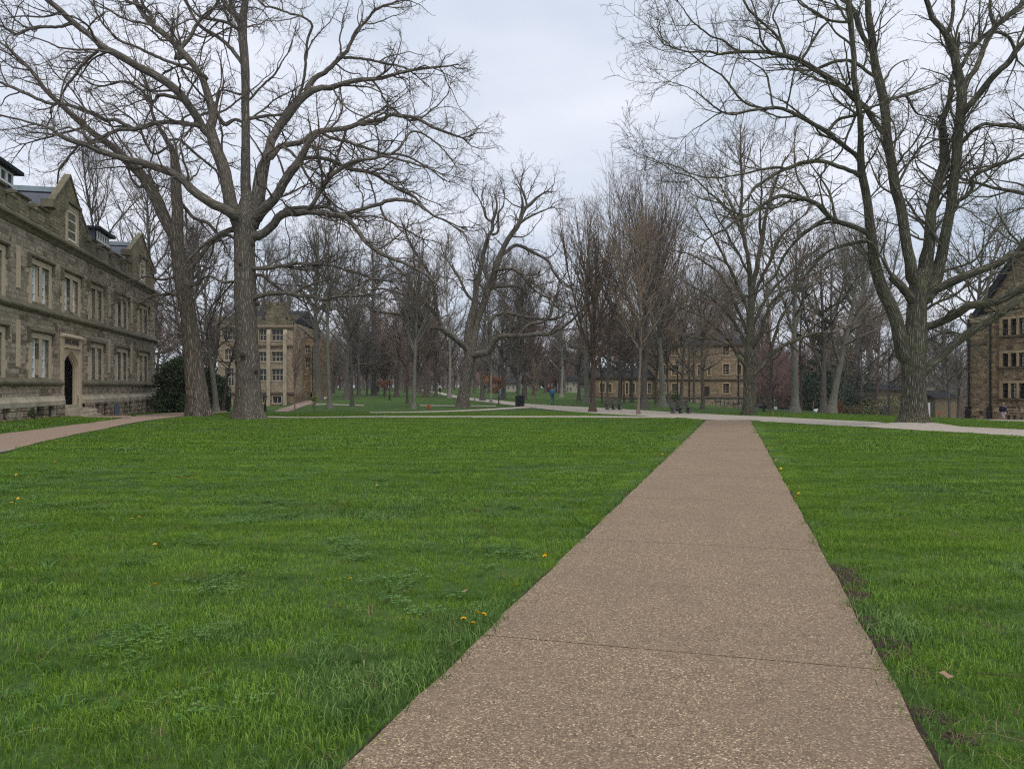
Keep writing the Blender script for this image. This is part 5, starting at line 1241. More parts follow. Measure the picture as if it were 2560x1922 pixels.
# ------------------------------------------------------------------ the shaggy barked tree beside the left hall
SHAG = [(499, 1044, 40), (497, 1025, 36), (494, 990, 31), (487, 940, 27), (480, 880, 24), (472, 800, 22), (462, 740, 21), (454, 700, 21), (446, 640, 20), (440, 592, 19), (440, 560, 15)]
shag_limbs = [
 [-2, (438, 600, 17), (427, 579, 17), (409, 542, 17), (383, 481, 17), (362, 445, 15), (336, 420, 13), (311, 394, 12), (282, 365, 11), (235, 336, 9), (188, 300, 9), (152, 264, 8), (112, 224, 7), (83, 184, 6), (58, 155, 5), (0, 105, 3), (-50, 70, 1.6)],
 [2, (440, 590, 18), (441, 542, 17), (438, 470, 15), (434, 398, 11), (423, 362, 9), (398, 322, 6), (380, 289, 5), (376, 235, 4), (362, 200, 3), (340, 160, 1.5)],
 [2, (428, 350, 4), (450, 350, 4), (488, 383, 4), (535, 420, 3.5), (545, 440, 2)],
 [-1, (370, 450, 6), (350, 468, 5), (330, 450, 4), (318, 420, 3), (312, 410, 2)],
 [3, (455, 700, 7), (490, 660, 6), (520, 620, 5.5), (560, 590, 5), (590, 600, 4), (640, 640, 2)],
 [-2, (452, 740, 6), (420, 735, 5), (380, 740, 4), (350, 755, 3), (310, 750, 2)],
 [-2, (450, 690, 5), (400, 700, 4), (370, 690, 3), (340, 700, 2)],
 [2, (445, 500, 6), (480, 540, 5), (520, 560, 5), (560, 610, 3)],
 [1, (380, 385, 4), (350, 330, 3.5), (330, 300, 3), (290, 270, 2)],
 [1, (210, 318, 4), (160, 330, 4), (115, 345, 3), (60, 360, 2)],
]
x, y = hit(499, 1041)
traced('shaggy_tree', (x, y), SHAG, shag_limbs, y, (MAT['bark_shaggy'], MAT['twig_oak']), 'leaning bare tree with shaggy flaking bark between the left hall and the huge oak', 12, depth=3, d2=1.5, wig=.28, d3=2.4, d4=3.8, l2=(1.0, 4.0))

# ------------------------------------------------------------------ the right hand oak
ROAK = [(2283, 1074, 60), (2283, 1062, 50), (2284, 1040, 39), (2284, 1000, 34), (2284, 950, 32), (2284, 900, 33), (2286, 860, 33), (2290, 810, 27), (2294, 760, 25), (2298, 720, 27), (2304, 695, 26), (2308, 675, 18)]
ro_limbs = [
 [-1, (2290, 715, 18), (2280, 690, 17), (2276, 660, 16), (2267, 603, 15), (2256, 530, 14), (2241, 472, 14), (2234, 420, 14), (2224, 362, 13), (2218, 304, 13), (2212, 246, 13), (2195, 188, 12), (2186, 139, 11), (2183, 87, 11), (2177, 43, 10), (2175, 0, 9), (2168, -90, 6), (2150, -200, 3)],
 [-1, (2185, 125, 8), (2166, 95, 8), (2151, 58, 9), (2143, 29, 9), (2122, 3, 8), (2090, -40, 5), (2060, -120, 3)],
 [-4, (2216, 340, 9), (2203, 321, 8), (2175, 281, 8), (2151, 257, 9), (2105, 223, 8), (2065, 191, 8), (2030, 168, 8), (2001, 150, 8), (1963, 139, 7), (1918, 127, 6), (1846, 127, 5), (1802, 133, 4), (1760, 122, 3), (1716, 124, 2.5), (1672, 116, 2), (1643, 90, 1)],
 [1, (1850, 127, 4), (1826, 116, 3.5), (1808, 101, 3), (1774, 87, 3), (1739, 58, 2.5), (1716, 29, 2), (1690, -5, 1)],
 [-1, (1965, 139, 5.5), (1953, 101, 5), (1918, 64, 4), (1889, 38, 4), (1862, 0, 3.5), (1835, -50, 2)],
 [1, (1955, 108, 4), (1945, 64, 3), (1933, 38, 3), (1950, 0, 2)],
 [2, (2005, 152, 5), (2008, 145, 4), (2028, 113, 4), (2051, 75, 3.5), (2075, 49, 3), (2046, 40, 3), (2010, 8, 2.5), (1970, -30, 1.5)],
 [1, (2203, 200, 6), (2178, 185, 5.5), (2137, 155, 5.5), (2105, 150, 5), (2070, 159, 5), (2039, 174, 4.5)],
 [-2, (1930, 130, 4), (1905, 105, 3.5), (1895, 60, 3), (1890, 30, 2.5), (1870, -20, 2)],
 [3, (2200, 250, 5), (2240, 242, 5), (2265, 238, 4), (2290, 280, 3), (2320, 290, 1.5)],
 [-1.5, (2266, 905, 24), (2252, 870, 22), (2241, 820, 20), (2227, 776, 19), (2209, 739, 18), (2195, 704, 17), (2180, 646, 15), (2175, 588, 14), (2169, 530, 13), (2163, 472, 12), (2151, 414, 11), (2149, 333, 9), (2146, 275, 9), (2137, 217, 9), (2134, 159, 8), (2128, 101, 8), (2127, 52, 9), (2125, 14, 8), (2118, -80, 5), (2100, -170, 2.5)],
 [2, (2127, 56, 5), (2100, 55, 4.5), (2070, 48, 4), (2040, 28, 3.5), (2000, 5, 2.5), (1985, -30, 1.5)],
 [-3, (2147, 400, 8), (2137, 385, 7.5), (2094, 353, 7.5), (2065, 330, 8), (2036, 315, 7), (2007, 301, 6.5), (1978, 286, 6), (1949, 276, 5.5), (1912, 278, 5), (1860, 286, 4), (1826, 289, 3.5), (1802, 278, 3), (1774, 255, 2.5), (1739, 226, 1.5), (1700, 212, 1)],
 [1, (1920, 276, 5), (1904, 269, 4.5), (1860, 252, 4), (1831, 220, 3.5), (1802, 188, 3), (1762, 165, 2.5), (1716, 130, 1.5), (1680, 120, 1)],
 [-1, (1806, 282, 2.5), (1788, 289, 2), (1762, 307, 1.8), (1730, 327, 1), (1710, 345, .8)],
 [1, (1934, 272, 3.5), (1927, 226, 3.2), (1918, 185, 2.8), (1875, 150, 1.8), (1850, 140, 1)],
 [1, (2070, 330, 5.5), (2077, 322, 5), (2098, 298, 5), (2138, 289, 4.5), (2145, 285, 4)],
 [-2, (2150, 440, 8), (2137, 431, 7.5), (2094, 414, 7), (2059, 402, 6.5), (2015, 402, 6.5), (1978, 414, 6), (1949, 424, 5), (1889, 464, 4), (1875, 484, 3), (1872, 500, 1.5)],
 [-2, (1955, 420, 4.5), (1904, 428, 4), (1860, 443, 3), (1802, 451, 2.5), (1745, 446, 2.2), (1687, 417, 1.8), (1635, 405, 1)],
 [-4, (2172, 585, 9), (2156, 576, 8), (2106, 562, 8), (2069, 542, 8), (2051, 516, 7.5), (2020, 498, 7), (1976, 491, 6.5), (1939, 491, 6.5), (1910, 507, 5.5), (1878, 530, 5), (1837, 550, 4.5), (1802, 574, 3.5), (1765, 597, 2.5), (1756, 614, 1.5)],
 [1, (1865, 536, 4), (1826, 524, 3.5), (1788, 490, 3), (1762, 469, 2.5), (1736, 443, 2.2), (1695, 432, 1.8), (1646, 406, 1)],
 [2, (2068, 545, 6), (2060, 547, 5.5), (2020, 574, 5), (1985, 603, 4.5), (1959, 637, 4.2), (1941, 684, 4), (1904, 721, 3.5), (1860, 747, 2.5)],
 [1, (2178, 608, 6), (2161, 605, 5.5), (2121, 614, 5), (2077, 626, 4.5), (2051, 646, 4), (2020, 684, 3.5), (1985, 707, 3), (1973, 718, 2)],
 [1, (2066, 412, 3.5), (2062, 430, 3), (2055, 436, 3), (2056, 470, 2.5), (2078, 500, 1.2)],
 [-.8, (2290, 765, 16), (2273, 741, 14), (2253, 715, 12.5), (2229, 691, 11.5)],
 [1.2, (2306, 715, 24), (2316, 685, 22), (2319, 646, 20), (2325, 603, 16), (2337, 530, 14), (2350, 458, 14), (2364, 414, 13.5), (2366, 376, 13), (2360, 333, 10), (2357, 312, 10), (2371, 275, 9), (2380, 240, 8), (2383, 203, 6), (2397, 130, 6), (2400, 80, 3)],
 [3, (2372, 425, 6), (2368, 350, 5), (2362, 330, 4)],
 [-1, (2325, 725, 20), (2340, 700, 18), (2357, 631, 16), (2368, 574, 14), (2383, 516, 13), (2393, 458, 14), (2397, 410, 14), (2398, 376, 14), (2403, 318, 14), (2409, 260, 14), (2406, 217, 13), (2392, 159, 12), (2380, 116, 11), (2363, 81, 9), (2334, 52, 8), (2325, 17, 8), (2308, -30, 6), (2290, -100, 3)],
 [-1, (2366, 90, 7), (2374, 76, 7), (2383, 29, 6), (2386, -5, 6), (2392, -80, 3)],
 [0, (2388, 110, 4.5), (2391, 90, 4), (2398, 62, 3.5), (2409, 43, 3)],
 [-4, (2410, 285, 10), (2424, 264, 10), (2441, 246, 10), (2470, 208, 10), (2499, 179, 9), (2528, 153, 9), (2560, 107, 8), (2620, 40, 5)],
 [2, (2414, 225, 9), (2426, 197, 8), (2450, 162, 8), (2464, 124, 8), (2478, 84, 8), (2499, 61, 8), (2528, 35, 8), (2560, 10, 7), (2610, -50, 4)],
 [1, (2400, 180, 6.5), (2408, 162, 6), (2429, 127, 6), (2461, 93, 6), (2487, 69, 6), (2476, 29, 5), (2478, -10, 5), (2490, -80, 2)],
 [1, (2490, 80, 5.5), (2499, 81, 5), (2522, 93, 5), (2536, 116, 5), (2545, 150, 3)],
 [-2, (2407, 350, 6.5), (2420, 337, 6), (2441, 318, 6), (2464, 310, 5.5), (2499, 315, 5), (2542, 318, 5), (2600, 330, 3)],
 [-3, (2383, 518, 7), (2392, 506, 6.5), (2412, 495, 6), (2435, 467, 6), (2431, 442, 6), (2450, 429, 6), (2484, 417, 6), (2528, 403, 5), (2570, 380, 4)],
 [-3, (2308, 760, 14), (2322, 744, 13), (2340, 727, 13), (2383, 707, 12.5), (2441, 684, 11.5), (2499, 660, 10.5), (2542, 640, 9.5), (2640, 610, 7)],
 [-5, (2306, 822, 13), (2322, 814, 12.5), (2354, 802, 11.5), (2397, 785, 12.5), (2426, 767, 12), (2470, 759, 12), (2513, 744, 12), (2557, 721, 12), (2660, 690, 8)],
 [2, (2304, 935, 15), (2319, 922, 14), (2338, 903, 12.5), (2366, 875, 12), (2394, 850, 12), (2422, 831, 12), (2449, 814, 11), (2477, 798, 11), (2505, 778, 10), (2532, 762, 9.5), (2560, 742, 8.5), (2620, 700, 5)],
 [1, (2318, 772, 5), (2345, 755, 4.5), (2380, 742, 4), (2409, 721, 3)],
 [2, (2350, 680, 5), (2366, 675, 4.5), (2426, 655, 3.5), (2458, 620, 3), (2481, 602, 2)],
 [1, (2300, 870, 5), (2340, 840, 4), (2380, 830, 3), (2420, 850, 2)],
 [1, (2394, 355, 4), (2370, 345, 4), (2340, 350, 3.5), (2310, 365, 2.5), (2290, 380, 1.5)],
 [2, (2236, 470, 4), (2250, 430, 3), (2280, 400, 2)],
]
traced('oak_tree', (17.55, 33.2), ROAK, ro_limbs, 33.2, (MAT['bark_mossy'], MAT['twig_moss']), 'great bare oak on the right, mossy and many stemmed, on a small grass mound', 13, depth=3, wig=.22, d2=1.6, d3=2.6, d4=4.0, l2=(1.0, 3.8), l3=1.1, up=.09, lobes=(6, .14, .35), d5=3.0)

# ------------------------------------------------------------------ the low crotched oak in the middle
COAK = [(1157, 1023, 24), (1157, 1012, 20), (1160, 980, 17), (1165, 950, 16), (1170, 915, 16), (1176, 885, 17), (1180, 862, 12)]
co_limbs = [
 [-2, (1174, 885, 12), (1160, 868, 10), (1133, 848, 9), (1097, 822, 8), (1042, 816, 7), (1006, 791, 5), (952, 783, 4), (923, 776, 2.5)],
 [2, (1120, 838, 7), (1093, 794, 6), (1064, 762, 5), (1024, 744, 4), (952, 725, 3), (900, 730, 1.5)],
 [-1, (1100, 800, 5), (1080, 700, 4.5), (1050, 650, 4), (1020, 600, 3), (1010, 560, 1.5)],
 [1, (1040, 745, 3.5), (1020, 700, 3), (980, 660, 2.5), (960, 620, 1.5)],
 [.5, (1174, 870, 14), (1170, 834, 13), (1178, 790, 11), (1187, 753, 10), (1190, 698, 9)],
 [-1, (1186, 765, 7), (1196, 700, 7), (1208, 644, 7), (1222, 595, 6.5), (1233, 574, 5.5), (1229, 557, 5), (1237, 536, 4.5), (1242, 510, 3), (1235, 485, 1.5)],
 [-1, (1235, 556, 3.5), (1216, 546, 3.5), (1207, 520, 2.5), (1195, 492, 1.5)],
 [1, (1234, 586, 4), (1246, 576, 4), (1246, 536, 3.5), (1258, 517, 2.5), (1262, 490, 1.2)],
 [.5, (1180, 870, 13), (1189, 807, 11), (1208, 753, 10.5), (1227, 698, 10), (1238, 671, 9.5), (1252, 631, 8.5), (1274, 590, 8), (1295, 563, 7.5), (1306, 530, 6.5), (1325, 511, 5.5), (1344, 492, 4), (1371, 476, 1.6)],
 [-1, (1304, 530, 4.5), (1307, 508, 3.5), (1302, 485, 2)],
 [1, (1318, 515, 3.5), (1312, 487, 3), (1302, 462, 2.5), (1306, 438, 1.6)],
 [2, (1252, 640, 6), (1276, 617, 5.5), (1295, 614, 5.5), (1331, 631, 5), (1371, 652, 4.2), (1382, 677, 3.2), (1404, 706, 1.6)],
 [-2, (1236, 676, 6), (1263, 671, 5.5), (1290, 674, 5), (1312, 696, 4.5), (1336, 723, 3.8), (1371, 744, 2.5), (1400, 735, 1.5)],
 [1, (1224, 725, 6), (1238, 717, 5.5), (1290, 715, 4.5), (1312, 730, 2)],
 [-1, (1296, 560, 4), (1320, 545, 3.5), (1344, 533, 3), (1377, 519, 1.6)],
 [2, (1205, 762, 5), (1170, 740, 4.5), (1150, 700, 4), (1130, 670, 3), (1110, 640, 1.8)],
 [-3, (1180, 893, 12), (1200, 886, 11), (1223, 881, 10), (1234, 860, 8.5), (1250, 842, 7.5), (1287, 838, 7.5), (1323, 836, 7.5), (1350, 831, 7), (1373, 834, 6.5), (1395, 822, 5.5), (1430, 800, 4), (1460, 770, 2)],
 [0, (1228, 870, 7), (1222, 830, 6.5), (1226, 798, 6.5), (1240, 788, 6), (1268, 784, 6), (1305, 792, 5.5), (1341, 796, 5), (1386, 800, 4), (1420, 780, 2)],
 [1, (1300, 838, 5.5), (1323, 814, 5.5), (1359, 807, 5), (1377, 789, 5), (1382, 770, 4.5), (1392, 740, 3.5), (1402, 700, 2)],
]
x, y = hit(1157, 1019)
traced('oak_tree', (x, y), COAK, co_limbs, y, (MAT['bark_oak'], MAT['twig_oak']), 'old bare oak in the centre, low twisted limbs reaching far to both sides', 14, depth=2, wig=.32, d2=1.6, d3=2.3, d4=3.4, l2=(1.0, 4.0), d5=2.6, twig_r=.008)

# ------------------------------------------------------------------ the tall tree right of the walk, with many rising limbs
TALL = [(1871, 1041, 21), (1871, 1020, 16), (1871, 980, 14.5), (1872, 930, 15), (1874, 880, 13), (1876, 820, 11.5), (1878, 760, 10), (1880, 700, 8)]
t_limbs = [
 [0, (1879, 720, 9), (1872, 660, 7), (1862, 600, 6), (1855, 540, 5.5), (1855, 480, 4), (1850, 420, 3.5), (1850, 360, 2.5), (1852, 320, 1.5)],
 [1, (1880, 715, 9), (1892, 650, 7.5), (1905, 590, 7), (1912, 540, 5), (1930, 480, 4), (1950, 430, 3), (1965, 390, 1.6)],
 [-1, (1905, 590, 5), (1900, 540, 4), (1905, 480, 3), (1905, 420, 2), (1900, 370, 1.2)],
 [2, (1874, 855, 6), (1850, 790, 5), (1820, 720, 4), (1790, 680, 3.5), (1750, 650, 2.5), (1710, 630, 1.4)],
 [-2, (1877, 800, 6), (1850, 720, 5), (1825, 660, 4), (1790, 600, 3), (1760, 550, 2), (1740, 520, 1.2)],
 [2, (1876, 830, 6), (1900, 780, 5.5), (1930, 730, 5), (1965, 690, 4), (2010, 650, 3), (2050, 620, 1.8)],
 [-2, (1878, 770, 6), (1905, 700, 5.5), (1930, 650, 5), (1950, 600, 4), (1985, 560, 3), (2020, 530, 1.6)],
 [3, (1870, 945, 9), (1895, 925, 8), (1920, 895, 6.5), (1950, 870, 5.5), (1990, 850, 4.5), (2040, 835, 3.5), (2090, 830, 2)],
 [-2, (1872, 930, 7), (1850, 900, 6), (1825, 860, 5), (1790, 820, 4), (1750, 790, 3), (1700, 770, 1.8)],
 [2, (1872, 900, 6), (1840, 870, 5), (1800, 850, 4), (1760, 845, 3), (1710, 840, 1.6)],
 [1, (1915, 900, 5), (1935, 850, 5), (1950, 800, 4), (1975, 760, 3), (2000, 720, 1.8)],
 [-3, (1873, 880, 7), (1900, 840, 6), (1915, 790, 5), (1935, 750, 4), (1975, 725, 3), (2030, 715, 1.6)],
 [3, (1872, 870, 6), (1845, 820, 5), (1810, 770, 4), (1770, 735, 3), (1720, 710, 1.6)],
 [1, (1862, 600, 4), (1835, 540, 3.5), (1815, 490, 2.5), (1795, 450, 1.4)],
 [1, (1880, 700, 5), (1850, 640, 4), (1815, 580, 3), (1785, 520, 2), (1770, 480, 1.3)],
]
x, y = hit(1871, 1038)
traced('tall_tree', (x, y), TALL, t_limbs, y, (MAT['bark_mossy'], MAT['twig_brown']), 'tall bare tree just beyond the end of the walk, furrowed trunk and fanning limbs', 15, depth=2, wig=.08, d2=2.1, d3=3.0, d4=4.0, l2=(1.0, 3.6), up=.10, d5=2.8, twig_r=.0075, lump=.07)

# ------------------------------------------------------------------ the other trees one can tell apart
P = plant
P('vase', 1481, 1030, 470, 7.2, ('bark_brown', 'twig_brown'), 'slim dark trunked tree with three tall spires, left of the tan young tree', 21, forks=3, stem=.28, width=.80, dens=.8)
P('young', 1596, 1036, 560, 3.8, ('bark_tan', 'twig_tan'), 'slender tan barked young tree fanning upward between the two benches', 22, stem=.24, width=1.15, dens=.9)
P('vase', 1609, 1023, 455, 8.5, ('bark_grey', 'twig_brown'), 'tall broom shaped tree close behind the tan young tree', 23, forks=4, stem=.30, width=1.25, dens=.72, twr=.006)
P('vase', 1656, 1017, 500, 8.0, ('bark_smooth', 'twig_red'), 'smooth green grey trunk with flared foot before the golden stone hall', 24, forks=2, stem=.42, width=.8)
P('forest', 1757, 1023, 600, 5.0, ('bark_grey', 'twig_brown'), 'straight dark trunk right of the lamp post before the golden hall', 25, width=.9)
P('forest', 1832, 1016, 640, 4.2, ('bark_grey', 'twig_brown'), 'thin grey trunk just left of the tall furrowed tree', 26, width=.9)
P('tall', 1517, 1019, 600, 4.0, ('bark_grey', 'twig_red'), 'thin trunk standing behind the left bench', 27)
P('spreading', 1987, 1031, 470, 9.5, ('bark_smooth', 'twig_moss'), 'thick smooth grey beech with flared roots right of the white table', 28, forks=2, stem=.35, width=.8)
P('tall', 2002, 1029, 620, 3.4, ('bark_brown', 'twig_brown'), 'narrow dark trunk close behind the smooth grey beech', 29)
P('spreading', 2058, 1032, 520, 8.5, ('bark_grey', 'twig_moss'), 'rough brown trunk left of the pale twin stemmed beech', 30, forks=2, stem=.30, width=.8)
P('spreading', 2077, 1032, 500, 9.5, ('bark_smooth', 'twig_brown'), 'pale smooth beech trunk with flared roots pressed against the rough brown trunk', 31, forks=2, stem=.28, lean=.16, width=.8)
P('tall', 2118, 1027, 640, 6.0, ('bark_smooth', 'twig_brown'), 'leaning smooth grey trunk behind the twin beeches', 32, lean=.14)
P('spreading', 2186, 1034, 480, 12.0, ('bark_grey', 'twig_moss'), 'stout dark trunk between the twin beeches and the great right oak', 33, forks=2, stem=.33, width=.8)
P('forest', 2374, 1044, 800, 3.5, ('bark_grey', 'twig_grey'), 'small thin tree right of the great right oak near the orange sign', 34, Y=62)
P('forest', 2395, 1040, 760, 4.5, ('bark_grey', 'twig_grey'), 'bare tree close to the corner of the right hand hall', 35, Y=80)
P('spreading', 2440, 1044, 430, 9, ('bark_mossy', 'twig_moss'), 'bare tree rising behind the roof of the right hand hall', 36, Y=98, width=1.1)
P('spreading', 2860, 1080, -150, 22, ('bark_mossy', 'twig_moss'), 'bare tree whose twigs reach in over the right edge of the picture', 37, Y=40, forks=2, width=1.0)
P('forest', 1548, 1012, 690, 4.2, ('bark_grey', 'twig_brown'), 'grey trunk before the low wing of the golden hall', 130, width=1.1, twr=.0085)
P('spreading', 1702, 1010, 640, 4.8, ('bark_grey', 'twig_brown'), 'spreading bare tree screening the middle of the golden hall', 131, width=1.1, twr=.0085)
P('spreading', 1795, 1010, 620, 4.8, ('bark_grey', 'twig_brown'), 'spreading bare tree screening the right end of the golden hall', 132, width=1.1, twr=.0085)
P('forest', 1640, 1010, 700, 3.5, ('bark_brown', 'twig_red'), 'reddish twigged tree where the low wing meets the golden hall', 133, width=1.2, twr=.0085)
P('young', 1505, 1008, 800, 2.6, ('bark_brown', 'twig_burgundy'), 'low reddish tree before the left end of the golden hall', 134, width=1.5, twr=.0085)
P('spreading', 1925, 1024, 640, 4.0, ('bark_grey', 'twig_red'), 'bare tree between the tall furrowed tree and the smooth beech', 135, width=1.1, twr=.008)
P('spreading', 1580, 1006, 650, 4.0, ('bark_grey', 'twig_brown'), 'bare tree hard against the low wing of the golden hall', 136, width=1.2, twr=.0095, dens=1.3)
P('spreading', 1735, 1008, 700, 3.4, ('bark_grey', 'twig_brown'), 'small spreading tree near the door of the golden hall', 137, width=1.3, twr=.0095, dens=1.3)
P('forest', 1815, 1008, 690, 3.4, ('bark_grey', 'twig_red'), 'slim bare tree before the right end windows of the golden hall', 138, width=1.3, twr=.0095, dens=1.3)
P('forest', 1670, 1010, 720, 3.0, ('bark_grey', 'twig_brown'), 'slim bare tree before the gable of the golden hall', 139, width=1.3, twr=.0095, dens=1.3)
P('young', 1560, 1008, 830, 2.4, ('bark_brown', 'twig_burgundy'), 'low reddish tree in the middle of the low golden wing', 140, width=1.6, twr=.009)
P('forest', 2150, 1036, 760, 3.6, ('bark_grey', 'twig_brown'), 'bare tree on the slope just left of the stout dark trunk', 141, Y=78, width=1.4, twr=.009)
P('spreading', 2225, 1040, 740, 3.8, ('bark_grey', 'twig_grey'), 'bare tree on the slope behind the black lantern post', 142, Y=80, width=1.3, twr=.009)
P('forest', 700, 1012, 690, 4.0, ('bark_grey', 'twig_oak'), 'bare tree standing close before the corner of the pale hall', 143, width=1.3, twr=.008)
# left of centre
P('tall', 797, 1003, 560, 8.5, ('bark_grey', 'twig_grey'), 'stout double looking trunk just right of the pale stone hall', 41, forks=2, width=1.1, stem=.36)
P('tall', 824, 1021, 500, 5.6, ('bark_smooth', 'twig_grey'), 'tall straight smooth grey trunk left of the crooked young oak', 42)
P('spreading', 880, 1015, 640, 4.2, ('bark_grey', 'twig_oak'), 'crooked small oak with low dividing trunk, second from the smooth grey trunk', 43, stem=.22)
P('tall', 866, 999, 600, 6.0, ('bark_grey', 'twig_grey'), 'broad grey trunk close behind the crooked small oak', 44)
P('forest', 898, 992, 660, 3.6, ('bark_grey', 'twig_red'), 'thin trunk right of the crooked small oak', 45)
P('tall', 935, 988, 560, 5.2, ('bark_grey', 'twig_grey'), 'flared grey trunk beside the dark walking figure on the far lawn', 46)
P('forest', 1018, 1009, 640, 3.0, ('bark_brown', 'twig_brown'), 'slim dark trunk just left of the pale footed tall tree', 47)
P('vase', 1034, 1022, 540, 5.6, ('bark_smooth', 'twig_brown'), 'straight grey trunk with a pale spreading foot left of the red hydrant', 48, forks=2, stem=.4, width=.7)
P('forest', 1073, 987, 680, 2.4, ('bark_grey', 'twig_red'), 'small dark trunk at the bend of the far gravel path', 49)
P('tall', 1124, 995, 600, 4.0, ('bark_pale', 'twig_grey'), 'pale trunk immediately left of the old central oak', 50)
P('tall', 1206, 1002, 560, 5.0, ('bark_grey', 'twig_grey'), 'grey trunk immediately right of the old central oak', 51)
P('vase', 1227, 1008, 560, 3.3, ('bark_pale', 'twig_grey'), 'mottled pale birch like trunk left of the orange leaved sapling', 52, width=.6)
P('forest', 1258, 998, 640, 5.0, ('bark_grey', 'twig_grey'), 'forked dark trunk just behind the orange leaved sapling', 53)
P('vase', 1296, 1001, 560, 3.4, ('bark_grey', 'twig_grey'), 'thin clustered trunk left of the black litter bin', 54, forks=3, width=.7)
P('vase', 1314, 1000, 590, 3.4, ('bark_grey', 'twig_brown'), 'slim dark trunk right behind the lamp post at the litter bin', 55, width=.8)
P('forest', 1404, 992, 700, 3.6, ('bark_pale', 'twig_red'), 'pale thin trunk in front of the far white house', 56)
P('spreading', 1447, 1002, 660, 4.2, ('bark_grey', 'twig_grey'), 'dark spreading tree right of the far white house', 57)
P('tall', 1466, 1008, 520, 6.5, ('bark_smooth', 'twig_grey'), 'thick smooth grey green trunk with pale foot left of the three spired tree', 58)
P('young', 1337, 1010, 900, 1.3, ('bark_tan', 'twig_tan'), 'thin sapling on the lawn left of the person with the blue pack', 59, name='sapling')
P('young', 737, 1024, 830, 2.0, ('bark_tan', 'twig_red'), 'slender reddish sapling before the pale stone hall', 60, name='sapling')
P('young', 1187, 1003, 880, 1.3, ('bark_tan', 'twig_red'), 'thin sapling right of the old central oak', 61, name='sapling')
# behind the two left oaks
P('spreading', 540, 1030, 540, 7.5, ('bark_smooth', 'twig_oak'), 'smooth grey twin trunk seen between the shaggy tree and the huge oak', 62, forks=2, stem=.28)
P('tall', 452, 1018, 520, 9.0, ('bark_grey', 'twig_oak'), 'dark trunk behind the shaggy tree beside the evergreen bush', 63, forks=2, stem=.4)
P('tall', 470, 1016, 560, 7.0, ('bark_grey', 'twig_oak'), 'trunk close behind the shaggy tree', 64)
P('spreading', 556, 1027, 760, 4.5, ('bark_brown', 'twig_red'), 'small dark crooked tree in front of the tall windows of the pale hall', 65, lean=.12, stem=.34)
P('tall', 380, 1016, 420, 8, ('bark_grey', 'twig_oak'), 'tall bare tree rising behind the far end of the left hall', 66, Y=84, width=1.2)
P('tall', 250, 1010, 380, 8, ('bark_grey', 'twig_oak'), 'bare tree crown showing above the gables of the left hall', 67, Y=92, width=1.3)
P('tall', 640, 1005, 600, 7, ('bark_grey', 'twig_grey'), 'bare tree standing behind the pale stone hall', 68, Y=150, width=1.2)

# ------------------------------------------------------------------ far trees: a few forms, each copy its own tree
pool = []
for k, (kd, sd) in enumerate((('forest', 101), ('tall', 102), ('vase', 103), ('forest', 104), ('spreading', 105), ('young', 106))):
    pool.append(bare_meshes(kd, 16.0, .26, sd, coarse=True, dens=1.25, twr=.0135))
far_mats = [('bark_grey', 'twig_grey'), ('bark_brown', 'twig_red'), ('bark_grey', 'twig_brown'), ('bark_brown', 'twig_burgundy'), ('bark_pale', 'twig_grey')]
pm = {}
def far_tree(x, y, h, k, m, label, group, name='bare_tree', wide=1.0):
    key = (k, m)
    if key not in pm:
        a, b = pool[k]; a = a.copy(); b = b.copy(); a.materials.clear(); b.materials.clear(); a.materials.append(MAT[far_mats[m][0]]); b.materials.append(MAT[far_mats[m][1]]); pm[key] = (a, b)
    e = tree_node(name, (x, y, G(x, y)), label, 'tree', group); s = h / 16.0; e.scale = (s * wide, s * wide, s); e.rotation_euler = (0, 0, rf.uniform(0, 6.28))
    link('trunk', pm[key][0], None, e); link('crown', pm[key][1], None, e)
rf = random.Random(5)
def belt(n, px0, px1, y0, y1, h0, h1, label, group, ms=(0, 1, 2, 3), ks=(0, 1, 2, 3, 4)):
    for i in range(n):
        px = px0 + (px1 - px0) * (i + rf.uniform(.1, .9)) / n; Y = rf.uniform(y0, y1)
        far_tree((px - CX) / F * Y, Y, rf.uniform(h0, h1), rf.choice(ks), rf.choice(ms), label, group, wide=rf.uniform(.9, 1.3))
belt(34, 780, 1110, 165, 250, 12, 21, 'bare tree in the grove beyond the far lawn, left of the gravel path', 'far grove left of the gravel path')
belt(22, 1090, 1480, 180, 270, 10, 16, 'bare tree in the grove beyond the far lawn, right of the gravel path', 'far grove right of the gravel path')
belt(26, 760, 1480, 280, 380, 12, 20, 'hazy bare tree in the farthest row behind the groves', 'farthest row of trees', ms=(0, 2))
belt(13, 800, 1130, 100, 150, 10, 17, 'thin bare tree standing singly on the far lawn left of the gravel path', 'scattered trees on the far lawn', ks=(0, 1, 2))
belt(12, 1180, 1480, 100, 150, 10, 17, 'thin bare tree standing singly on the lawn right of the gravel path', 'scattered trees right of the gravel path', ks=(0, 1, 2))
belt(16, 1890, 2130, 105, 170, 13, 19, 'bare tree on the falling ground behind the beeches', 'trees on the slope behind the beeches', ms=(0, 1, 3))
belt(14, 2130, 2440, 95, 190, 14, 20, 'bare tree on the slope between the great right oak and the right hand hall', 'trees on the slope by the right hand hall', ms=(0, 2, 1))
belt(16, 1480, 1900, 150, 210, 18, 26, 'bare tree rising behind the golden stone hall', 'trees behind the golden hall')
belt(14, 380, 770, 125, 190, 17, 25, 'bare tree rising behind the pale stone hall', 'trees behind the pale hall')
belt(7, 40, 390, 100, 130, 19, 24, 'bare tree rising behind the left hand hall', 'trees behind the left hand hall')
belt(8, 1900, 2000, 84, 100, 6, 8, 'small burgundy twigged tree on the slope left of the smooth beech', 'small burgundy trees', ms=(3,), ks=(5, 4))
belt(7, 1330, 1480, 150, 165, 6, 9, 'low reddish bare tree near the far white house', 'low reddish trees by the far houses', ms=(3, 1), ks=(4, 0))
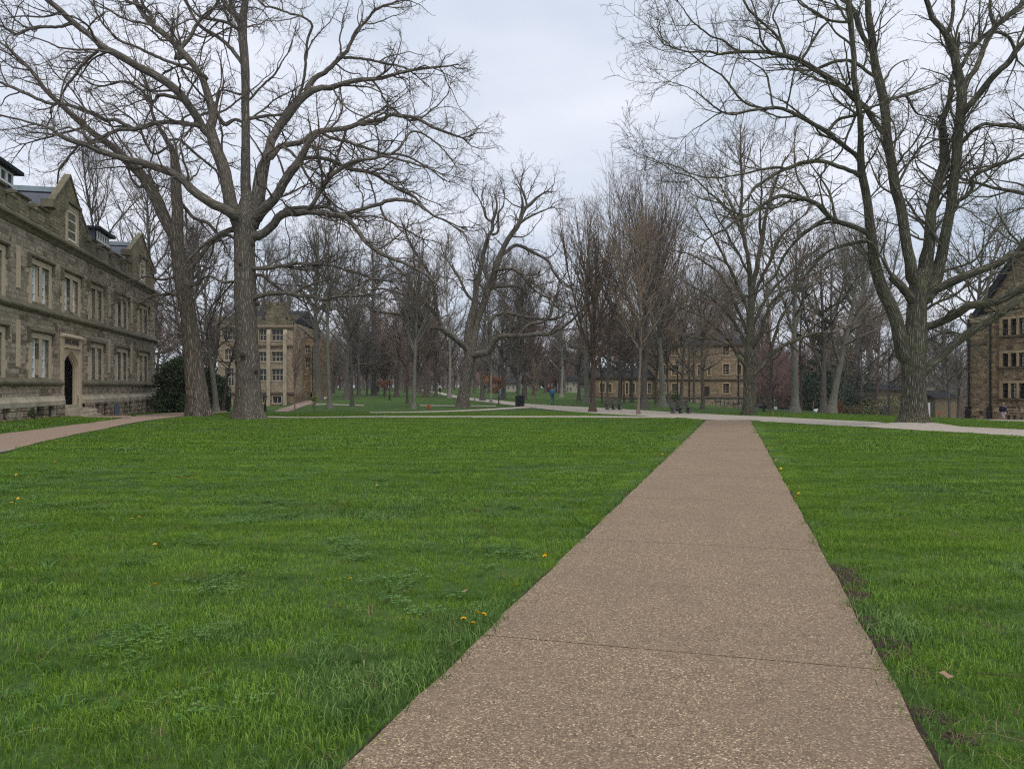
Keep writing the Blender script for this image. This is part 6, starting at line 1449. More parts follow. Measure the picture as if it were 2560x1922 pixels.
belt(6, 1010, 1130, 135, 165, 7, 10, 'low reddish bare tree beyond the bend of the gravel path', 'low reddish trees at the path bend', ms=(3, 1), ks=(4, 0))

# ------------------------------------------------------------------ leafy ones
def leafmat(name, a, b):
    t = NT(name, .6, .3); at_ = t.n('ShaderNodeAttribute', attribute_name='v').outputs['Fac']
    t.color(t.ramp(at_, [(0, a), (1, b)])); MAT[name] = t.m
leafmat('leaf_evergreen', (.022, .042, .014), (.085, .125, .040)); leafmat('leaf_conifer', (.020, .034, .020), (.050, .075, .042))
leafmat('leaf_orange', (.26, .10, .045), (.44, .20, .09)); leafmat('leaf_copper', (.15, .070, .048), (.26, .125, .082))
leafmat('leaf_yellow', (.16, .17, .04), (.34, .35, .09)); leafmat('leaf_green', (.05, .11, .02), (.12, .22, .04)); leafmat('leaf_rust', (.12, .055, .025), (.22, .10, .04))
def leaf_cloud(name, r, centres, radii, n, size, mat, parent, flat=.8, clump=.0):
    """leaf sized faces spread through a few overlapping lobes, thinning outward"""
    c = np.array(centres, float); rd = np.array(radii, float); w = rd ** 2; k = r.choice(len(c), n, p=w / w.sum())
    d = nrm(r.normal(0, 1, (n, 3))); q = r.uniform(.25, 1.0, n) ** .6; P = c[k] + d * (q * rd[k])[:, None] * np.array([1, 1, flat])
    if clump: P += np.sin(P * 7.0)[:, [1, 2, 0]] * clump
    P[:, 2] = np.maximum(P[:, 2], .03)
    a = nrm(r.normal(0, 1, (n, 3)) + d * .6); b = nrm(np.cross(a, r.normal(0, 1, (n, 3)))); cc = np.cross(a, b); s = size * r.uniform(.6, 1.4, (n, 1))
    V = np.stack([P - b * s, P + cc * s * .45, P + b * s, P - cc * s * .45], 1).reshape(-1, 3); i = np.arange(n) * 4
    me = np_mesh(name, V, np.stack([i, i + 1, i + 2, i + 3], 1), smooth=False, attrs={'v': np.repeat(r.uniform(0, 1, n), 4)})
    return link(name, me, mat, parent)
def leafy(name, x, y, h, w, mat, label, seed, n=5000, size=.09, lobes=9, trunkr=.05, bark_='bark_brown', kind='round', group=None):
    r = np.random.default_rng(seed); e = tree_node(name, (x, y, G(x, y)), label, 'bush' if 'bush' in name else 'tree', group)
    if kind == 'round':
        c = [(r.uniform(-.32, .32) * w, r.uniform(-.32, .32) * w, h * r.uniform(.25, .85)) for _ in range(lobes)]; rd = [w * r.uniform(.18, .34) for _ in c]; fl = .9
    elif kind == 'bush':
        c = [(r.uniform(-.38, .38) * w, r.uniform(-.38, .38) * w, h * r.uniform(.08, .78)) for _ in range(lobes)]; rd = [w * r.uniform(.16, .28) for _ in c]; fl = 1.0
    elif kind == 'cone':
        c, rd = [], []
        for _ in range(lobes):
            u = r.uniform(.04, .97) ; a = r.uniform(0, 6.28); q = w * .5 * (1 - u) * r.uniform(.4, .9); c.append((q * math.cos(a), q * math.sin(a), h * (.06 + u * .92))); rd.append(w * .17 * (1.15 - u))
        fl = .45
    P0, R0 = line(r, (0, 0, -.1), (0, 0, 1), h * .92, 10, .02, .02, trunkr, .15)
    Pb, Rb = spawn(r, P0, R0, 50 + 16 + 2, w * .5, (62, 14), 6, .1, .08, .12, .95, .5, .01, .3, absolute=True)
    link('trunk', bark_mesh('trunk', [(P0, R0, 9, .04, None), (Pb, Rb, 5, 0, None)]), MAT[bark_], e)
    leaf_cloud('crown', r, c, rd, n, size, MAT[mat], e, fl, clump=.05 * w / 4)
    return e
for k, (px, py, h, w) in enumerate([(414, 1033, 4.5, 3.2), (434, 1033, 4.2, 3.0), (457, 1030, 3.0, 2.8)]):
    x, y = hit(px, py); leafy('evergreen_bush', x, y + 3 + k, h, w, 'leaf_evergreen', ('tall dark evergreen bush at the far corner of the left hall', 'dark evergreen bush in the middle of the three behind the shaggy tree', 'lowest dark evergreen bush, nearest the smooth twin trunk')[k], 70 + k, n=24000, size=.095, lobes=26, trunkr=.12, kind='bush')
x, y = hit(1248, 996); leafy('orange_sapling', x, y, 2.9, 2.1, 'leaf_orange', 'small tree with bright orange leaves left of the litter bin', 74, n=2600, size=.085, lobes=7)
x, y = hit(962, 996); leafy('copper_sapling', x, y, 2.7, 1.7, 'leaf_copper', 'small tree with rusty orange leaves on the middle of the far lawn', 75, n=1300, size=.08, lobes=7)
x, y = hit(842, 974); leafy('copper_sapling', x, y, 5.0, 5.0, 'leaf_copper', 'copper leaved young tree behind the smooth grey trunk', 76, n=1400, size=.15, lobes=9)
x, y = hit(1212, 978); leafy('copper_sapling', x, y, 4.5, 4.0, 'leaf_orange', 'faint orange leaved tree behind the pale birch like trunk', 77, n=1300, size=.13, lobes=7)
x, y = hit(786, 1029); leafy('yellow_sapling', x, y, 1.65, .7, 'leaf_yellow', 'thin sapling with fresh yellow green leaves on the lawn left of the smooth trunk', 78, n=230, size=.065, lobes=6, trunkr=.02)
for k, (px, Y, h, w, lb) in enumerate([(1392, 190, 17, 11, 'dark conifer behind the far white house'), (1350, 200, 13, 10, 'dark conifer behind the red brick house'), (1432, 205, 15, 10, 'dark conifer right of the far white house'), (2042, 78, 8, 6.5, 'dark evergreen tree between the smooth beech and the rough trunk'), (2090, 95, 11, 8, 'dark evergreen tree behind the twin beeches'), (2146, 100, 12, 8, 'dark green conifer right of the leaning grey trunk'), (2010, 120, 12, 8, 'dark conifer far down the slope behind the beeches')]):
    X = (px - CX) / F * Y; leafy('conifer', X, Y, h, w, 'leaf_conifer', lb, 80 + k, n=3800 if Y < 120 else 7000, size=.13 if Y < 120 else .26, lobes=60, trunkr=.16, kind='cone')
for k, (px, Y, h, w, m, lb) in enumerate([(2100, 74, 1.5, 3.2, 'leaf_rust', 'low rusty leaved shrub at the foot of the twin beeches'), (2126, 76, 1.3, 2.2, 'leaf_evergreen', 'low dark shrub right of the twin beeches'), (2055, 84, 2.3, 4.0, 'leaf_evergreen', 'dark green clipped shrub behind the white box'), (1668, 100, 1.3, 3.0, 'leaf_evergreen', 'low shrub at the foot of the golden hall'), (2196, 90, 4.5, 4.5, 'leaf_yellow', 'yellowish flowering shrub behind the stout dark trunk'), (2270, 92, 3.5, 4.0, 'leaf_yellow', 'yellow green shrub behind the great right oak')]):
    X = (px - CX) / F * Y; leafy('evergreen_bush' if 'leaf_e' in m else 'shrub_bush', X, Y, h, w, m, lb, 90 + k, n=1800 if 'yellow' not in m else 650, size=.075, lobes=9, kind='bush')
# the far wood closing the view, and the one across the valley on the right: stems and a mass of twigs
def wood(name, pts, h, label, seed, mat, n=420, size=.9):
    r = np.random.default_rng(seed); Ps, Rs, C = [], [], []
    for (x, y) in pts:
        z = G(x, y); H = h * r.uniform(.65, 1.25)
        P0, R0 = line(r, (x, y, z - .5), (0, 0, 1), H * .9, 6, .03, .02, .24, .2); Ps.append(P0); Rs.append(R0)
        m = int(n * r.uniform(.6, 1.3)); d = nrm(r.normal(0, 1, (m, 3))); q = r.uniform(0, 1, m) ** .45
        C.append(np.array([x, y, z + H * .56]) + d * q[:, None] * np.array([H * .32, H * .32, H * .46]))
    P0, R0 = np.concatenate(Ps), np.concatenate(Rs); c = np.concatenate(C); m = len(c)
    d = nrm(r.normal(0, 1, (m, 3)) + np.array([0, 0, .9])); L = size * r.uniform(.6, 1.5, (m, 1)); w = nrm(np.cross(d, r.normal(0, 1, (m, 3)))) * size * .045
    V = np.stack([c - w, c + w, c + d * L + w * .4, c + d * L - w * .4], 1).reshape(-1, 3); i = np.arange(m) * 4
    v1, f1, b1 = sweep(P0, R0, 4)
    me = np_mesh(name, np.concatenate([v1, V]), np.concatenate([f1, np.stack([i, i + 1, i + 2, i + 3], 1) + len(v1)]))
    o = link(name, me, mat); return tag(o, label, 'wood', kind='stuff')
r_ = np.random.default_rng(3)
def row(n, p0, p1, y0, y1): return [((p - CX) / F * Y, Y) for p, Y in zip(r_.uniform(p0, p1, n), r_.uniform(y0, y1, n))]
wood('far_wood', row(430, -150, 1720, 390, 620), 14, 'far bare wood closing the view behind the lawn', 4, MAT['twig_grey'], 300, 1.7)
wood('undergrowth', row(420, 780, 1500, 265, 390), 5.5, 'low reddish undergrowth and saplings behind the far groves', 6, MAT['twig_red'], 200, 1.1)
wood('far_wood', row(260, 1850, 2700, 190, 330), 17, 'bare wood across the low ground on the right', 5, MAT['twig_brown'], 300, 1.2)
wood('undergrowth', row(120, 1880, 2430, 105, 180), 5, 'brown brush on the slope right of the golden hall', 7, MAT['twig_brown'], 220, .5)
# ------------------------------------------------------------------ lamps, benches, bin, signs, cars
plain('lamp_glass', (.16, .17, .16), .3, .5); plain('orange_plastic', (.75, .20, .03), .6, .3); plain('hydrant_red', (.36, .05, .03), .6, .3); plain('rust_orange', (.50, .17, .04), .7, .2)
plain('bench_wood', (.10, .088, .078), .85, .15, var=.3, scale=9); plain('bench_stone', (.16, .155, .145), .9, .1); plain('sign_white', (.72, .73, .74), .6, .3)
def lamp_post(px, py, top, label, Y=None, group='black lamp posts on the lawn', thick=1.0):
    if Y is None: x, y = hit(px, py)
    else: y = Y; x = XY(px, Y)
    g = G(x, y); H = (py - top) / F * y; e = empty('lamp_post', (x, y, g)); tag(e, label, 'lamp post', group)
    p = MB(); p.lathe([(.13 * thick, 0), (.13 * thick, .1), (.10 * thick, .15), (.085 * thick, .55), (.06 * thick, .65), (.042 * thick, .75), (.036 * thick, H - .62), (.06, H - .60), (.06, H - .55), (.03, H - .52)], 10); p.build('post', MAT['black_metal'], e, smooth=False)
    l = MB(); l.lathe([(.05, H - .52), (.10, H - .48), (.145, H - .20), (.145, H - .18), (.02, H - .17)], 8); l.build('lantern', MAT['lamp_glass'], e)
    c = MB(); c.lathe([(.18, H - .18), (.17, H - .15), (.07, H - .05), (.03, H - .03), (.02, H), (.005, H + .05)], 8)
    for k in range(4): a = k * math.pi / 2 + .4; c.tube([(.05 * math.cos(a), .05 * math.sin(a), H - .53), (.15 * math.cos(a), .15 * math.sin(a), H - .17)], .010, 4)
    c.build('lantern_cap', MAT['black_metal'], e)
    return e
lamp_post(1307, 1015, 925, 'tall black lamp post standing right behind the litter bin', thick=1.2)
lamp_post(1694, 1026, 900, 'tall black lamp post behind the right hand bench', thick=1.3)
lamp_post(974, 1000, 940, 'thin dark lamp post alone on the middle of the far lawn')
lamp_post(1093, 990, 958, 'small far lamp post at the left edge of the gravel path bend')
lamp_post(572, 1029, 975, 'black lamp post left of the huge oak trunk, before the pale hall')
lamp_post(663, 1029, 985, 'black lamp post just right of the huge oak trunk')
lamp_post(714, 1013, 972, 'black lamp post at the near corner of the pale hall')
lamp_post(2229, 1037, 990, 'black lantern post left of the great right oak')
lamp_post(1910, 1028, 990, 'dark lamp post left of the white post sign by the car park')
x, y = hit(1247, 1011); o = MB().box(-.06, .06, -.06, .06, 0, .78).lathe([(.09, .78), (.09, .84), (.02, .9)], 8).build('bollard', MAT['black_metal']); o.location = (x, y, G(x, y)); tag(o, 'short black post on the grass under the orange leaved sapling', 'bollard')
# litter bin
x, y = hit(1304, 1016); x -= .15; e = empty('litter_bin', (x, y, G(x, y)), .15); tag(e, 'black square litter bin beside the gravel path and lamp post', 'litter bin')
b = MB().box(-.36, .36, -.34, .34, .06, .86)
for k in range(7): b.box(-.33 + k * .105, -.30 + k * .105, -.365, -.34, .12, .80)
b.build('bin_body', MAT['black_metal'], e, bevel=.015); MB().box(-.40, .40, -.38, .38, .86, .93).box(-.30, .30, -.28, .28, .93, .98).build('lid', MAT['black_metal'], e, bevel=.015); MB().box(-.28, .28, -.26, .26, 0, .06).build('bin_foot', MAT['black_metal'], e)
# benches: concrete legs, plank seat, slatted back on three posts
def bench(px, py, w, rz, label):
    x, y = hit(px, py); e = empty('park_bench', (x, y, G(x, y)), rz); tag(e, label, 'bench', 'wooden benches by the gravel path')
    for k in (-1, 0, 1):
        MB().box(k * w * .42 - .07, k * w * .42 + .07, -.26, .24, 0, .40).build('leg', MAT['bench_stone'], e, bevel=.01)
    s = MB()
    for k in range(3): s.box(-w / 2 - .1, w / 2 + .05, -.30 + k * .19, -.13 + k * .19, .402, .455)
    s.build('seat', MAT['bench_wood'], e, bevel=.006)
    for k in (-1, 0, 1): MB().add([(k * w * .42 - .045, .22, .30), (k * w * .42 + .045, .22, .30), (k * w * .42 + .045, .42, .95), (k * w * .42 - .045, .42, .95), (k * w * .42 - .045, .30, .28), (k * w * .42 + .045, .30, .28), (k * w * .42 + .045, .50, .93), (k * w * .42 - .045, .50, .93)], [(0, 1, 2, 3), (4, 7, 6, 5), (0, 3, 7, 4), (1, 5, 6, 2), (3, 2, 6, 7), (0, 4, 5, 1)]).build('back_post', MAT['bench_wood'], e)
    b = MB()
    for z in (.60, .80): 
        yy = .22 + (z - .30) * .31; b.add([(-w / 2, yy - .05, z - .065), (w / 2, yy - .05, z - .065), (w / 2, yy - .01, z + .065), (-w / 2, yy - .01, z + .065), (-w / 2, yy - .012, z - .075), (w / 2, yy - .012, z - .075), (w / 2, yy + .03, z + .055), (-w / 2, yy + .03, z + .055)], [(0, 1, 2, 3), (4, 7, 6, 5), (0, 3, 7, 4), (1, 5, 6, 2), (3, 2, 6, 7), (0, 4, 5, 1)])
    b.build('backrest', MAT['bench_wood'], e)
bench(1534, 1025, 1.25, math.radians(14), 'dark wooden bench left of the tan young tree, farther of the two')
bench(1702, 1034, 1.45, math.radians(14), 'dark wooden bench in front of the tall lamp post, nearer of the two')
# red hydrant like thing on the lawn
x, y = hit(1072, 1023); e = empty('fire_hydrant', (x, y, G(x, y))); tag(e, 'small rusty red hydrant standing alone on the central lawn', 'hydrant')
MB().lathe([(.15, 0), (.15, .04), (.11, .05), (.11, .25), (.13, .26), (.13, .29), (.09, .34), (.03, .37)], 10).build('barrel', MAT['hydrant_red'], e); MB().tube([(-.17, 0, .19), (.17, 0, .19)], .045, 8).tube([(0, -.16, .17), (0, 0, .17)], .055, 8).build('nozzle', MAT['rust_orange'], e)
# white box, table, signs, marker stakes on the right
x, y = XY(2041, 61), 61; e = empty('white_box', (x, y, G(x, y)), .2); tag(e, 'white open lidded box on the grass beside the beech trunks', 'box'); MB().box(-.22, .22, -.2, .2, 0, .12).build('box_body', MAT['sign_white'], e); MB().add([(-.24, -.2, .12), (.24, -.2, .12), (.30, .1, .26), (-.22, .1, .22), (-.24, -.18, .10), (.24, -.18, .10), (.30, .12, .24), (-.22, .12, .20)], [(0, 1, 2, 3), (4, 7, 6, 5), (0, 3, 7, 4), (1, 5, 6, 2), (3, 2, 6, 7), (0, 4, 5, 1)]).build('lid', MAT['sign_white'], e)
x, y = XY(1939, 62), 62; e = empty('yard_sign', (x, y, G(x, y))); tag(e, 'small white yard sign low on the grass left of the smooth beech', 'sign'); MB().box(-.13, .13, -.01, .01, .06, .30).build('sign_board', MAT['sign_white'], e); MB().box(-.06, -.045, -.005, .005, 0, .06).box(.045, .06, -.005, .005, 0, .06).build('leg', MAT['black_metal'], e)
x, y = XY(1925, 84), 84; e = empty('post_sign', (x, y, G(x, y))); tag(e, 'white post with a green and white hanging board by the car park', 'sign'); MB().box(-.06, .06, -.06, .06, 0, 2.0).lathe([(.09, 2.0), (.02, 2.12)], 4).build('post', MAT['sign_white'], e); plain('sign_green', (.12, .22, .17), .6, .3); MB().box(.08, .52, -.02, .02, .95, 1.55).build('sign_board', MAT['sign_green'], e); MB().box(.06, .56, -.025, .025, 1.57, 1.65).box(.06, .56, -.025, .025, .86, .93).build('sign_rail', MAT['sign_white'], e)
x, y = XY(2322, 50), 50; e = empty('post_sign', (x, y, G(x, y))); tag(e, 'white wooden sign post with a board on its left, right of the great oak trunk', 'sign'); MB().box(-.06, .06, -.05, .05, 0, 1.0).build('post', MAT['sign_white'], e); MB().box(-.55, -.06, -.02, .02, .15, .82).build('sign_board', MAT['sign_white'], e)
x, y = XY(2347, 72), 72; e = empty('orange_sign', (x, y, G(x, y))); tag(e, 'small orange sign on a thin stake below the right hand hall', 'sign'); MB().box(-.16, .16, -.01, .01, .72, .95).build('sign_board', MAT['orange_plastic'], e); MB().box(-.02, .02, -.02, .02, 0, .72).build('stake', MAT['black_metal'], e)
for px, Y, h, lb in ((2033, 47, 1.0, 'thin orange topped marker stake beside the white box'), (1932, 48, .35, 'low thin orange marker wire on the grass left of the smooth beech')):
    x = XY(px, Y); e = empty('marker_stake', (x, Y, G(x, Y))); tag(e, lb, 'stake'); MB().box(-.012, .012, -.012, .012, 0, h * .6).build('stake', MAT['bark_tan'], e); MB().box(-.014, .014, -.014, .014, h * .6, h).build('stake_tip', MAT['rust_orange'], e)
# rail along the ramp of the golden hall
e = empty('ramp_rail', (XY(1790, 97), 97, G(XY(1790, 97), 97))); tag(e, 'dark rail of a ramp in front of the golden hall', 'railing')
m = MB(); 
for k in range(8): m.box(k * .55 - .03, k * .55 + .03, -.03, .03, 0, .95 - k * .06)
m.tube([(0, 0, .95), (3.85, 0, .53)], .03, 6).tube([(0, 0, .55), (3.85, 0, .13)], .03, 6); m.build('rail', MAT['black_metal'], e)
e = empty('wooden_fence', (XY(1886, 84), 84, G(XY(1886, 84), 84))); tag(e, 'low dark fence along the car park left of the smooth beech', 'fence'); m = MB()
for k in range(6): m.box(k * .9 - .05, k * .9 + .05, -.05, .05, 0, .75)
m.box(0, 4.5, -.03, .03, .60, .70).box(0, 4.5, -.03, .03, .30, .38); m.build('fence_rail', MAT['dark_wood'], e)
# gas meter at the left hall
gm = MB(); sx = S(268)
pt = LH0 + Vector((.2313, -.9729, 0)) * sx + Vector((.9729, .2313, 0)) * .55
e = empty('gas_meter', (pt.x, pt.y, G(pt.x, pt.y)), math.atan2(-.9729, .2313)); tag(e, 'blue grey gas meter with pipes against the base of the left hall', 'meter')
plain('meter_blue', (.10, .13, .17), .6, .3); gm.box(-.22, .22, -.12, .12, .18, .62).lathe([(.16, .62), (.16, .70), (.05, .75)], 10); gm.build('meter_body', MAT['meter_blue'], e, bevel=.02); MB().tube([(-.3, 0, 0), (-.3, 0, .8), (.35, 0, .8), (.35, 0, 0)], .035, 6).build('pipe', MAT['meter_blue'], e)
x, y = pt.x, pt.y
# small shrub at the wall by the basement windows
sx = S(38); pt = LH0 + Vector((.2313, -.9729, 0)) * sx + Vector((.9729, .2313, 0)) * .7; leafy('evergreen_bush', pt.x, pt.y, .6, .5, 'leaf_evergreen', 'tiny dark shrub against the near base of the left hall', 120, n=500, size=.035, lobes=5, trunkr=.015, kind='bush')
# fallen brown leaves along the wall
r = np.random.default_rng(77); n = 900; s_ = r.uniform(22, 34, n); q = r.uniform(.28, .95, n) ** 1.0; X = LH0.x + .2313 * s_ + .9729 * q; Y = LH0.y - .9729 * s_ + .2313 * q
V = []; Fc = []; at_ = []
for k in range(n):
    a, t_ = r.uniform(0, 6.28), r.uniform(-.6, .6); sz = r.uniform(.03, .065); z = G(X[k], Y[k]) + .02 + r.uniform(0, .05); n0 = len(V)
    for u, v in ((-1, 0), (0, .6), (1, 0), (0, -.6)): V.append((X[k] + sz * (u * math.cos(a) - v * math.sin(a)), Y[k] + sz * (u * math.sin(a) + v * math.cos(a)), z + sz * t_ * v)); at_.append(r.uniform())
    Fc.append((n0, n0 + 1, n0 + 2, n0 + 3))
leafmat('leaf_dead', (.12, .070, .045), (.34, .21, .14)); lf = link('leaf_litter', np_mesh('leaf_litter', np.array(V), [np.array(Fc)], smooth=False, attrs={'v': np.array(at_)}), MAT['leaf_dead']); tag(lf, 'dead brown leaves drifted along the base of the left hall', 'leaves', kind='stuff')
for px, py, lb in ((1166, 1498, 'single reddish brown leaf in the grass above the dandelion clump'), (2362, 1717, 'single tan leaf in the grass at lower right'), (148, 1270, 'single brown leaf far left in the grass'), (942, 1222, 'tiny brown leaf in the middle of the left lawn')):
    x, y = hit(px, py); m = MB(); sz = .035
    m.add([(-sz, 0, .0), (-sz * .3, sz * .7, .012), (sz * .5, sz * .55, .004), (sz * 1.1, 0, .016), (sz * .4, -sz * .6, 0), (-sz * .4, -sz * .55, .010), (0, 0, .014)], [(0, 6, 1), (1, 6, 2), (2, 6, 3), (3, 6, 4), (4, 6, 5), (5, 6, 0)]); o = m.build('fallen_leaf', MAT['leaf_dead']); o.location = (x, y, G(x, y) + .055); o.rotation_euler = (.2, .3, px); tag(o, lb, 'leaf')
    me = o.data; a = me.attributes.new('v', 'FLOAT', 'POINT'); a.data.foreach_set('value', [.8] * len(me.vertices))
# twigs dropped on the walk and in the soil
for k, (px, py, L, an, lb) in enumerate(((1896, 1476, .07, .9, 'tiny curved twig lying on the aggregate walk'), (2190, 1468, .55, .1, 'thin dark twig lying across the bare soil right of the walk'), (2440, 1705, .5, -.4, 'thin dark twig lying in the grass at lower right'), (2330, 1475, .22, -.5, 'short twig in the grass right of the soil patch'))):
    x, y = hit(px, py); r = np.random.default_rng(k + 5); P, R = line(r, (0, 0, 0), (math.cos(an), math.sin(an), 0), L, 7, .22, 0, .003 if k else .0022, .4); P[..., 2] = np.abs(P[..., 2]) * .3
    o = link('twig', bark_mesh('twig', [(P, R, 5, 0, None)]), MAT['bark_brown']); o.location = (x, y, G(x, y) + (.036 if k == 0 else .05)); tag(o, lb, 'twig')
# dandelions
plain('petal', (.80, .50, .01), .7, .2, var=.15, scale=90); plain('stem_green', (.10, .20, .04), .7, .2)
rdm = random.Random(9); protos = []
for k in range(3):
    fl = bmesh.new(); me = bpy.data.meshes.new('dandelion_head'); V = []; Fc = []
    R0 = .019
    for ring, (n, rr, zz) in enumerate(((22, 1.0, .0), (18, .78, .004), (12, .5, .007))):
        for j in range(n):
            a = 2 * math.pi * (j + ring * .4) / n; c, s = math.cos(a), math.sin(a); w = .0022; L = R0 * rr * rdm.uniform(.85, 1.1); n0 = len(V)
            for u, v, z in ((.002, -w, zz), (.002, w, zz), (L, w * .9, zz + .005), (L, -w * .9, zz + .005)): V.append((u * c - v * s, u * s + v * c, z))
            Fc.append((n0, n0 + 1, n0 + 2, n0 + 3))
    me.from_pydata(V, [], Fc); me.update(); me.materials.append(MAT['petal']); protos.append(me); fl.free()
stm = MB(); stm.tube([(0, 0, 0), (.003, 0, .03), (0, 0, .062)], .0017, 5).ball((0, 0, .062), .006, 5); stem_me = None
DN = 0
def dandelion(px, py, label, group, sc=1.0, dz=0.0):
    global stem_me, DN
    x, y = hit(px, py + 6); e = empty('dandelion', (x, y, G(x, y) + dz), rdm.uniform(0, 6)); tag(e, label, 'dandelion', group); sc = max(sc, 1.0 + max(0, y - 9) * .05); e.scale = (sc, sc, min(sc, 1.5))
    h = link('flower_head', protos[DN % 3], None, e); h.location = (0, 0, .064); h.rotation_euler = (rdm.uniform(-.5, .5) + .25, rdm.uniform(-.4, .4), 0)
    if stem_me is None: s = stm.build('stem', MAT['stem_green'], e); stem_me = s.data
    else: link('stem', stem_me, None, e)
    DN += 1
for px, py, lb, gp, sc in ((1159, 1572, 'wide open dandelion, leftmost of the clump at the left edge of the walk', None, 1.2), (1183, 1580, 'half closed small dandelion at the lower right of the clump by the walk', None, .9), (1196, 1556, 'bright dandelion, upper middle of the clump at the left edge of the walk', None, 1.1), (1210, 1554, 'dandelion of the clump nearest to the left edge of the walk', None, 1.0),
   (1362, 1405, 'larger dandelion at the left edge of the walk, alone below a small one', None, 1.2), (1363, 1396, 'small dandelion just above the larger one at the left edge of the walk', None, .9), (1290, 1477, 'tiny dandelion half hidden at the left edge of the walk', None, .8), (388, 1480, 'single round dandelion low on the left lawn', None, 1.2), (876, 1463, 'single dandelion in the middle of the lawn', None, .9), (388, 1373, 'single dandelion on the left lawn above the round one', None, .9), (1285, 1186, 'single dandelion on the lawn left of the upper walk', None, 1.0), (1284 + 0, 1186 - 48, 'single faint dandelion on the upper lawn', None, .9)):
    dandelion(px, py, lb, gp, sc)
for px, py in ((455, 1198), (465, 1199), (480, 1199)): dandelion(px, py, 'dandelion in the row of three on the upper left lawn', 'row of three dandelions')
for px, py in ((331, 1304), (348, 1300)): dandelion(px, py, 'dandelion of the close pair on the left lawn', 'close pair of dandelions')
for px, py in ((30, 1263), (46, 1252)): dandelion(px, py, 'dandelion of the pair near the left edge of the picture', 'pair of dandelions at the left edge')
for px, py in ((41, 1192), (137, 1160), (365, 1160)): dandelion(px, py, 'small far dandelion on the upper left lawn', 'far dandelions on the left lawn')
for px, py in ((1645, 1139), (1655, 1140), (1662, 1139), (1690, 1116)): dandelion(px, py, 'small dandelion close to the left edge of the upper walk', 'dandelions beside the upper walk')
for px, py in ((1435, 1136), (1441, 1139), (1370, 1128), (1415, 1158)): dandelion(px, py, 'small far dandelion scattered on the lawn left of the upper walk', 'far dandelions left of the walk')
for px, py in ((1921, 1123), (1940, 1155), (1952, 1176)): dandelion(px, py, 'small dandelion at the right edge of the upper walk', 'dandelions at the right edge of the walk')
dandelion(1997, 1240, 'bright dandelion against the right edge of the walk, the nearest on that side', None, 1.2); dandelion(1990, 1247, 'small dandelion below the bright one at the right edge of the walk', None, .8)

# parked cars at the far right, small and half hidden
def car(px, Y, mat, rz, label):
    x = XY(px, Y); e = empty('parked_car', (x, Y, G(x, Y)), rz); tag(e, label, 'car', 'cars parked beyond the lawn')
    b = MB(); b.prism([(-2.15, .25), (-2.2, .75), (-1.9, .92), (-1.1, 1.0), (-.6, 1.38), (.75, 1.42), (1.5, 1.05), (2.1, .92), (2.18, .5), (2.1, .25)], -.85, .85); b.build('body', mat, e, bevel=.06)
    g = MB(); g.prism([(-.98, 1.0), (-.55, 1.33), (.70, 1.36), (1.30, 1.04)], -.87, .87); g.build('window', MAT['glass'], e)
    for sx in (-1.35, 1.35):
        for sy in (-.78, .78): m = MB(); m.tube([(sx, sy - .1, .32), (sx, sy + .1, .32)], .32, 14); w = m.build('wheel', MAT['black_metal'], e); MB().tube([(sx, sy - .11, .32), (sx, sy + .11, .32)], .17, 10).build('rim', MAT['bench_stone'], w)
    for sy in (-.6, .6): MB().box(-2.23, -2.1, sy - .15, sy + .15, .62, .78).build('headlight', MAT['lamp_glass'], e)
plain('car_dark', (.03, .03, .035), .35, .5); plain('car_red', (.22, .035, .035), .35, .5)
car(1908, 93, MAT['car_dark'], .1, 'dark car parked behind the white post sign'); car(1945, 90, MAT['car_red'], .1, 'dull red car parked right of the dark car')

# ------------------------------------------------------------------ people
plain('skin', (.46, .27, .20), .6, .3); plain('hair_dark', (.03, .022, .016), .8, .2); plain('cap_tan', (.42, .34, .24), .8, .2); plain('jacket_teal', (.10, .17, .18), .85, .15); plain('pack_blue', (.02, .13, .42), .7, .3)
plain('jeans', (.10, .17, .22), .85, .1); plain('navy', (.016, .022, .045), .8, .2); plain('shirt_grey', (.13, .15, .19), .85, .1); plain('shorts_pale', (.46, .40, .40), .85, .1); plain('shoe_white', (.62, .62, .62), .7, .2); plain('shirt_pale', (.45, .50, .52), .85, .1); plain('black_cloth', (.02, .02, .022), .85, .1); plain('light_blue', (.30, .45, .58), .8, .1)
def skin_mesh(name, verts, edges, rad, mat, parent, sub=2, root=0):
    me = bpy.data.meshes.new(name); me.from_pydata(verts, edges, []); me.update(); o = bpy.data.objects.new(name, me); COL.objects.link(o)
    sk = o.modifiers.new('skin', 'SKIN'); sk.use_smooth_shade = True
    for i, v in enumerate(me.skin_vertices[0].data): r = rad[i]; v.radius = (r, r) if isinstance(r, (int, float)) else r; v.use_root = (i == root)
    s = o.modifiers.new('sub', 'SUBSURF'); s.levels = s.render_levels = sub
    dg = bpy.context.evaluated_depsgraph_get(); m2 = bpy.data.meshes.new_from_object(o.evaluated_get(dg)); bpy.data.objects.remove(o); bpy.data.meshes.remove(me)
    m2.name = name; m2.materials.clear(); m2.polygons.foreach_set('use_smooth', [True] * len(m2.polygons))
    return link(name, m2, mat, parent)
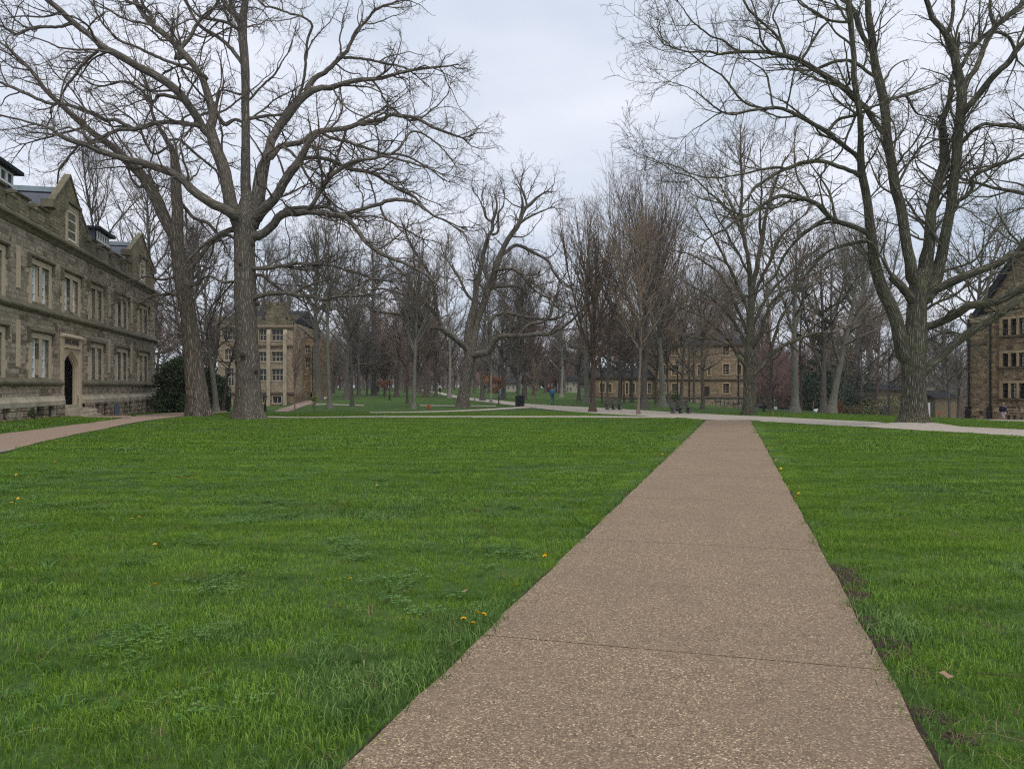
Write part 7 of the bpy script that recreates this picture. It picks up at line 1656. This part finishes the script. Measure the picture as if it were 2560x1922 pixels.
def person(x, y, rz, label, H=1.75, step=.22, top='jacket_teal', legs='jeans', shorts=False, hat=None, hair='hair_dark', shoes='black_cloth', pack=None, detail=True, sleeves=True, lean=.03, armswing=.18, bentarm=False):
    """walking figure facing local -y"""
    e = empty('person', (x, y, G(x, y)), rz); tag(e, label, 'person'); k = H / 1.75
    def v(a, b, c): return (a * k, (b - lean * (c - .9) * 2 * (c > .9)) * k, c * k)
    st = step
    J = {}; V = []; Rr = []; E = []
    def j(n, p, r, par=None):
        J[n] = len(V); V.append(p); Rr.append(r if isinstance(r, tuple) else r * k)
        if par: E.append((J[par], J[n]))
    j('pel', v(0, 0, .95), (.135 * k, .10 * k)); j('wai', v(0, 0, 1.10), (.125 * k, .088 * k), 'pel'); j('che', v(0, 0, 1.30), (.155 * k, .105 * k), 'wai'); j('sh', v(0, 0, 1.42), (.11 * k, .08 * k), 'che'); j('nk', v(0, -.005, 1.50), .052, 'sh'); j('hd', v(0, -.015, 1.60), (.072 * k, .082 * k), 'nk'); j('cr', v(0, -.005, 1.69), (.066 * k, .078 * k), 'hd')
    hands = {}
    for s, ph in ((-1, 1), (1, -1)):
        a = 'l' if s < 0 else 'r'
        j(a + 'hp', v(s * .085, 0, .90), .088, 'pel'); j(a + 'kn', v(s * .09, -ph * st * .45 - .03, .50), .060, a + 'hp'); j(a + 'cf', v(s * .09, -ph * st * .75 + .01, .33), .054, a + 'kn'); j(a + 'an', v(s * .09, -ph * st + .03 * (ph < 0), .09 + .03 * (ph < 0)), .036, a + 'cf'); j(a + 'to', v(s * .095, -ph * st - .13, .035 + .01 * (ph < 0)), .032, a + 'an')
        sw = -ph * armswing
        if bentarm and s < 0: el, wr = v(s * .25, -.08, 1.17), v(s * .12, -.22, 1.38)
        else: el, wr = v(s * .235, -sw * .4 + .02, 1.14), v(s * .245, -sw - .05, .90)
        j(a + 'so', v(s * .165, 0, 1.41), .062, 'sh'); j(a + 'el', el, .043, a + 'so'); j(a + 'wr', wr, .028, a + 'el'); hands[a] = (Vector(el), Vector(wr), s)
    if detail:
        for a, (el, wr, s) in hands.items():
            d = (wr - el).normalized(); side = Vector((0, -1, 0)); side = (side - d * side.dot(d)).normalized(); nrm_ = d.cross(side)
            pl = wr + d * .055 * k; V.append(tuple(pl)); Rr.append((.036 * k, .018 * k)); ip = len(V) - 1; E.append((J[a + 'wr'], ip))
            for f, (off, L) in enumerate(((-.026, .068), (-.009, .078), (.009, .072), (.026, .056))):
                b0 = wr + d * .085 * k + side * off * k; b1 = b0 + (d + nrm_ * .25 * -s).normalized() * L * .5 * k; b2 = b1 + (d + nrm_ * .8 * -s).normalized() * L * .5 * k
                i0 = len(V); V += [tuple(b0), tuple(b1), tuple(b2)]; Rr += [.0095 * k, .0085 * k, .0075 * k]; E += [(ip, i0), (i0, i0 + 1), (i0 + 1, i0 + 2)]
            t0 = wr + d * .035 * k - side * .038 * k; t1 = t0 + (d - side * .6).normalized() * .045 * k; i0 = len(V); V += [tuple(t0), tuple(t1)]; Rr += [.011 * k, .009 * k]; E += [(ip, i0), (i0, i0 + 1)]
    body = skin_mesh('body', V, E, Rr, MAT['skin'], e, 2 if detail else 1)
    def P(n): return V[J[n]]
    # clothing follows the same joints, a little outside the body
    def garment(name, nodes, edges, mat, grow):
        idx = {n: i for i, n in enumerate(nodes)}; vs = [P(n) for n in nodes]
        rr = [tuple(q + grow * k for q in Rr[J[n]]) if isinstance(Rr[J[n]], tuple) else Rr[J[n]] + grow * k for n in nodes]
        return skin_mesh(name, vs, [(idx[a], idx[b]) for a, b in edges], rr, MAT[mat], e, 2 if detail else 1)
    garment('jacket' if sleeves else 'shirt', ['pel', 'wai', 'che', 'sh', 'lso', 'lel', 'lwr', 'rso', 'rel', 'rwr'] if sleeves else ['pel', 'wai', 'che', 'sh', 'lso', 'lel', 'rso', 'rel'], [('pel', 'wai'), ('wai', 'che'), ('che', 'sh'), ('sh', 'lso'), ('lso', 'lel'), ('sh', 'rso'), ('rso', 'rel')] + ([('lel', 'lwr'), ('rel', 'rwr')] if sleeves else []), top, .020)
    if shorts: garment('shorts', ['pel', 'lhp', 'lkn', 'rhp', 'rkn'], [('pel', 'lhp'), ('lhp', 'lkn'), ('pel', 'rhp'), ('rhp', 'rkn')], legs, .028).scale = (1, 1, 1)
    else: garment('trousers', ['pel', 'lhp', 'lkn', 'lcf', 'lan', 'rhp', 'rkn', 'rcf', 'ran'], [('pel', 'lhp'), ('lhp', 'lkn'), ('lkn', 'lcf'), ('lcf', 'lan'), ('pel', 'rhp'), ('rhp', 'rkn'), ('rkn', 'rcf'), ('rcf', 'ran')], legs, .016)
    for a in 'lr': garment('shoe', [a + 'an', a + 'to'], [(a + 'an', a + 'to')], shoes, .013)
    hx, hy, hz = P('hd'); 
    if detail:
        f = MB(); f.ball((hx, hy - .088 * k, hz - .005), .014 * k, 6, (1, 1.2, 1.4)); 
        for s in (-1, 1): f.ball((hx + s * .078 * k, hy + .005, hz), .018 * k, 6, (.5, 1, 1.5))
        f.build('nose_and_ears', MAT['skin'], e, smooth=True)
        ey = MB()
        for s in (-1, 1): ey.ball((hx + s * .028 * k, hy - .078 * k, hz + .028 * k), .008 * k, 5)
        ey.box(hx - .022 * k, hx + .022 * k, hy - .086 * k, hy - .078 * k, hz - .042 * k, hz - .036 * k); ey.build('eyes_and_mouth', MAT['hair_dark'], e)
    h = MB(); h.ball((hx, hy + .018 * k, hz + .052 * k), .094 * k, 8, (.92, 1.0, .88)); h.build('hair' if not hat else 'cap', MAT[hat or hair], e, smooth=True)
    if hat: m = MB(); m.ball((hx, hy - .085 * k, hz + .055 * k), .062 * k, 7, (1.1, 1.1, .16)); m.build('cap_peak', MAT[hat], e, smooth=True)
    if pack:
        cx, cy, cz = P('che'); m = MB(); m.ball((cx, cy + .20 * k, cz - .09 * k), .20 * k, 9, (.90, .62, 1.32)); m.build('backpack', MAT[pack], e, smooth=True)
        m2 = MB(); m2.ball((cx, cy + .30 * k, cz - .16 * k), .11 * k, 7, (1.05, .5, 1.0)); m2.build('pack_pocket', MAT[pack], e, smooth=True)
        st_ = MB()
        for s in (-1, 1): st_.tube([(cx + s * .11 * k, cy + .12 * k, cz + .13 * k), (cx + s * .12 * k, cy - .03 * k, cz + .15 * k), (cx + s * .13 * k, cy - .135 * k, cz + .02 * k), (cx + s * .14 * k, cy - .02, cz - .17 * k)], .016 * k, 5)
        st_.build('strap', MAT[pack], e)
    return e
x, y = hit(1381, 1012); person(x, y, math.radians(175), 'person with dark hair walking away on the gravel path in blue pack and jeans', H=1.72, top='jacket_teal', legs='jeans', pack='pack_blue', step=.13)
person(XY(2508, 62), 62, math.radians(25), 'person in pale cap, navy jacket and pale shorts walking before the brown hall', H=1.78, top='navy', legs='shorts_pale', shorts=True, hat='cap_tan', shoes='shoe_white', pack='navy', step=.26, bentarm=True)
for px, py, H, rz, tp, lg, lb in ((945, 986, 1.72, 2.6, 'black_cloth', 'black_cloth', 'person in black walking beside the flared grey trunk on the far lawn'), (1100, 984, 1.72, .3, 'shirt_pale', 'black_cloth', 'person in white top and dark trousers on the far gravel path'), (1213, 983, 1.72, 1.2, 'black_cloth', 'jeans', 'dark clothed person behind the grey trunk right of the central oak'), (1250, 995, 1.4, .4, 'light_blue', 'light_blue', 'small person in pale blue below the orange leaved sapling'), (916, 974, 1.7, .2, 'shirt_pale', 'navy', 'far person in pale top on the left of the far lawn')):
    x, y = hit(px, py); person(x, y, rz, lb, H=H, top=tp, legs=lg, detail=False, step=.15)
# ------------------------------------------------------------------ the damp air: one closed box round everything, sky outside
hm = bpy.data.materials.new('haze'); hm.use_nodes = True; ht = hm.node_tree
for n in list(ht.nodes):
    if n.type == 'BSDF_PRINCIPLED': ht.nodes.remove(n)
hv = ht.nodes.new('ShaderNodeVolumePrincipled'); hv.inputs['Density'].default_value = 0.0003; hv.inputs['Color'].default_value = (.90, .94, 1.0, 1); hv.inputs['Anisotropy'].default_value = .2
ht.links.new(hv.outputs[0], [n for n in ht.nodes if n.type == 'OUTPUT_MATERIAL'][0].inputs['Volume'])
hb = MB(); hb.box(-960, 960, -60, 1560, -9, 36); ho = hb.build('haze', hm); tag(ho, 'thin damp haze over the whole lawn and the far trees', 'haze', kind='stuff')
bpy.context.view_layer.update()
